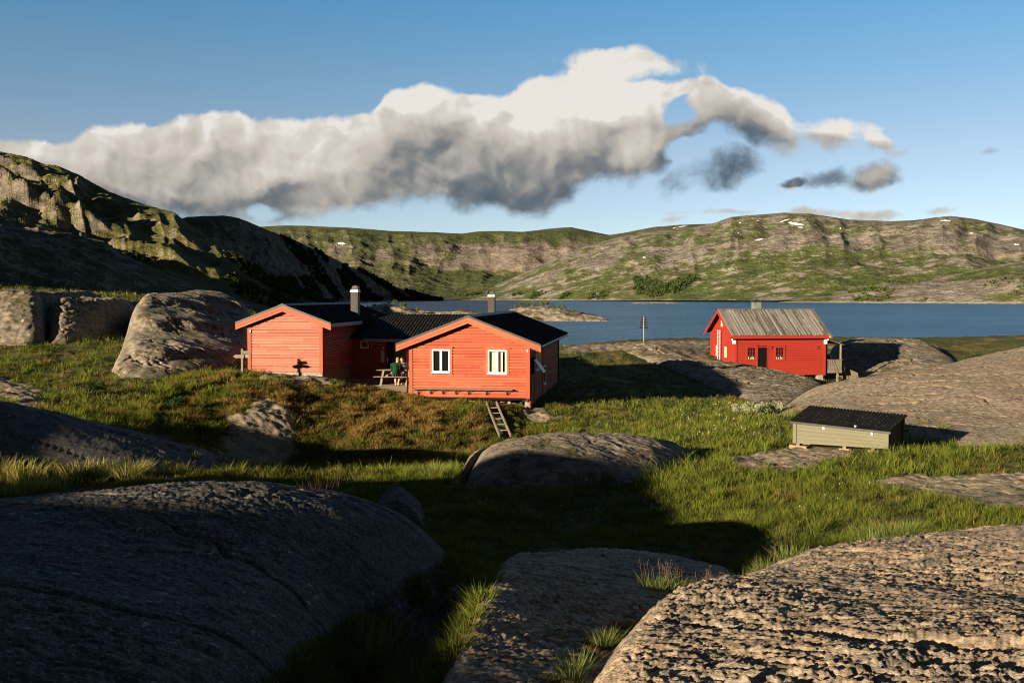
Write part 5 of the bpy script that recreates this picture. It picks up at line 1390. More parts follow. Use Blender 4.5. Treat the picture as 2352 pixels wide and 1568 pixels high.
# ------------------------------------------------------------------ the small deep red cabin by the lake
B = Frame(1688.3, 862.6, 70.0, rad(-6.8))
cab2 = empty('red_cabin', B.o, rad(6.8))
tag(cab2, 'smaller deep red cabin with a silvery board roof near the lake', 'cabin')
WX = B.at(1894.6, 860, 0)[0]
GWD = B.side(1633.4, 790, 0.0)[0]
ym = GWD / 2
zt = B.at(1790, 778.5, 0)[1]
zf = B.at(1790, 769.2, -0.38)[1]
_, zp = B.side(1649.7, 711, -0.4)
zp = B.at(1760, 710.5, ym)[1]
sl2 = (zp - zf) / (ym + 0.38)
zwe = zp - 0.14 - sl2 * ym
wins = []
w_ = MB()
ops = []
for q in ((1716.7, 1734.5), (1795.5, 1799.3 + 0.0)): pass
wq = [(B.at(1716.7, 797.7), B.at(1734.5, 824.7)), (B.at(1781.7, 797.7), B.at(1799.3, 824.7))]
ops = [(a[0] - 0.04, b[0] + 0.04, b[1] - 0.02, a[1] + 0.02) for a, b in wq]
(dxa, dza), (dxb, _) = B.at(1740.4, 798), B.at(1761.3, 798)
dz_ = B.at(1750, 852)[1]
siding(w_, lambda z: (0, WX), 0.0, zt + 0.1, 0.145, lambda a, n, z: (a, -n, z), ops + [(dxa, dxb, dz_, dza)], lip=0.016)
def limg(z):
    if z <= zwe: return (0.0, GWD)
    t = (z - zwe) / (zp - 0.14 - zwe)
    return (ym * t, GWD - ym * t)
siding(w_, limg, 0.0, zp - 0.16, 0.145, lambda a, n, z: (-n, GWD - a, z), (), lip=0.016)
w_.add([(WX, 0, 0), (WX, GWD, 0), (WX, GWD, zwe), (WX, ym, zp - 0.14), (WX, 0, zwe)], [(0, 1, 2, 3, 4)])
w_.quad((0, GWD, 0), (WX, GWD, 0), (WX, GWD, zwe), (0, GWD, zwe))
w_.quad((0.01, 0.01, 0.004), (WX, 0.01, 0.004), (WX, GWD, 0.004), (0.01, GWD, 0.004))
w_.build('wall', M_red_deep, cab2)
for k_, (x0_, x1_, y0_, y1_) in enumerate(((-0.03, 0.11, -0.05, 0.0), (WX - 0.11, WX + 0.03, -0.05, 0.0), (-0.05, 0.0, 0.002, 0.12), (-0.05, 0.0, GWD - 0.12, GWD + 0.03))):
    MB().box(x0_, x1_, y0_, y1_, -0.02, zwe + 0.02).build('corner_board', M_red_deep, cab2)
# roof of long boards running from ridge to eave, every second one lapped over its neighbours
xa_, xb_ = -0.42, B.at(1910.6, 768, -0.38)[0]
rb = MB()
nbd = int((xb_ - xa_) / 0.115)
zr_ = zp; 
for s in (-1, 1):
    for i in range(nbd):
        x0_ = xa_ + (xb_ - xa_) * i / nbd; x1_ = xa_ + (xb_ - xa_) * (i + 1) / nbd
        up = 0.028 if i % 2 else 0.0
        g_ = -0.018 if i % 2 else 0.012
        e = random.uniform(-0.02, 0.03)
        ye_ = ym + s * (ym + 0.38 + e); ze_ = zr_ - sl2 * (ym + 0.38 + e)
        p = [(x0_ + g_, ye_, ze_ + up - 0.03), (x1_ - g_, ye_, ze_ + up - 0.03), (x1_ - g_, ym, zr_ + up - 0.03), (x0_ + g_, ym, zr_ + up - 0.03)]
        if s > 0: p = p[::-1]
        rb.hexa(p + [(a, b, c + 0.03) for a, b, c in p])
roof2 = rb.build('roof', M_roofwood, cab2)
MB().bar((xa_ - 0.01, ym - 0.06, zr_ + 0.035), (xb_ + 0.01, ym - 0.06, zr_ + 0.035), 0.16, 0.025).build('ridge_board', M_wood, roof2)
bb = MB()
for s in (-1, 1):
    for xq in (xa_ - 0.03, xb_ - 0.01):
        ye_ = ym + s * (ym + 0.42); ze_ = zr_ - sl2 * (ym + 0.42)
        m_ = MB().hexa([(xq, ye_, ze_ - 0.26), (xq + 0.035, ye_, ze_ - 0.26), (xq + 0.035, ym, zr_ - 0.26), (xq, ym, zr_ - 0.26), (xq, ye_, ze_ - 0.035), (xq + 0.035, ye_, ze_ - 0.035), (xq + 0.035, ym, zr_ - 0.035), (xq, ym, zr_ - 0.035)])
        m_.build('barge_board', M_red_deep if xq < 0 else M_wood, cab2)
MB().box(xa_, xb_ - 0.02, -0.40, -0.365, zf - 0.25, zf - 0.04).build('eave_board', M_red_deep, cab2)
MB().quad((xa_, -0.36, zf - 0.18), (xb_, -0.36, zf - 0.18), (xb_, 0.0, zf - 0.1), (xa_, 0.0, zf - 0.1)).build('soffit', M_red_deep, roof2)
MB().tube([(xb_ - 0.15, -0.43, zf - 0.14), (xb_ - 0.15, -0.40, zf - 0.14)], 0.05, 10).build('lamp', M_plastic_white, cab2)
def paned(parent, to, x0, x1, z0, z1, nx, nz, curtain=False):
    m_ = MB(); bw = 0.022
    def bx_(a, b, c, d_, n0, n1):
        p = [to(a, n0, c), to(b, n0, c), to(b, n1, c), to(a, n1, c), to(a, n0, d_), to(b, n0, d_), to(b, n1, d_), to(a, n1, d_)]
        m_.hexa(p)
    for i in range(nx + 1):
        w2 = 0.04 if i in (0, nx) else bw
        xc = x0 + (x1 - x0) * i / nx
        bx_(xc - w2 / 2, xc + w2 / 2, z0, z1, 0.035, -0.02)
    for j in range(nz + 1):
        w2 = 0.04 if j in (0, nz) else bw
        zc = z0 + (z1 - z0) * j / nz
        bx_(x0, x1, zc - w2 / 2, zc + w2 / 2, 0.031, -0.016)
    wi = m_.build('window', M_red_deep, parent)
    pn_ = 0.027 if curtain else 0.004
    m2 = MB(); m2.quad(to(x0, pn_, z0), to(x1, pn_, z0), to(x1, pn_, z1), to(x0, pn_, z1)); m2.build('pane', M_glass_dark if not curtain else M_glass, wi)
    if curtain:
        m3 = MB(); m3.quad(to(x0, 0.021, z0), to(x1, 0.021, z0), to(x1, 0.021, z1), to(x0, 0.021, z1)); m3.build('curtain', M_cream, wi)
    m_ = MB(); cw = 0.11
    bx_(x0 - cw, x0, z0 - 0.12, z1, 0.045, 0.0); bx_(x1, x1 + cw, z0 - 0.12, z1, 0.045, 0.0); bx_(x0 - cw, x1 + cw, z1, z1 + 0.11, 0.045, 0.0); bx_(x0, x1, z0 - 0.12, z0, 0.045, 0.0)
    bx_(x0 - cw - 0.05, x1 + cw + 0.05, z1 + 0.11, z1 + 0.14, 0.085, 0.0)
    m_.build('casing', M_red_deep, wi)
    return wi
M_bottle = plain('bottle glass green', (0.25, 0.5, 0.3), 0.2, 0, 0.5, 0.3)
toF = lambda a, n, z: (a, -n, z)
for a, b in wq:
    wi = paned(cab2, toF, a[0], b[0], b[1], a[1], 3, 3)
    bt = MB()
    for k in range(4):
        xx_ = a[0] + (b[0] - a[0]) * (0.15 + 0.22 * k); hh = (0.18, 0.11, 0.2, 0.14)[k]
        bt.tube([(xx_, -0.025, b[1] + 0.02), (xx_, -0.025, b[1] + 0.02 + hh * 0.6), (xx_, -0.025, b[1] + 0.02 + hh)], [0.03, 0.028, 0.01], 8)
    bt.build('bottles', M_bottle, wi)['kind'] = 'stuff'
MB().box(dxa, dxb, -0.02, 0.02, max(dz_, 0.02), dza).build('door', plain('black doorway', (0.005, 0.005, 0.005), 0.9, 0, 0.03), cab2)
MB().box(dxa - 0.07, dxa - 0.003, -0.045, 0.0, max(dz_, 0.02), dza + 0.06).box(dxb + 0.003, dxb + 0.05, -0.045, 0.0, max(dz_, 0.02), dza + 0.06).box(dxa - 0.003, dxb + 0.003, -0.045, 0.0, dza + 0.002, dza + 0.06).build('door_frame', M_red_deep, cab2)
for cxp in (998, 1484):
    u, z = B.at(0.21967 * cxp + 1550.4, 798)
    MB().box(u - 0.1, u + 0.1, -0.07, -0.0, z - 0.09, z + 0.06).hexa([(u - 0.12, -0.12, z + 0.05), (u + 0.12, -0.12, z + 0.05), (u + 0.12, -0.0, z + 0.09), (u - 0.12, -0.0, z + 0.09), (u - 0.12, -0.12, z + 0.07), (u + 0.12, -0.12, z + 0.07), (u + 0.12, 0.0, z + 0.11), (u - 0.12, 0.0, z + 0.11)]).build('vent_hood', M_red_deep, cab2)
for cxp, nm in ((605, 0), (1562, 1)):
    u, z = B.at(0.21967 * (cxp + 8) + 1550.4, 0.21967 * 558 + 660.4)
    MB().box(u - 0.12, u + 0.12, -0.09, -0.052, z - 0.20, z + 0.20).build('lamp_box', M_plastic_white, cab2, bevel=0.01)
    MB().ball((u + (0.15 if nm else -0.12), -0.12, z + 0.12), 0.09, 10, 6).build('lamp', M_plastic_white, cab2, smooth=True)
# gable end: two small windows, an upper window
toG = lambda a, n, z: (-n, GWD - a, z)
def gp(px_, py_):
    y_, z_ = B.side(px_, py_, 0.0); return GWD - y_, z_
def gwin(x0c, x1c, y0c, y1c, nx, nz):
    a = gp(0.21967 * x0c + 1550.4, 0.21967 * y0c + 660.4); b = gp(0.21967 * x1c + 1550.4, 0.21967 * y1c + 660.4)
    return paned(cab2, toG, a[0], b[0], b[1], a[1], nx, nz, True)
gwin(430, 455, 600, 715, 2, 3); gwin(520, 547, 612, 735, 3, 3); gwin(482, 508, 335, 412, 3, 2)
# white ladder fixed up the gable
la = gp(0.21967 * 472 + 1550.4, 0.21967 * 440 + 660.4); lb = gp(0.21967 * 494 + 1550.4, 0.21967 * 440 + 660.4)
lad = empty('metal_ladder', B.world(-0.18, GWD - (la[0] + lb[0]) / 2, 0.0), rad(6.8))
tag(lad, 'white metal ladder standing against the gable of the small red cabin', 'ladder')
hw = max(0.18, abs(lb[0] - la[0]) / 2)
for s in (-1, 1): MB().box(-0.03, 0.03, s * hw - 0.035, s * hw + 0.035, -0.3, la[1]).build('stile', M_alu, lad)
k_ = 0
while 0.1 + 0.28 * k_ < la[1] - 0.1:
    MB().tube([(0, -hw, 0.1 + 0.28 * k_), (0, hw, 0.1 + 0.28 * k_)], 0.02, 6).build('rung', M_alu, lad); k_ += 1
# chimney
c0, c1 = B.at(1730.5, 705, ym + 0.5)[0], B.at(1747.5, 705, ym + 0.5)[0]
ct = B.at(1740, 693.5, ym + 0.5)[1]; ctt = B.at(1740, 687, ym + 0.5)[1]
ch = MB().box(c0, c1, ym + 0.4, ym + 0.95, zp - 0.6, ct).build('chimney', plain('grey green chimney plates', (0.13, 0.14, 0.12), 0.6, 0.1), cab2, bevel=0.01)
MB().box(c0 - 0.04, c1 + 0.04, ym + 0.36, ym + 0.99, ct + 0.002, ct + 0.06).box(c0 + 0.06, c1 - 0.06, ym + 0.46, ym + 0.89, ct + 0.062, ct + 0.16).bar((c0 + 0.1, ym + 0.6, ct + 0.21), (c1 - 0.1, ym + 0.6, ct + 0.21), 0.1, 0.03).bar(((c0 + c1) / 2, ym + 0.6, ct + 0.16), ((c0 + c1) / 2, ym + 0.6, ct + 0.24), 0.05, 0.05).build('cap', M_black, ch)
# piers
for (p0, p1, py_, yv) in ((1250, 1305, 950, 0.1), (1490, 1550, 985, 0.05)):
    a, b = B.at(0.21967 * p0 + 1550.4, 866, yv)[0], B.at(0.21967 * p1 + 1550.4, 866, yv)[0]
    MB().box(a, b, yv, yv + 0.35, B.gnd((a + b) / 2, yv) - 0.4, -0.004).build('pier', M_concrete, cab2, bevel=0.01)
for xx_ in (0.2, 3.0, WX - 0.5): MB().box(xx_, xx_ + 0.35, GWD - 0.4, GWD - 0.05, -1.6, -0.004).build('pier', M_concrete, cab2)
# porch with railing, roof and stairs on the lake side end
PX = B.at(1932.4, 850, 0.15)[0]
fz = B.at(1915, 851, 0.15)[1]; rz_ = B.at(1915, 826.5, 0.15)[1]
pd_ = 2.6
MB().box(WX + 0.02, PX, 0.15, 0.15 + pd_, fz - 0.06, fz).build('porch_floor', M_deck, cab2)
MB().box(WX + 0.02, PX + 0.03, 0.10, 0.148, fz - 0.16, fz + 0.06).build('porch_beam', M_wood, cab2)
rl = MB().box(WX + 0.02, PX + 0.06, 0.06, 0.17, rz_ - 0.0, rz_ + 0.045)
n_ = 9
for i in range(n_):
    xx_ = WX + 0.03 + (PX - WX - 0.03) * i / n_
    rl.box(xx_ + 0.012, xx_ + (PX - WX) / n_ - 0.012, 0.10 + 0.02 * (i % 2), 0.125 + 0.02 * (i % 2), fz + 0.062, rz_ - 0.002)
rl.build('railing', M_wood, cab2)
zt2 = B.at(1930, 789, 0.15)[1]
MB().box(PX - 0.10, PX - 0.01, 0.15, 0.24, fz + 0.002, zt2).build('porch_post', M_pine, cab2)
MB().box(PX - 0.10, PX - 0.01, pd_ - 0.1, pd_, fz + 0.002, zt2).build('porch_post', M_wood, cab2)
MB().box(PX - 0.30, PX - 0.18, 0.2, 0.32, B.gnd(PX, 0.2) - 0.3, fz - 0.062).build('pier', M_pine, cab2)
za_, zb2_ = B.at(1908, 778, -0.1)[1], B.at(1939, 791, -0.1)[1]
xr_ = B.at(1939, 791, -0.1)[0]
MB().hexa([(WX + 0.03, -0.1, za_ - 0.04), (xr_, -0.1, zb2_ - 0.04), (xr_, pd_ + 0.3, zb2_ - 0.04), (WX + 0.03, pd_ + 0.3, za_ - 0.04), (WX + 0.03, -0.1, za_), (xr_, -0.1, zb2_), (xr_, pd_ + 0.3, zb2_), (WX + 0.03, pd_ + 0.3, za_)]).build('porch_roof', M_wood, cab2)
s0x, s0z = B.at(1934, 836, 0.9); s1x, s1z = B.at(1970, 858, 0.9)
gz_ = B.gnd(s1x, 0.9)
st = MB()
nst = 4
for i in range(nst):
    t0, t1 = i / nst, (i + 1) / nst
    x0_ = PX + (s1x - PX) * t0; x1_ = PX + (s1x - PX) * t1
    zz = fz - (fz - gz_) * (t0 + t1) / 2
    st.box(x0_, x1_ + 0.02, 0.95, 1.8, zz - 0.04, zz)
stair = st.build('stairs', M_wood, cab2)
sr = MB()
for i in range(9):
    t0 = i / 9
    xx_ = PX + (s1x - PX) * (t0 + 0.02); zz = s0z + (s1z - s0z) * t0; zz2 = s0z + (s1z - s0z) * (t0 + 0.1)
    w2 = (s1x - PX) / 9 - 0.01
    lo = max(zz - 0.85, gz_ - 0.1)
    sr.hexa([(xx_, 0.9, lo), (xx_ + w2, 0.9, lo), (xx_ + w2, 0.925, lo), (xx_, 0.925, lo), (xx_, 0.9, zz), (xx_ + w2, 0.9, zz2), (xx_ + w2, 0.925, zz2), (xx_, 0.925, zz)])
sr.bar((PX, 0.91, s0z + 0.03), (s1x, 0.91, s1z + 0.03), 0.1, 0.04)
sr.build('railing', M_wood, stair)
MB().tube([(WX + 0.06, -0.06, zt - 0.3), (WX + 0.95, -0.25, B.gnd(WX + 0.95, -0.25))], 0.012, 5).build('guy_wire', M_steel, cab2)

# ------------------------------------------------------------------ daymark on the ridge
mp = P(1478.5, 795, 75); mp.z = gz(mp.x, mp.y)
dm = empty('daymark', mp)
tag(dm, 'tall grey pole carrying five black horizontal boards in a triangle above the lake', 'daymark')
s = 75 / FP / (1.7415 * 2.94)
top = P(1478.5, 726, 75).z - mp.z
MB().tube([(0, 0, -0.3), (0, 0, top)], 0.04, 10).build('pole', plain('grey mast', (0.22, 0.21, 0.19), 0.5), dm, smooth=True)
k = 75 / FP / 1.7415 / 2.94
for (hw_, yc, hh_) in ((24, 48, 18), (34, 80, 19), (44, 107, 20), (40, 140, 20), (48, 172, 20)):
    z = top - (yc - 38) * k
    MB().box(-hw_ * k, hw_ * k, 0.046, 0.07, z - hh_ * k / 2, z + hh_ * k / 2).build('board', M_black, dm)
MB().tube([(0, 0, -0.25), (0, 0, 0.10)], [0.32, 0.22], 12).build('base', M_concrete, dm)

# ------------------------------------------------------------------ storage box
X_ = Frame(1822.9, 1019, 30.0, rad(40))
bxo = empty('storage_box', X_.o, -rad(40))
tag(bxo, 'greenish wooden storage box with a black corrugated lid in the meadow', 'storage box')
LB = X_.at(2040, 1010, 0)[0]
ztl = X_.at(1824, 969)[1]; ztr = X_.at(2040.8, 993)[1]; zbl_ = X_.at(1822.7, 1017)[1]; zbr_ = X_.at(2039, 1031)[1]
DPT = 1.25
rise = 0.30
f_ = MB()
for i in range(5):
    t0, t1 = i / 5, (i + 1) / 5
    za0 = zbl_ + (ztl - zbl_) * t0 + 0.004; za1 = zbl_ + (ztl - zbl_) * t1 - 0.004; zb0 = zbr_ + (ztr - zbr_) * t0 + 0.004; zb1 = zbr_ + (ztr - zbr_) * t1 - 0.004
    f_.hexa([(0.02, 0, za0), (LB - 0.02, 0, zb0), (LB - 0.02, 0.03, zb0), (0.02, 0.03, za0), (0.02, 0, za1), (LB - 0.02, 0, zb1), (LB - 0.02, 0.03, zb1), (0.02, 0.03, za1)])
f_.hexa([(0.02, 0.022, zbl_), (LB - 0.02, 0.022, zbr_), (LB - 0.02, 0.04, zbr_), (0.02, 0.04, zbl_), (0.02, 0.022, ztl), (LB - 0.02, 0.022, ztr), (LB - 0.02, 0.04, ztr), (0.02, 0.04, ztl)])
f_.build('front_panel', M_boxwood, bxo)
for x0_, zb_, zt_2, sgn in ((0.0, zbl_, ztl, 1), (LB, zbr_, ztr, -1)):
    m_ = MB()
    for i in range(5):
        t0, t1 = i / 5, (i + 1) / 5
        za0 = zb_ + (zt_2 - zb_) * t0; za1 = zb_ + (zt_2 - zb_) * t1 - 0.008
        zb0 = zb_ + (zt_2 + rise - zb_) * t0; zb1 = zb_ + (zt_2 + rise - zb_) * t1 - 0.008
        a_, b_ = (x0_, x0_ + 0.025 * sgn) if sgn > 0 else (x0_ - 0.025, x0_)
        m_.hexa([(a_, 0.045, za0), (b_, 0.045, za0), (b_, DPT, zb0), (a_, DPT, zb0), (a_, 0.045, za1), (b_, 0.045, za1), (b_, DPT, zb1), (a_, DPT, zb1)])
    m_.build('side_panel', M_boxwood, bxo)
MB().hexa([(0, DPT, zbl_), (LB, DPT, zbr_), (LB, DPT + 0.03, zbr_), (0, DPT + 0.03, zbl_), (0, DPT, ztl + rise), (LB, DPT, ztr + rise), (LB, DPT + 0.03, ztr + rise), (0, DPT + 0.03, ztl + rise)]).build('back_panel', M_boxwood, bxo)
for (x0_, y0_, z0_, z1_) in ((-0.02, -0.03, zbl_ - 0.0, ztl), (LB - 0.09, -0.03, zbr_, ztr)):
    MB().box(x0_, x0_ + 0.11, y0_, -0.002, z0_, z1_).build('corner_post', M_boxwood, bxo)
MB().box(LB + 0.002, LB + 0.05, DPT - 0.12, DPT - 0.02, zbr_ - 0.2, ztr + rise - 0.03).build('corner_post', M_wood, bxo)
lid = MB()
ov = 0.09
lz = 0.06
corrugated(lid, (-ov, -ov, ztl + lz), (LB + ov, -ov, ztr + lz), (LB + ov, DPT + ov, ztr + lz + rise + 0.03), (-ov, DPT + ov, ztl + lz + rise + 0.03), 30, 0.016, 0.03, 6)
lid_o = lid.build('lid', M_roof, bxo)
MB().hexa([(-ov, -ov + 0.005, ztl - 0.03), (LB + ov, -ov + 0.005, ztr - 0.03), (LB + ov, -ov + 0.035, ztr - 0.03), (-ov, -ov + 0.035, ztl - 0.03), (-ov, -ov + 0.005, ztl + lz - 0.03), (LB + ov, -ov + 0.005, ztr + lz - 0.03), (LB + ov, -ov + 0.035, ztr + lz - 0.03), (-ov, -ov + 0.035, ztl + lz - 0.03)]).build('lid_edge', M_black, lid_o)
sr = MB()
for r_ in range(1, 5):
    for i in range(14):
        t = (i + 0.5 + 0.3 * random.random()) / 14; v = r_ / 5
        sr.ball((-ov + (LB + 2 * ov) * t, -ov + (DPT + 2 * ov) * v, ztl + (ztr - ztl) * t + lz + rise * v + 0.024), 0.007, 6, 4)
sr.build('screw', M_zinc, lid_o)['kind'] = 'stuff'
for cxp, cyp in ((640, 415), (972, 415), (1147, 475)):
    u, z = X_.at(0.21967 * cxp + 1751.3, 0.21967 * cyp + 890, -0.01)
    MB().box(u - 0.035, u + 0.035, -0.03, -0.003, z - 0.06, z + 0.06).box(u - 0.02, u + 0.02, -0.05, -0.031, z - 0.02, z + 0.03).build('hasp', M_zinc, bxo)
for (xx_, w2, h2) in ((0.12, 0.55, 0.10), (1.55, 0.32, 0.07), (2.4, 0.3, 0.07)):
    for yy_ in (0.02, DPT - 0.25):
        zb_ = zbl_ + (zbr_ - zbl_) * xx_ / LB
        g_ = X_.gnd(xx_, yy_)
        MB().box(xx_ - w2 / 2, xx_ + w2 / 2, yy_, yy_ + 0.2, min(g_ - 0.05, zb_ - 0.14), zb_ - 0.075).build('support_block', M_pine, bxo)
        MB().box(xx_ - 0.05, xx_ + 0.05, yy_ + 0.02, yy_ + 0.18, zb_ - 0.074, zb_ + 0.01).build('support_block', M_wood, bxo)

# ------------------------------------------------------------------ two people at the picnic table
M_skin = plain('skin', (0.55, 0.30, 0.20), 0.55, 0, 0.3, 0.08)
M_hair1 = plain('fair brown hair', (0.30, 0.15, 0.06), 0.6, 0, 0.3, 0.3, 40)
M_hair2 = plain('dark hair', (0.05, 0.025, 0.014), 0.5, 0, 0.3, 0.3, 40)
M_greenj = plain('dark green sweater', (0.007, 0.030, 0.011), 0.85, 0, 0.1, 0.2, 30)
M_puff = plain('dark quilted jacket', (0.022, 0.022, 0.030), 0.45, 0, 0.4, 0.3, 20)
M_short = plain('dark shorts', (0.03, 0.03, 0.035), 0.8)
M_trous = plain('dark trousers', (0.03, 0.032, 0.04), 0.8)
M_shoe = plain('brown sandals', (0.10, 0.045, 0.03), 0.6)
M_eye = plain('eye', (0.03, 0.02, 0.015), 0.2)
def fuse(name, mb, mat, parent, vox=0.012):
    o = mb.build(name, mat, parent, smooth=True)
    r_ = o.modifiers.new('remesh', 'REMESH'); r_.mode = 'VOXEL'; r_.voxel_size = vox; r_.use_smooth_shade = True
    s_ = o.modifiers.new('smooth', 'SMOOTH'); s_.factor = 0.5; s_.iterations = 3
    return o
def hand(mb, wrist, fore, palm_n, side):
    """palm, four fingers curled a little and a thumb leaving the side of the palm"""
    f = fore.normalized(); n = palm_n.normalized(); s = f.cross(n).normalized() * side
    mb.tube([wrist, wrist + f * 0.045, wrist + f * 0.085], [0.026, 0.037, 0.033], 8)
    for i, ln_ in enumerate((0.070, 0.080, 0.074, 0.058)):
        b0 = wrist + f * 0.082 + s * (0.027 - 0.018 * i)
        b1 = b0 + f * ln_ * 0.5 - n * 0.006; b2 = b1 + (f * 0.8 - n * 0.55).normalized() * ln_ * 0.32; b3 = b2 + (f * 0.45 - n * 0.85).normalized() * ln_ * 0.26
        mb.tube([b0, b1, b2, b3], [0.0095, 0.009, 0.008, 0.006], 6)
    t0 = wrist + f * 0.03 + s * 0.028
    mb.tube([t0, t0 + (f * 0.6 + s * 0.8).normalized() * 0.035, t0 + (f * 0.6 + s * 0.8).normalized() * 0.035 + (f * 0.9 + s * 0.2 - n * 0.2).normalized() * 0.03], [0.013, 0.011, 0.008], 6)
def person(label, loc, yaw, J, top_mat, leg_mat, hair_mat, short, collar=0.0, hair_len=0.0, puffy=False):
    V_ = {k: Vector(v) for k, v in J.items()}
    root = empty('person', loc, yaw)
    tag(root, label, 'person')
    b = MB()
    hd = V_['head']; fdir = V_['face'].normalized(); upv = Vector((0, 0, 1)); rgt = fdir.cross(upv).normalized(); upv = rgt.cross(fdir).normalized()
    R_ = Matrix((rgt, fdir, upv)).transposed()
    def hp(x, y, z): return hd + R_ @ Vector((x, y, z))
    hb = MB().ball((0, 0, 0), (0.074, 0.095, 0.115), 14, 10).ball((0, 0.03, -0.06), (0.055, 0.065, 0.06), 12, 8).ball((0, 0.098, -0.012), (0.014, 0.02, 0.022), 8, 6).ball((0.076, -0.005, -0.01), (0.012, 0.022, 0.032), 8, 6).ball((-0.076, -0.005, -0.01), (0.012, 0.022, 0.032), 8, 6).ball((0, 0.088, -0.058), (0.026, 0.012, 0.008), 8, 5)
    b.add([hp(*v) for v in hb.v], hb.f)
    b.tube([V_['neck'] - Vector((0, 0, 0.03)), hd - upv * 0.06], [0.058, 0.055], 10)
    b.tube([V_['pelvis'], V_['chest'], V_['neck']], [0.13, 0.13, 0.07], 12)
    for s in 'LR':
        b.tube([V_['chest'] + (V_['sh' + s] - V_['chest']) * 0.6, V_['sh' + s], V_['el' + s], V_['wr' + s]], [0.055, 0.052, 0.042, 0.027], 10)
        fo = V_['wr' + s] - V_['el' + s]
        hand(b, V_['wr' + s], fo, Vector((0, 0, 1)), 1 if s == 'L' else -1)
        b.tube([V_['pelvis'] + (V_['hip' + s] - V_['pelvis']) * 0.8, V_['hip' + s], V_['kn' + s]], [0.09, 0.085, 0.058], 10)
        b.tube([V_['kn' + s], V_['kn' + s].lerp(V_['an' + s], 0.35), V_['an' + s]], [0.056, 0.055, 0.036], 10)
        b.tube([V_['an' + s], V_['an' + s] + Vector((0, 0.03, -0.045)), V_['an' + s] + Vector((0, 0.16, -0.062))], [0.038, 0.04, 0.026], 8)
    body = fuse('body', b, M_skin, root, 0.0075)
    ey = MB()
    for sx_ in (-1, 1): ey.ball(hp(0.032 * sx_, 0.083, 0.012), 0.009, 8, 6)
    ey.build('eyes', M_eye, root, smooth=True)
    h = MB(); hh = MB().ball((0, -0.016, 0.028), (0.083, 0.097, 0.103), 16, 10)
    if hair_len: hh.ball((0, -0.06, -0.03), (0.08, 0.055, 0.09 + hair_len), 12, 8).ball((0.05, -0.03, -0.02), (0.04, 0.06, 0.08), 10, 7).ball((-0.05, -0.03, -0.02), (0.04, 0.06, 0.08), 10, 7)
    h.add([hp(*v) for v in hh.v], hh.f)
    fuse('hair', h, hair_mat, root, 0.009)
    j = MB()
    x_ = 0.022 if not puffy else 0.038
    c_ = V_['chest']; sp_ = V_['pelvis'] + Vector((0, 0, -0.02))
    j.tube([sp_, sp_.lerp(c_, 0.5), c_, V_['neck'] - Vector((0, 0, 0.015))], [0.135 + x_, 0.13 + x_, 0.135 + x_, 0.075 + x_ * 0.5], 14)
    for s in 'LR':
        j.tube([c_ + (V_['sh' + s] - c_) * 0.5, V_['sh' + s], V_['el' + s], V_['el' + s].lerp(V_['wr' + s], 0.95)], [0.07 + x_, 0.058 + x_, 0.046 + x_, 0.034 + x_ * 0.7], 12)
    # widen the back: shoulders are broader than the round trunk
    j.tube([V_['shL'], V_['neck'].lerp(c_, 0.45), V_['shR']], [0.06 + x_, 0.085 + x_, 0.06 + x_], 10)
    if collar: j.tube([V_['neck'] - Vector((0, 0, 0.02)), V_['neck'] + Vector((0, 0.01, collar))], [0.085, 0.092], 12)
    if puffy:
        for k_ in range(5):
            q = sp_.lerp(c_, 0.1 + 0.22 * k_); j.tube([q, q + (c_ - sp_).normalized() * 0.05], [0.185, 0.185], 14)
        j.ball(V_['neck'] + Vector((0.0, -0.10, -0.02)), (0.12, 0.07, 0.07), 12, 8)
    fuse('jacket' if puffy else 'sweater', j, top_mat, root, 0.011)
    t = MB()
    for s in 'LR':
        t.tube([V_['pelvis'], V_['hip' + s], V_['kn' + s].lerp(V_['hip' + s], 0.18 if short else 0.0)], [0.13, 0.105, 0.078 if short else 0.07], 12)
        if not short: t.tube([V_['kn' + s], V_['an' + s] + Vector((0, 0, 0.02))], [0.07, 0.052], 10)
    fuse('shorts' if short else 'trousers', t, leg_mat, root, 0.011)
    for s in 'LR':
        a = V_['an' + s]
        MB().hexa([(a.x - 0.045, a.y - 0.06, 0.004), (a.x + 0.045, a.y - 0.06, 0.004), (a.x + 0.05, a.y + 0.20, 0.004), (a.x - 0.05, a.y + 0.20, 0.004), (a.x - 0.045, a.y - 0.06, 0.026), (a.x + 0.045, a.y - 0.06, 0.026), (a.x + 0.05, a.y + 0.20, 0.024), (a.x - 0.05, a.y + 0.20, 0.024)]).tube([(a.x - 0.05, a.y + 0.10, 0.02), (a.x, a.y + 0.09, 0.075), (a.x + 0.05, a.y + 0.10, 0.02)], 0.014, 6).build('sandal' if short else 'shoe', M_shoe, root, bevel=0.006)
    return root
pl = PT + A.r * 0.06
person('person in a green sweater and shorts sitting with back turned at the picnic table', pl, -YAW, dict(
    pelvis=(0, 0.13, 0.55), chest=(0.01, 0.22, 0.90), neck=(0.03, 0.30, 1.08), head=(0.07, 0.37, 1.21), face=(0.35, 0.9, -0.25),
    shL=(-0.19, 0.25, 1.0), elL=(-0.23, 0.42, 0.76), wrL=(-0.05, 0.60, 0.775), shR=(0.21, 0.27, 1.0), elR=(0.26, 0.46, 0.77), wrR=(0.10, 0.66, 0.775),
    hipL=(-0.09, 0.18, 0.53), knL=(-0.12, 0.56, 0.50), anL=(-0.02, 0.30, 0.085), hipR=(0.09, 0.18, 0.53), knR=(0.13, 0.56, 0.50), anR=(0.10, 0.30, 0.085)),
    M_greenj, M_short, M_hair1, True)
pl2 = PT + A.r * 0.27 + A.d * 1.41
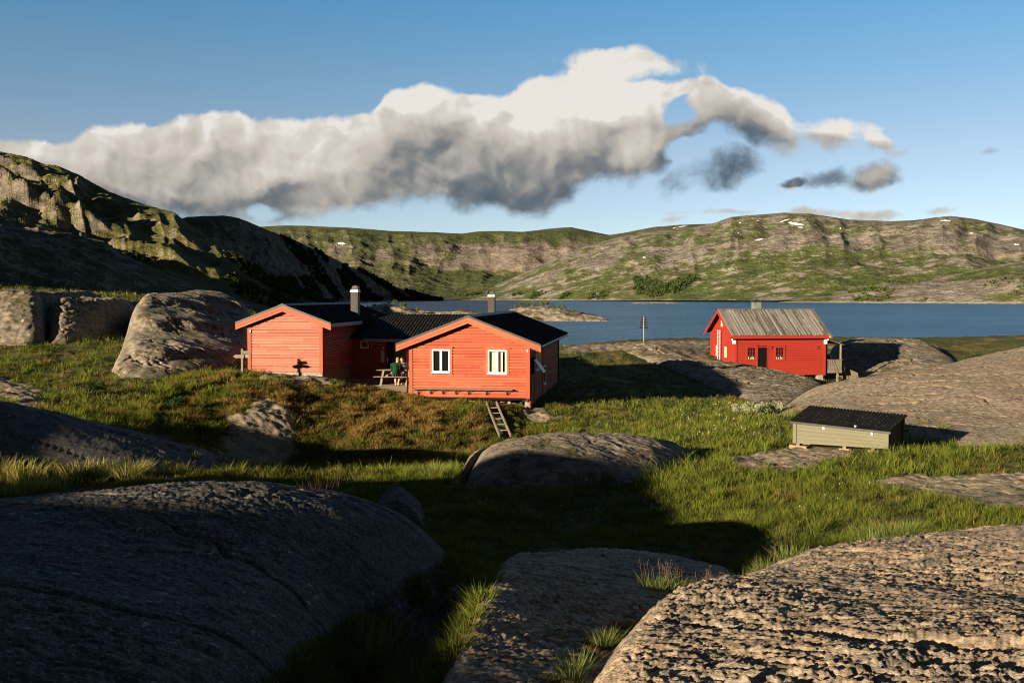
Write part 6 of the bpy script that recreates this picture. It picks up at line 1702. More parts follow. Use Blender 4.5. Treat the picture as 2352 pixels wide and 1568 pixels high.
person('person in a dark quilted jacket leaning over the picnic table facing the camera', pl2, math.pi - YAW, dict(
    pelvis=(0, 0.0, 0.55), chest=(0.0, 0.16, 0.90), neck=(0.02, 0.30, 1.08), head=(0.09, 0.42, 1.19), face=(0.25, 0.9, -0.30),
    shL=(-0.19, 0.20, 1.01), elL=(-0.25, 0.42, 0.78), wrL=(-0.03, 0.52, 0.775), shR=(0.19, 0.20, 1.01), elR=(0.25, 0.42, 0.78), wrR=(0.04, 0.56, 0.775),
    hipL=(-0.09, 0.05, 0.53), knL=(-0.12, 0.42, 0.50), anL=(-0.10, 0.36, 0.085), hipR=(0.09, 0.05, 0.53), knR=(0.12, 0.42, 0.50), anR=(0.10, 0.38, 0.085)),
    M_puff, M_trous, M_hair2, False, collar=0.07, hair_len=0.03, puffy=True)

# ------------------------------------------------------------------ grass, plants, woods, snow
def blade_material(name, trans=0.35):
    m = bpy.data.materials.new(name); m.use_nodes = True; m.node_tree.nodes.clear()
    nt = NT(m.node_tree)
    out = nt.new('ShaderNodeOutputMaterial')
    c = nt.attr('tint', 'Color')
    d = nt.new('ShaderNodeBsdfDiffuse'); t = nt.new('ShaderNodeBsdfTranslucent')
    nt.put(d.inputs[0], c); nt.put(t.inputs[0], nt.mix(1.0, c, (1.15, 1.1, 0.6), 'MULTIPLY'))
    mx = nt.new('ShaderNodeMixShader'); mx.inputs[0].default_value = trans
    nt.t.links.new(d.outputs[0], mx.inputs[1]); nt.t.links.new(t.outputs[0], mx.inputs[2]); nt.t.links.new(mx.outputs[0], out.inputs[0])
    return m
M_blade = blade_material('grass blades')
M_leaf = blade_material('leaves', 0.25)

def blades(base, h, w, lean, az, curve, col, tipcol):
    """arrays, one entry per blade -> vertices, triangles, tints"""
    n = len(h)
    dx, dy = np.cos(az), np.sin(az)
    fa = az + np.pi / 2 + rng.normal(0, 0.5, n)
    wx, wy = np.cos(fa) * w / 2, np.sin(fa) * w / 2
    def at(t):
        o = lean * h * (t + curve * t * t)
        return np.stack([base[:, 0] + dx * o, base[:, 1] + dy * o, base[:, 2] + h * t * (1 - 0.18 * curve * t)], 1)
    p0, p1, p2 = at(0.0), at(0.55), at(1.0)
    sd = np.stack([wx, wy, np.zeros(n)], 1)
    V = np.stack([p0 - sd, p0 + sd, p1 - sd * 0.75, p1 + sd * 0.75, p2], 1).reshape(-1, 3)
    i = np.arange(n)[:, None] * 5
    F = np.stack([i + np.array([0, 1, 3]), i + np.array([0, 3, 2]), i + np.array([2, 3, 4])], 1).reshape(-1, 3)
    mid = col * 0.45 + tipcol * 0.55
    C = np.stack([col * 0.6, col * 0.6, mid, mid, tipcol], 1).reshape(-1, 3)
    return V, F, C
GREEN = np.array([0.070, 0.094, 0.016]); LUSH = np.array([0.112, 0.145, 0.019]); OLIVE = np.array([0.085, 0.085, 0.022]); STRAW = np.array([0.30, 0.20, 0.065]); RUST = np.array([0.17, 0.085, 0.03]); MOSS = np.array([0.04, 0.045, 0.012])

def inside_rocks(x, y):
    m = np.zeros(np.shape(x), bool)
    for poly, f in ROCKFN:
        mm = in_poly(x, y, poly)
        if mm.any():
            q = np.nonzero(mm)[0]
            z = f(x[q], y[q]); g = G(x[q], y[q])
            m[q] |= z > g + 0.02
    return m
def rock_top(x, y):
    r = np.full(np.shape(x), -99.0)
    for poly, f in ROCKFN:
        mm = in_poly(x, y, poly)
        if mm.any():
            q = np.nonzero(mm)[0]
            r[q] = np.maximum(r[q], f(x[q], y[q]))
    return r
def to_local(F_, x, y):
    dx, dy = x - F_.o.x, y - F_.o.y
    return dx * F_.r.x + dy * F_.r.y, dx * F_.d.x + dy * F_.d.y
NT_ = 148000
u_ = rng.random(NT_); e_ = -0.75
r0, r1 = 5.0, 96.0
rr_ = (r0 ** e_ + (r1 ** e_ - r0 ** e_) * u_) ** (1 / e_)
tt_ = np.radians(rng.uniform(-38, 38, NT_))
gx, gy = rr_ * np.sin(tt_), rr_ * np.cos(tt_)
NB_ = 26000
gx = np.concatenate([gx, rng.uniform(-13.5, 2.5, NB_)]); gy = np.concatenate([gy, rng.uniform(32.5, 43.8, NB_)])
gx = np.concatenate([gx, rng.uniform(-2.8, 0.2, 6000)]); gy = np.concatenate([gy, rng.uniform(4.5, 13.0, 6000)])      # turf creeping up the dark slab
rr_ = np.hypot(gx, gy); NT_ = len(gx)
rkz = rock_top(gx, gy)
G_at = G(gx, gy)
ok = rkz < G_at + rng.uniform(0.0, 0.34, NT_) * np.clip(rr_ / 20, 0.15, 1) * (fbm(gx * 1.2, gy * 1.2, 2, seed=561) > -0.15)
gz_all = np.maximum(G_at, rkz)
qx_, qy_ = pix(gx, gy, gz_all)
ok |= in_poly(qx_, qy_, [(1075,1245),(985,1300),(850,1380),(730,1465),(590,1575),(1000,1600),(1150,1300)]) & (gx < 0.1) & (gx > -2.8) & (rkz < G_at + 1.2) & (fbm(gx * 1.5, gy * 1.5, 2, seed=571) > -0.35)
rw_ = rockw(gx, gy); sw_ = soilw(gx, gy)
ok &= (rw_ < rng.uniform(0.15, 0.75, NT_)) & (sw_ < rng.uniform(0.1, 0.8, NT_))
gxn = fbm(gx * 0.9, gy * 0.9, 3, seed=501)
ok &= gxn > rng.uniform(-0.95, -0.12, NT_)
ok &= np.hypot(gx - ld.location.x, (gy - ld.location.y) * 0.6) > 0.75
a_, b_ = to_local(A, gx, gy)
ok &= ~((a_ > -0.1) & (a_ < R1x + 0.1) & (b_ > -0.15) & (b_ < LEN)) & ~((a_ > lx0 - 0.1) & (a_ < lx1 + 0.1) & (b_ > yl - 0.1) & (b_ < yl + 11)) & ~((a_ > -4.6) & (a_ < 0.1) & (b_ > 0.3) & (b_ < 12))
a_, b_ = to_local(B, gx, gy)
ok &= ~((a_ > -0.2) & (a_ < PX) & (b_ > -0.1) & (b_ < GWD))
a_, b_ = to_local(X_, gx, gy)
ok &= ~((a_ > -0.1) & (a_ < LB + 0.05) & (b_ > -0.12) & (b_ < DPT))
gx, gy, rr_ = gx[ok], gy[ok], rr_[ok]
gzv = gz_all[ok] - 0.03
ok = gzv > 0.25
gx, gy, gzv, rr_ = gx[ok], gy[ok], gzv[ok], rr_[ok]
nt_ = len(gx)
ppx, ppy = pix(gx, gy, gzv)
pn = fbm(gx * 0.35, gy * 0.35, 3, seed=511); pn2 = fbm(gx * 1.1, gy * 1.1, 3, seed=521)
meadow = np.exp(-(((gx - 7) / 7) ** 2 + ((gy - 33) / 13) ** 2))
knoll = np.exp(-(((gx + 5.5) / 6.0) ** 2 + ((gy - 39.0) / 5.0) ** 2))
foot = np.exp(-(((gx + 3.5) / 3.5) ** 2 + ((gy - 28.5) / 3.0) ** 2))
leftg = sstep(-gx, 8.5, 14) * sstep(gy, 28, 34)
lush = sstep(0.25 + 0.8 * pn + 0.75 * meadow + 0.7 * foot + 0.75 * leftg - 0.45 * knoll, 0.1, 0.8)
dry = sstep(0.75 * pn2 - 0.4 * pn + 0.50 * knoll - 0.22 * meadow + 0.18, 0.22, 0.66)
low = sstep(fbm(gx * 0.6, gy * 0.6, 3, seed=541) - 0.25 * meadow, 0.05, 0.36)          # heather and moss: short and dark
clump = sstep(fbm(gx * 1.5, gy * 1.5, 3, seed=551), -0.35, 0.45)
hgt_ = (0.11 + 0.12 * rng.random(nt_) + 0.08 * lush) * (1 - 0.45 * low) * (0.5 + 0.85 * clump) * np.clip(rr_ / 22, 0.55, 1.15)
per = np.where(rr_ < 30, 12, np.where(rr_ < 50, 10, 8))
idx = np.repeat(np.arange(nt_), per)
nb_ = len(idx)
sprd = (0.05 + 0.05 * rng.random(nt_))[idx] * np.clip(rr_[idx] / 25, 0.6, 1.8)
ba = rng.uniform(0, 2 * np.pi, nb_); br = sprd * np.sqrt(rng.random(nb_))
base = np.stack([gx[idx] + br * np.cos(ba), gy[idx] + br * np.sin(ba), gzv[idx]], 1)
hh_ = hgt_[idx] * rng.uniform(0.5, 1.15, nb_)
tone = (rng.uniform(0.75, 1.3, nb_) * (0.72 + 0.5 * clump[idx]))[:, None]
cbase = GREEN * (1 - lush[idx][:, None]) + LUSH * lush[idx][:, None]
cbase = cbase * (1 - 0.85 * low[idx][:, None]) + MOSS * 0.85 * low[idx][:, None]
mixd = np.clip(dry[idx] * 1.1 + (rng.random(nb_) < 0.10) * 0.8, 0, 1)[:, None]
sd_ = np.where(rng.random(nb_)[:, None] < 0.22, RUST, STRAW * 0.75)
cb_ = (cbase * (1 - mixd) + sd_ * mixd) * tone
ct_ = (cb_ * 0.85 + np.array([0.15, 0.15, 0.04]) * 0.15)
V, F, C = blades(base, hh_, np.maximum(0.008, 0.00055 * rr_[idx]) * rng.uniform(0.7, 1.3, nb_), rng.uniform(0.1, 0.75, nb_), ba + rng.normal(0, 0.4, nb_), rng.uniform(0.1, 0.9, nb_), cb_, ct_)
me = raw_mesh('grass', V, F, M_blade, smooth=False, attrs={'tint': C})
tag(link('grass', me), kind='stuff')

# cotton grass: white tufts over the wet meadow and the shaded hollow
cg = MB(); cgs = MB()
CR = random.Random(5)
def cotton(px0, px1, py0, py1, n, lo, hmax=0.25):
    for _ in range(n):
        x, y = ghit(CR.uniform(px0, px1), CR.uniform(py0, py1), lo)
        z = gz(x, y); h = CR.uniform(0.5, 1.0) * hmax
        s = max(0.010, y * 0.00034) * CR.uniform(0.6, 1.25)
        cg.ball((x, y, z + h), (s, s, s * 1.2), 6, 4); cgs.tube([(x, y, z), (x, y, z + h - s)], 0.0015, 3, False)
cotton(1560, 1790, 955, 1010, 60, 28); cotton(1560, 1750, 930, 965, 10, 32); cotton(1700, 2000, 1100, 1200, 7, 14); cotton(1000, 1130, 1040, 1150, 12, 18); cotton(1280, 1400, 1180, 1240, 10, 14); cotton(1100, 1120, 1180, 1200, 5, 14); cotton(760, 900, 1075, 1100, 6, 20)
nv_, nf_ = len(cg.v), len(cg.f)
cg.add(cgs.v, cgs.f)
cgm = cg.mesh('cotton_grass', plain('cotton grass wool', (0.60, 0.58, 0.53), 0.9, 0, 0.0, 0.05))
cgm.materials.append(plain('cotton grass stem', (0.06, 0.07, 0.02), 0.9))
cgm.polygons.foreach_set('material_index', [0] * nf_ + [1] * (len(cg.f) - nf_))
tag(link('cotton_grass', cgm), kind='stuff')

def surf(x, y):
    z = gz(x, y)
    for poly, f in ROCKFN:
        if in_poly(np.array([x]), np.array([y]), poly)[0]: z = max(z, float(f(np.array([x]), np.array([y]))[0]))
    return z
def tussock(name, label, pts, n, h, spread, c0, c1, group=None, w=0.006, stalks=0, cat='grass tuft', lean=0.6, D=None):
    """pts: list of (px, py, D) clump centres"""
    c = P(*pts[0]); c.z = surf(c.x, c.y)
    Vs = []; Fs = []; Cs = []; off = 0
    for q in pts:
        p = P(*q); z = surf(p.x, p.y) - 0.02
        a = rng.uniform(0, 2 * np.pi, n); r = spread * np.sqrt(rng.random(n))
        base = np.stack([p.x + r * np.cos(a) - c.x, p.y + r * np.sin(a) - c.y, np.full(n, z - c.z)], 1)
        t = rng.random(n)[:, None]; k = rng.uniform(0.7, 1.3, n)[:, None]
        col = (np.array(c0) * (1 - t) + np.array(c1) * t) * k
        v, f, cc_ = blades(base, h * rng.uniform(0.55, 1.1, n), w * rng.uniform(0.7, 1.3, n), lean * rng.uniform(0.1, 1.1, n), a + rng.normal(0, 0.35, n), rng.uniform(0.2, 1.1, n), col, col * 1.2 + 0.02)
        Vs.append(v); Fs.append(f + off); Cs.append(cc_); off += len(v)
    me = raw_mesh(name, np.vstack(Vs), np.vstack(Fs), M_blade, smooth=False, attrs={'tint': np.vstack(Cs)})
    o = link(name, me, loc=c)
    tag(o, label, cat, group)
    if stalks:
        m_ = MB()
        for q in pts:
            p = P(*q); z = surf(p.x, p.y)
            for _ in range(stalks):
                a = random.uniform(0, 6.28); r = spread * random.random() * 1.3; L = min(0.36, h * random.uniform(1.2, 1.8))
                x, y, zz = p.x - c.x + r * math.cos(a), p.y - c.y + r * math.sin(a), z - c.z
                tip = Vector((x + 0.1 * L * math.cos(a), y + 0.1 * L * math.sin(a), zz + L))
                m_.tube([(x, y, zz), tip.lerp(Vector((x, y, zz)), 0.5) + Vector((0.01, 0, 0)), tip], 0.0016, 4, False)
                for k_ in range(6): m_.ball(tip + Vector((random.uniform(-0.02, 0.02), random.uniform(-0.02, 0.02), random.uniform(-0.09, 0.02))), 0.0038, 5, 4)
        me2 = m_.mesh('seed_stalks', plain('brown seed heads', (0.085, 0.055, 0.03), 0.9))
        link('seed_stalks', me2, o)['kind'] = 'stuff'
    return o
YG = (0.16, 0.17, 0.035); YS = (0.34, 0.28, 0.09); DG = (0.07, 0.11, 0.02)
tussock('grass_tussock', 'tall yellow green tussock at the left edge below the dark rock slope', [(20,1085,20.2),(60,1100,20.0),(-20,1090,20.2)], 200, 0.62, 0.26, YG, YS, 'tussocks below the dark rock slope', 0.016)
tussock('grass_tussock', 'drooping straw coloured tussock nearest the left corner, in front of the tall ones', [(90,1125,18.6),(120,1110,18.8),(60,1135,18.2),(30,1138,18.2)], 150, 0.48, 0.24, YG, YS, 'tussocks below the dark rock slope', 0.015)
tussock('grass_tussock', 'broad lit tussock in the middle of the row below the dark rock slope', [(200,1075,20.6),(235,1078,20.6),(270,1082,20.6),(170,1078,20.6)], 170, 0.50, 0.25, YG, YS, 'tussocks below the dark rock slope', 0.016, 3)
tussock('grass_tussock', 'second lit tussock bending right beside the broad one', [(300,1085,20.7),(290,1095,20.5)], 190, 0.48, 0.24, DG, YS, 'tussocks below the dark rock slope', 0.016)
tussock('grass_tussock', 'small pale tussock at the right end of the row below the dark rock slope', [(385,1082,21.4),(410,1084,21.4)], 130, 0.36, 0.20, YG, YS, 'tussocks below the dark rock slope', 0.015)
tussock('grass_tussock', 'lone tussock catching light in the dark hollow left of the humped boulder', [(990,1100,25.5),(1005,1098,25.6)], 180, 0.42, 0.28, DG, YG, None, 0.018)
tussock('grass_tussock', 'bright long bladed grass tuft at the bottom edge between the two foreground rocks', [(830,1560,8.2),(880,1545,8.2),(920,1535,8.3)], 330, 0.5, 0.2, DG, YG, None, 0.006, 6)
tussock('grass_tussock', 'tall green grass along the left side of the middle foreground rock', [(960,1520,7.6),(1000,1490,7.9),(985,1540,7.4),(940,1545,7.6)], 120, 0.46, 0.13, DG, YG, None, 0.006, 5)
tussock('grass_tussock', 'wide rounded tussock on the far edge of the right foreground rock', [(2030,1248,11.3),(2060,1246,11.4),(2090,1244,11.5),(2000,1249,11.2)], 300, 0.30, 0.17, DG, YG, None, 0.007)
tussock('grass_tussock', 'low green grass fringe behind the crest of the right foreground rock', [(1720,1292,9.4),(1750,1288,9.6),(1770,1284,9.8),(1810,1272,10.0),(1830,1266,10.2)], 130, 0.20, 0.12, DG, YG, None, 0.006, 2)
tussock('grass_tussock', 'short bright grass strip in the crack top between the two lit foreground rocks', [(1490,1313,9.0),(1515,1316,9.0),(1540,1316,9.0),(1560,1312,9.1)], 90, 0.16, 0.10, DG, YG, None, 0.006, 5)
tussock('grass_tussock', 'thin grass tuft by the stalks right of the bright strip in the crack', [(1610,1315,8.7),(1630,1308,8.8)], 90, 0.19, 0.08, DG, YG, None, 0.005, 3)
tussock('grass_tussock', 'green tuft halfway down the mossy crack between the foreground rocks', [(1385,1465,6.0),(1400,1455,6.1)], 80, 0.15, 0.045, DG, YG, None, 0.0045)
tussock('grass_tussock', 'spiky tuft low in the mossy crack near the bottom edge', [(1315,1540,5.15),(1335,1520,5.3)], 80, 0.15, 0.045, DG, YG, None, 0.0045)
tussock('grass_tussock', 'sparse tuft at the upper right end of the right foreground rock', [(2235,1228,12.2),(2265,1226,12.3)], 70, 0.20, 0.13, DG, YG, None, 0.006)
tussock('moss_cushion', 'rusty moss cushion high in the crack between the foreground rocks', [(1440,1380,7.0),(1465,1370,7.2),(1420,1390,6.9)], 700, 0.05, 0.13, (0.16,0.09,0.03), (0.20,0.15,0.04), 'moss in the rock crack', 0.006, 0, 'moss', 1.0)
tussock('moss_cushion', 'olive moss cushion lowest in the crack between the foreground rocks', [(1255,1545,5.0),(1285,1555,4.95),(1290,1530,5.15),(1310,1555,5.0)], 600, 0.035, 0.09, (0.07,0.065,0.02), (0.13,0.11,0.03), 'moss in the rock crack', 0.005, 0, 'moss', 1.0)
tussock('moss_cushion', 'brown moss around the green tuft in the middle of the crack', [(1360,1450,6.0),(1385,1430,6.2),(1405,1420,6.4),(1345,1490,5.7)], 600, 0.04, 0.09, (0.15,0.08,0.03), (0.12,0.10,0.03), 'moss in the rock crack', 0.005, 0, 'moss', 1.0)
tussock('heather_stalks', 'reddish bare stalks on the crest of the broad dark foreground rock', [(728,1152,11.2)], 34, 0.17, 0.22, (0.10,0.045,0.028), (0.08,0.05,0.025), None, 0.004, 3, 'plant', 0.5)

def leafy(name, label, cat, c, rad_, h, nl, ls, c0, c1, group=None, trunk=0.0, lobes=7, stems=5):
    """a shrub: stems from the base and leaf-sized faces in several uneven clumps"""
    c = Vector(c)
    root = empty(name, c)
    tag(root, label, cat, group)
    Vs = []; Cs = []
    s_ = MB()
    for k in range(lobes):
        a = random.uniform(0, 6.28); r = rad_ * random.uniform(0.1, 0.75)
        lc = np.array([r * math.cos(a), r * math.sin(a), trunk + (h - trunk) * random.uniform(0.3, 0.85)])
        if k < stems: s_.tube([(0, 0, -0.05 * h), (lc[0] * 0.4, lc[1] * 0.4, lc[2] * 0.5), tuple(lc)], [0.03 * h, 0.02 * h, 0.008 * h], 5, False)
        n = nl // lobes
        lr = np.array([rad_ * 0.42, rad_ * 0.42, (h - trunk) * 0.26]) * random.uniform(0.7, 1.25)
        d = rng.normal(0, 1, (n, 3)); d /= np.linalg.norm(d, axis=1)[:, None]
        p = lc + d * lr * (rng.random(n)[:, None] ** 0.45)
        e1 = rng.normal(0, 1, (n, 3)); e1 /= np.linalg.norm(e1, axis=1)[:, None]
        e2 = np.cross(e1, rng.normal(0, 1, (n, 3))); e2 /= np.linalg.norm(e2, axis=1)[:, None] + 1e-9
        s = (ls * rng.uniform(0.6, 1.4, n))[:, None]
        Vs.append(np.stack([p - e1 * s, p - e2 * s * 0.5, p + e1 * s, p + e2 * s * 0.5], 1).reshape(-1, 3))
        t = rng.random((n, 1)) * 0.6 + 0.4 * random.random()
        cc_ = (np.array(c0) * (1 - t) + np.array(c1) * t) * rng.uniform(0.75, 1.25, (n, 1))
        Cs.append(np.repeat(cc_, 4, 0))
    V = np.vstack(Vs); F = np.arange(len(V)).reshape(-1, 4)
    me = raw_mesh('crown', V, F, M_leaf, smooth=False, attrs={'tint': np.vstack(Cs)})
    link('crown', me, root)
    if s_.v: s_.build('stem', M_wood, root)
    return root
def on_ground(px_, py_, lo): x, y = ghit(px_, py_, lo); return (x, y, gz(x, y))
for px_, w2, lab in ((1692, 0.45, 'small pale willow shrub at the left end of the meadow row'), (1718, 0.6, 'pale grey green willow shrub left of the centre of the meadow row'), (1748, 0.65, 'fullest pale willow shrub in the middle of the meadow row'), (1780, 0.5, 'pale willow shrub at the right end of the meadow row')):
    leafy('willow_shrub', lab, 'shrub', on_ground(px_, 952, 34), w2 * 0.75, 0.45, 700, 0.035, (0.20, 0.22, 0.12), (0.34, 0.35, 0.22), 'willow shrubs in the meadow')
leafy('juniper_bush', 'low dark green bush beside the path on the slope', 'bush', on_ground(392, 940, 28), 0.75, 0.55, 1600, 0.035, (0.022, 0.04, 0.012), (0.045, 0.075, 0.02))
leafy('juniper_bush', 'dark bush on the slope below the lichen covered rock wall', 'bush', on_ground(205, 905, 28), 0.8, 0.5, 1400, 0.035, (0.03, 0.045, 0.012), (0.05, 0.07, 0.02))
leafy('juniper_bush', 'round green bush in the grassy notch beside the small cabin steps', 'bush', on_ground(1935 + 40, 850, 60), 0.6, 0.7, 900, 0.05, (0.04, 0.06, 0.014), (0.09, 0.11, 0.03))
def fern(label, c, R_, n):
    c = Vector(c); root_v = []; cols = []
    for k in range(n):
        a = random.uniform(0, 6.28); L = R_ * random.uniform(0.7, 1.1)
        d = Vector((math.cos(a), math.sin(a), 0)); sd = Vector((-d.y, d.x, 0))
        for i in range(10):
            t = i / 10; q = d * L * t + Vector((0, 0, L * (1.25 * t - 0.9 * t * t)))
            w2 = 0.24 * L * math.sin(math.pi * min(1, t * 0.85 + 0.18))
            for s in (-1, 1):
                e = q + sd * s * w2 + d * 0.05 * L
                root_v += [q, q + d * 0.055 * L, e + d * 0.02 * L + Vector((0, 0, -0.02 * L)), e]
                cols += [np.array((0.09, 0.16, 0.02)) * random.uniform(0.8, 1.3)] * 4
    V = np.array([tuple(v) for v in root_v]); me = raw_mesh('fern', V, np.arange(len(V)).reshape(-1, 4), M_leaf, smooth=False, attrs={'tint': np.array(cols)})
    o = link('fern', me, loc=c); tag(o, label, 'fern', 'ferns on the left slope')
fern('bright green fern at the foot of the left rock wall', on_ground(75, 808, 40), 0.75, 16)
fern('lighter fern below the jointed rock wall', on_ground(195, 772, 44), 0.75, 16)
fern('small fern in the grass between the two rock walls and the bulging bedrock', on_ground(235, 830, 38), 0.5, 12)

ISLB = [  # px, distance, height, width, words
(908, 408, 2.6, 1.3, 'tallest bush on the left islet, open and pale'), (893, 412, 1.6, 0.6, 'thin sapling at the top of the left islet'), (930, 405, 2.2, 1.2, 'bush right of the tallest one on the left islet'),
(921, 406, 1.4, 0.9, 'low bush between the two larger ones on the left islet'), (960, 402, 2.0, 1.0, 'rounded lone bush at the right end of the left islet'), (1058, 405, 1.7, 0.7, 'lone thin bush on the low spit between the islets'),
(860, 412, 1.3, 0.8, 'small bush left of the rocks on the left islet'), (846, 412, 1.1, 0.8, 'tiny bush behind the steel chimney on the left islet'),
(1182, 424, 1.6, 0.9, 'sapling at the left shoulder of the right islet'), (1197, 422, 2.4, 1.5, 'pale bush near the left shoulder of the right islet'), (1210, 424, 2.1, 1.3, 'bush left of the middle of the right islet'),
(1222, 421, 2.9, 1.2, 'tall slender bush on top of the right islet'), (1244, 420, 2.9, 2.0, 'broad dense bush in the middle of the right islet'), (1256, 419, 3.2, 2.0, 'tallest dense bush in the middle of the right islet'),
(1270, 420, 2.3, 1.4, 'bush just right of the tallest one on the right islet'), (1283, 419, 2.0, 1.0, 'narrow bush right of the centre of the right islet'), (1297, 419, 2.4, 1.2, 'bush by the bare rocks of the right islet'),
(1318, 418, 2.0, 1.4, 'last bush before the bare rocky end of the right islet')]
for px_, D_, h, w2, lab in ISLB:
    x = (px_ - CX) / FP * D_
    zz = 0.0
    for key in ISL:
        X, Y, Z = ISL[key]
        if X.min() < x < X.max() and abs(Y.mean() - D_) < 60: zz = float(Z.ravel()[np.argmin((X - x) ** 2 + (Y - D_) ** 2)])
    leafy('bush', lab, 'bush', (x, D_, max(zz, 0.1)), w2, h, 420, 0.20, (0.06, 0.08, 0.02), (0.15, 0.17, 0.05), 'bushes on the islets', trunk=0.15 * h, lobes=6, stems=4)

# far-off woods: dark birch scrub on the hillsides, one mass
def wood(pts_fn, n, size, c0, c1, name):
    Vs = []; Cs = []
    for (x, y, z) in pts_fn(n):
        s = size * random.uniform(0.6, 1.3); m_ = 16
        d = rng.normal(0, 1, (m_, 3)); d /= np.linalg.norm(d, axis=1)[:, None]
        p = np.array([x, y, z + s * 0.8]) + d * np.array([0.7, 0.7, 0.9]) * s * (rng.random(m_)[:, None] ** 0.4)
        e1 = rng.normal(0, 1, (m_, 3)); e1 /= np.linalg.norm(e1, axis=1)[:, None]
        e2 = np.cross(e1, rng.normal(0, 1, (m_, 3))); e2 /= np.linalg.norm(e2, axis=1)[:, None] + 1e-9
        q = s * 0.42
        Vs.append(np.stack([p - e1 * q, p - e2 * q * 0.8, p + e1 * q, p + e2 * q * 0.8], 1).reshape(-1, 3))
        t = random.random()
        Cs.append(np.repeat((np.array(c0) * (1 - t) + np.array(c1) * t) * rng.uniform(0.8, 1.2, (m_, 1)), 4, 0))
    V = np.vstack(Vs)
    me = raw_mesh(name, V, np.arange(len(V)).reshape(-1, 4), M_leaf, smooth=False, attrs={'tint': np.vstack(Cs)})
    tag(link(name, me), kind='stuff')
def hill_pts(hname, test):
    X, Y, Z, px, s = HILLS[hname]
    qx, qy = pix(X, Y, Z)
    m = test(qx, qy, X, Y, Z) & (np.broadcast_to(s[:, None], X.shape) <= 1.0)
    ii = np.nonzero(m.ravel())[0]
    def fn(n):
        k = rng.choice(ii, min(n, len(ii)), replace=False)
        for i in k: yield float(X.ravel()[i]) + random.uniform(-2, 2), float(Y.ravel()[i]) + random.uniform(-2, 2), float(Z.ravel()[i]) - 0.3
    return fn
wood(hill_pts('fell', lambda qx, qy, X, Y, Z: in_poly(qx, qy, [(1452,640),(1470,636),(1530,655),(1575,640),(1600,632),(1585,655),(1550,676),(1500,684),(1458,676)])), 420, 4.0, (0.035, 0.052, 0.016), (0.06, 0.08, 0.026), 'birch_wood')
wood(hill_pts('shore_hill', lambda qx, qy, X, Y, Z: (qx > 640) & (gnoise(X * 0.012, Y * 0.012, 610) > -0.1 + 0.002 * (850 - qx)) & (Z > 1.5)), 2200, 3.4, (0.02, 0.03, 0.01), (0.045, 0.055, 0.018), 'birch_wood')
wood(hill_pts('shore_hill', lambda qx, qy, X, Y, Z: (qx < 760) & (qx > 560) & (qy > 640) & (gnoise(X * 0.02, Y * 0.02, 611) > 0.05) & (Z > 1.5)), 900, 3.2, (0.035, 0.05, 0.015), (0.08, 0.09, 0.03), 'birch_wood')
wood(hill_pts('left_hill', lambda qx, qy, X, Y, Z: (qy > 560) & (gnoise(X * 0.03, Y * 0.03, 612) > 0.12)), 900, 1.1, (0.03, 0.042, 0.012), (0.06, 0.07, 0.022), 'birch_wood')
wood(hill_pts('shore_bluff', lambda qx, qy, X, Y, Z: (qx > 1950) & (gnoise(X * 0.012, Y * 0.012, 613) > 0.15) & (Z > 2) & (qy > 640)), 500, 2.6, (0.05, 0.07, 0.018), (0.09, 0.11, 0.03), 'birch_wood')
wood(hill_pts('fell', lambda qx, qy, X, Y, Z: (qy > 672) & (qx < 1400) & (gnoise(X * 0.01, Y * 0.01, 614) > 0.2) & (Z > 2)), 260, 4.5, (0.03, 0.05, 0.015), (0.06, 0.08, 0.025), 'birch_wood')

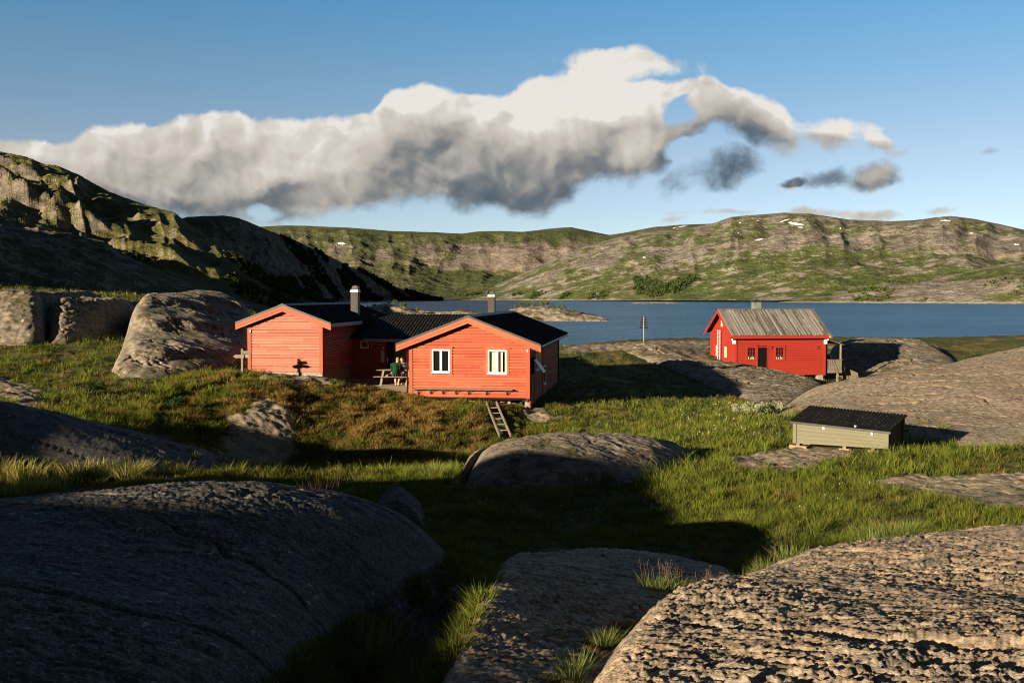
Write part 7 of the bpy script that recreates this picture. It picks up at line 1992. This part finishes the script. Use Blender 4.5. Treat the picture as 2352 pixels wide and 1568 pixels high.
# snow patches left on the fells
M_snow = plain('old snow', (0.80, 0.80, 0.80), 0.7, 0, 0.2, 0.04, 0.05)
def snow(hname, px_, py_, rx, ry, rot, label):
    X, Y, Z, px, s = HILLS[hname]
    qx, qy = pix(X, Y, Z)
    c, sn = math.cos(rot), math.sin(rot)
    rx *= 0.8; ry *= 0.72
    u = ((qx - px_) * c + (qy - py_) * sn) / rx; v = (-(qx - px_) * sn + (qy - py_) * c) / ry
    w = 0.35 * fbm(qx * 0.12, qy * 0.22, 3, seed=int(px_))
    keep = (u * u + v * v + w) < 1.0
    keep &= np.broadcast_to(s[:, None], X.shape) <= 1.0
    F = grid_faces(*X.shape, keep)
    if not len(F): return print('no snow', label)
    V = np.stack([X, Y, Z], -1).reshape(-1, 3)
    V, F, _ = compact(V, F)
    nrm = np.array([-V[:, 0].mean(), -V[:, 1].mean(), 1200.0]); nrm /= np.linalg.norm(nrm)
    V = V + nrm * 2.2
    cen = V.mean(0); cen[2] = V[:, 2].min()
    o = link('snow_patch', raw_mesh('snow_patch', V - cen, F, M_snow), loc=cen)
    tag(o, label, 'snow patch', 'snow patches on the fells')
for a in [('fell', 1828, 515, 24, 5.5, 0.15, 'largest white snow patch just below the summit of the right fell'), ('fell', 1802, 508, 16, 3, -0.3, 'narrow snow streak left above the largest patch'), ('fell', 1838, 523, 9, 3, 0.1, 'small snow patch under the largest one'),
          ('fell', 1742, 552, 16, 3.4, -0.2, 'lone elongated snow patch halfway down the right fell'), ('fell', 1698, 536, 8, 3.4, 0.0, 'snow dot left above the lone elongated patch'), ('fell', 1712, 541, 10, 2.2, -0.1, 'thin snow streak right under the snow dot'),
          ('fell', 1928, 525, 9, 2.4, 0.05, 'small snow patch right of the largest one'), ('fell', 1700, 513, 6, 2.2, 0.0, 'upper left snow dot near the skyline'), ('fell', 1740, 508, 5, 2.0, 0.0, 'tiny snow dot right of the upper left one'),
          ('fell', 2172, 508, 16, 3.4, 0.05, 'snow patch below the right hand summit'), ('fell', 2236, 537, 12, 3, 0.05, 'snow patch right below the right hand summit'), ('fell', 2335, 563, 12, 3.2, 0.15, 'snow patch at the far right edge of the fell'),
          ('plateau', 785, 560, 13, 4.5, 0.1, 'single bright snow patch on the plateau slope left of the cliffs'), ('fell', 1480, 592, 9, 2.2, -0.1, 'thin snow patch in the gully at the left end of the fell'), ('far_knoll', 1560, 522, 26, 2.0, -0.15, 'long thin snow line under the dark far skyline'),
          ('far_knoll', 1380, 546, 9, 2.0, 0.0, 'snow speck below the dark far knoll')]:
    snow(*a)
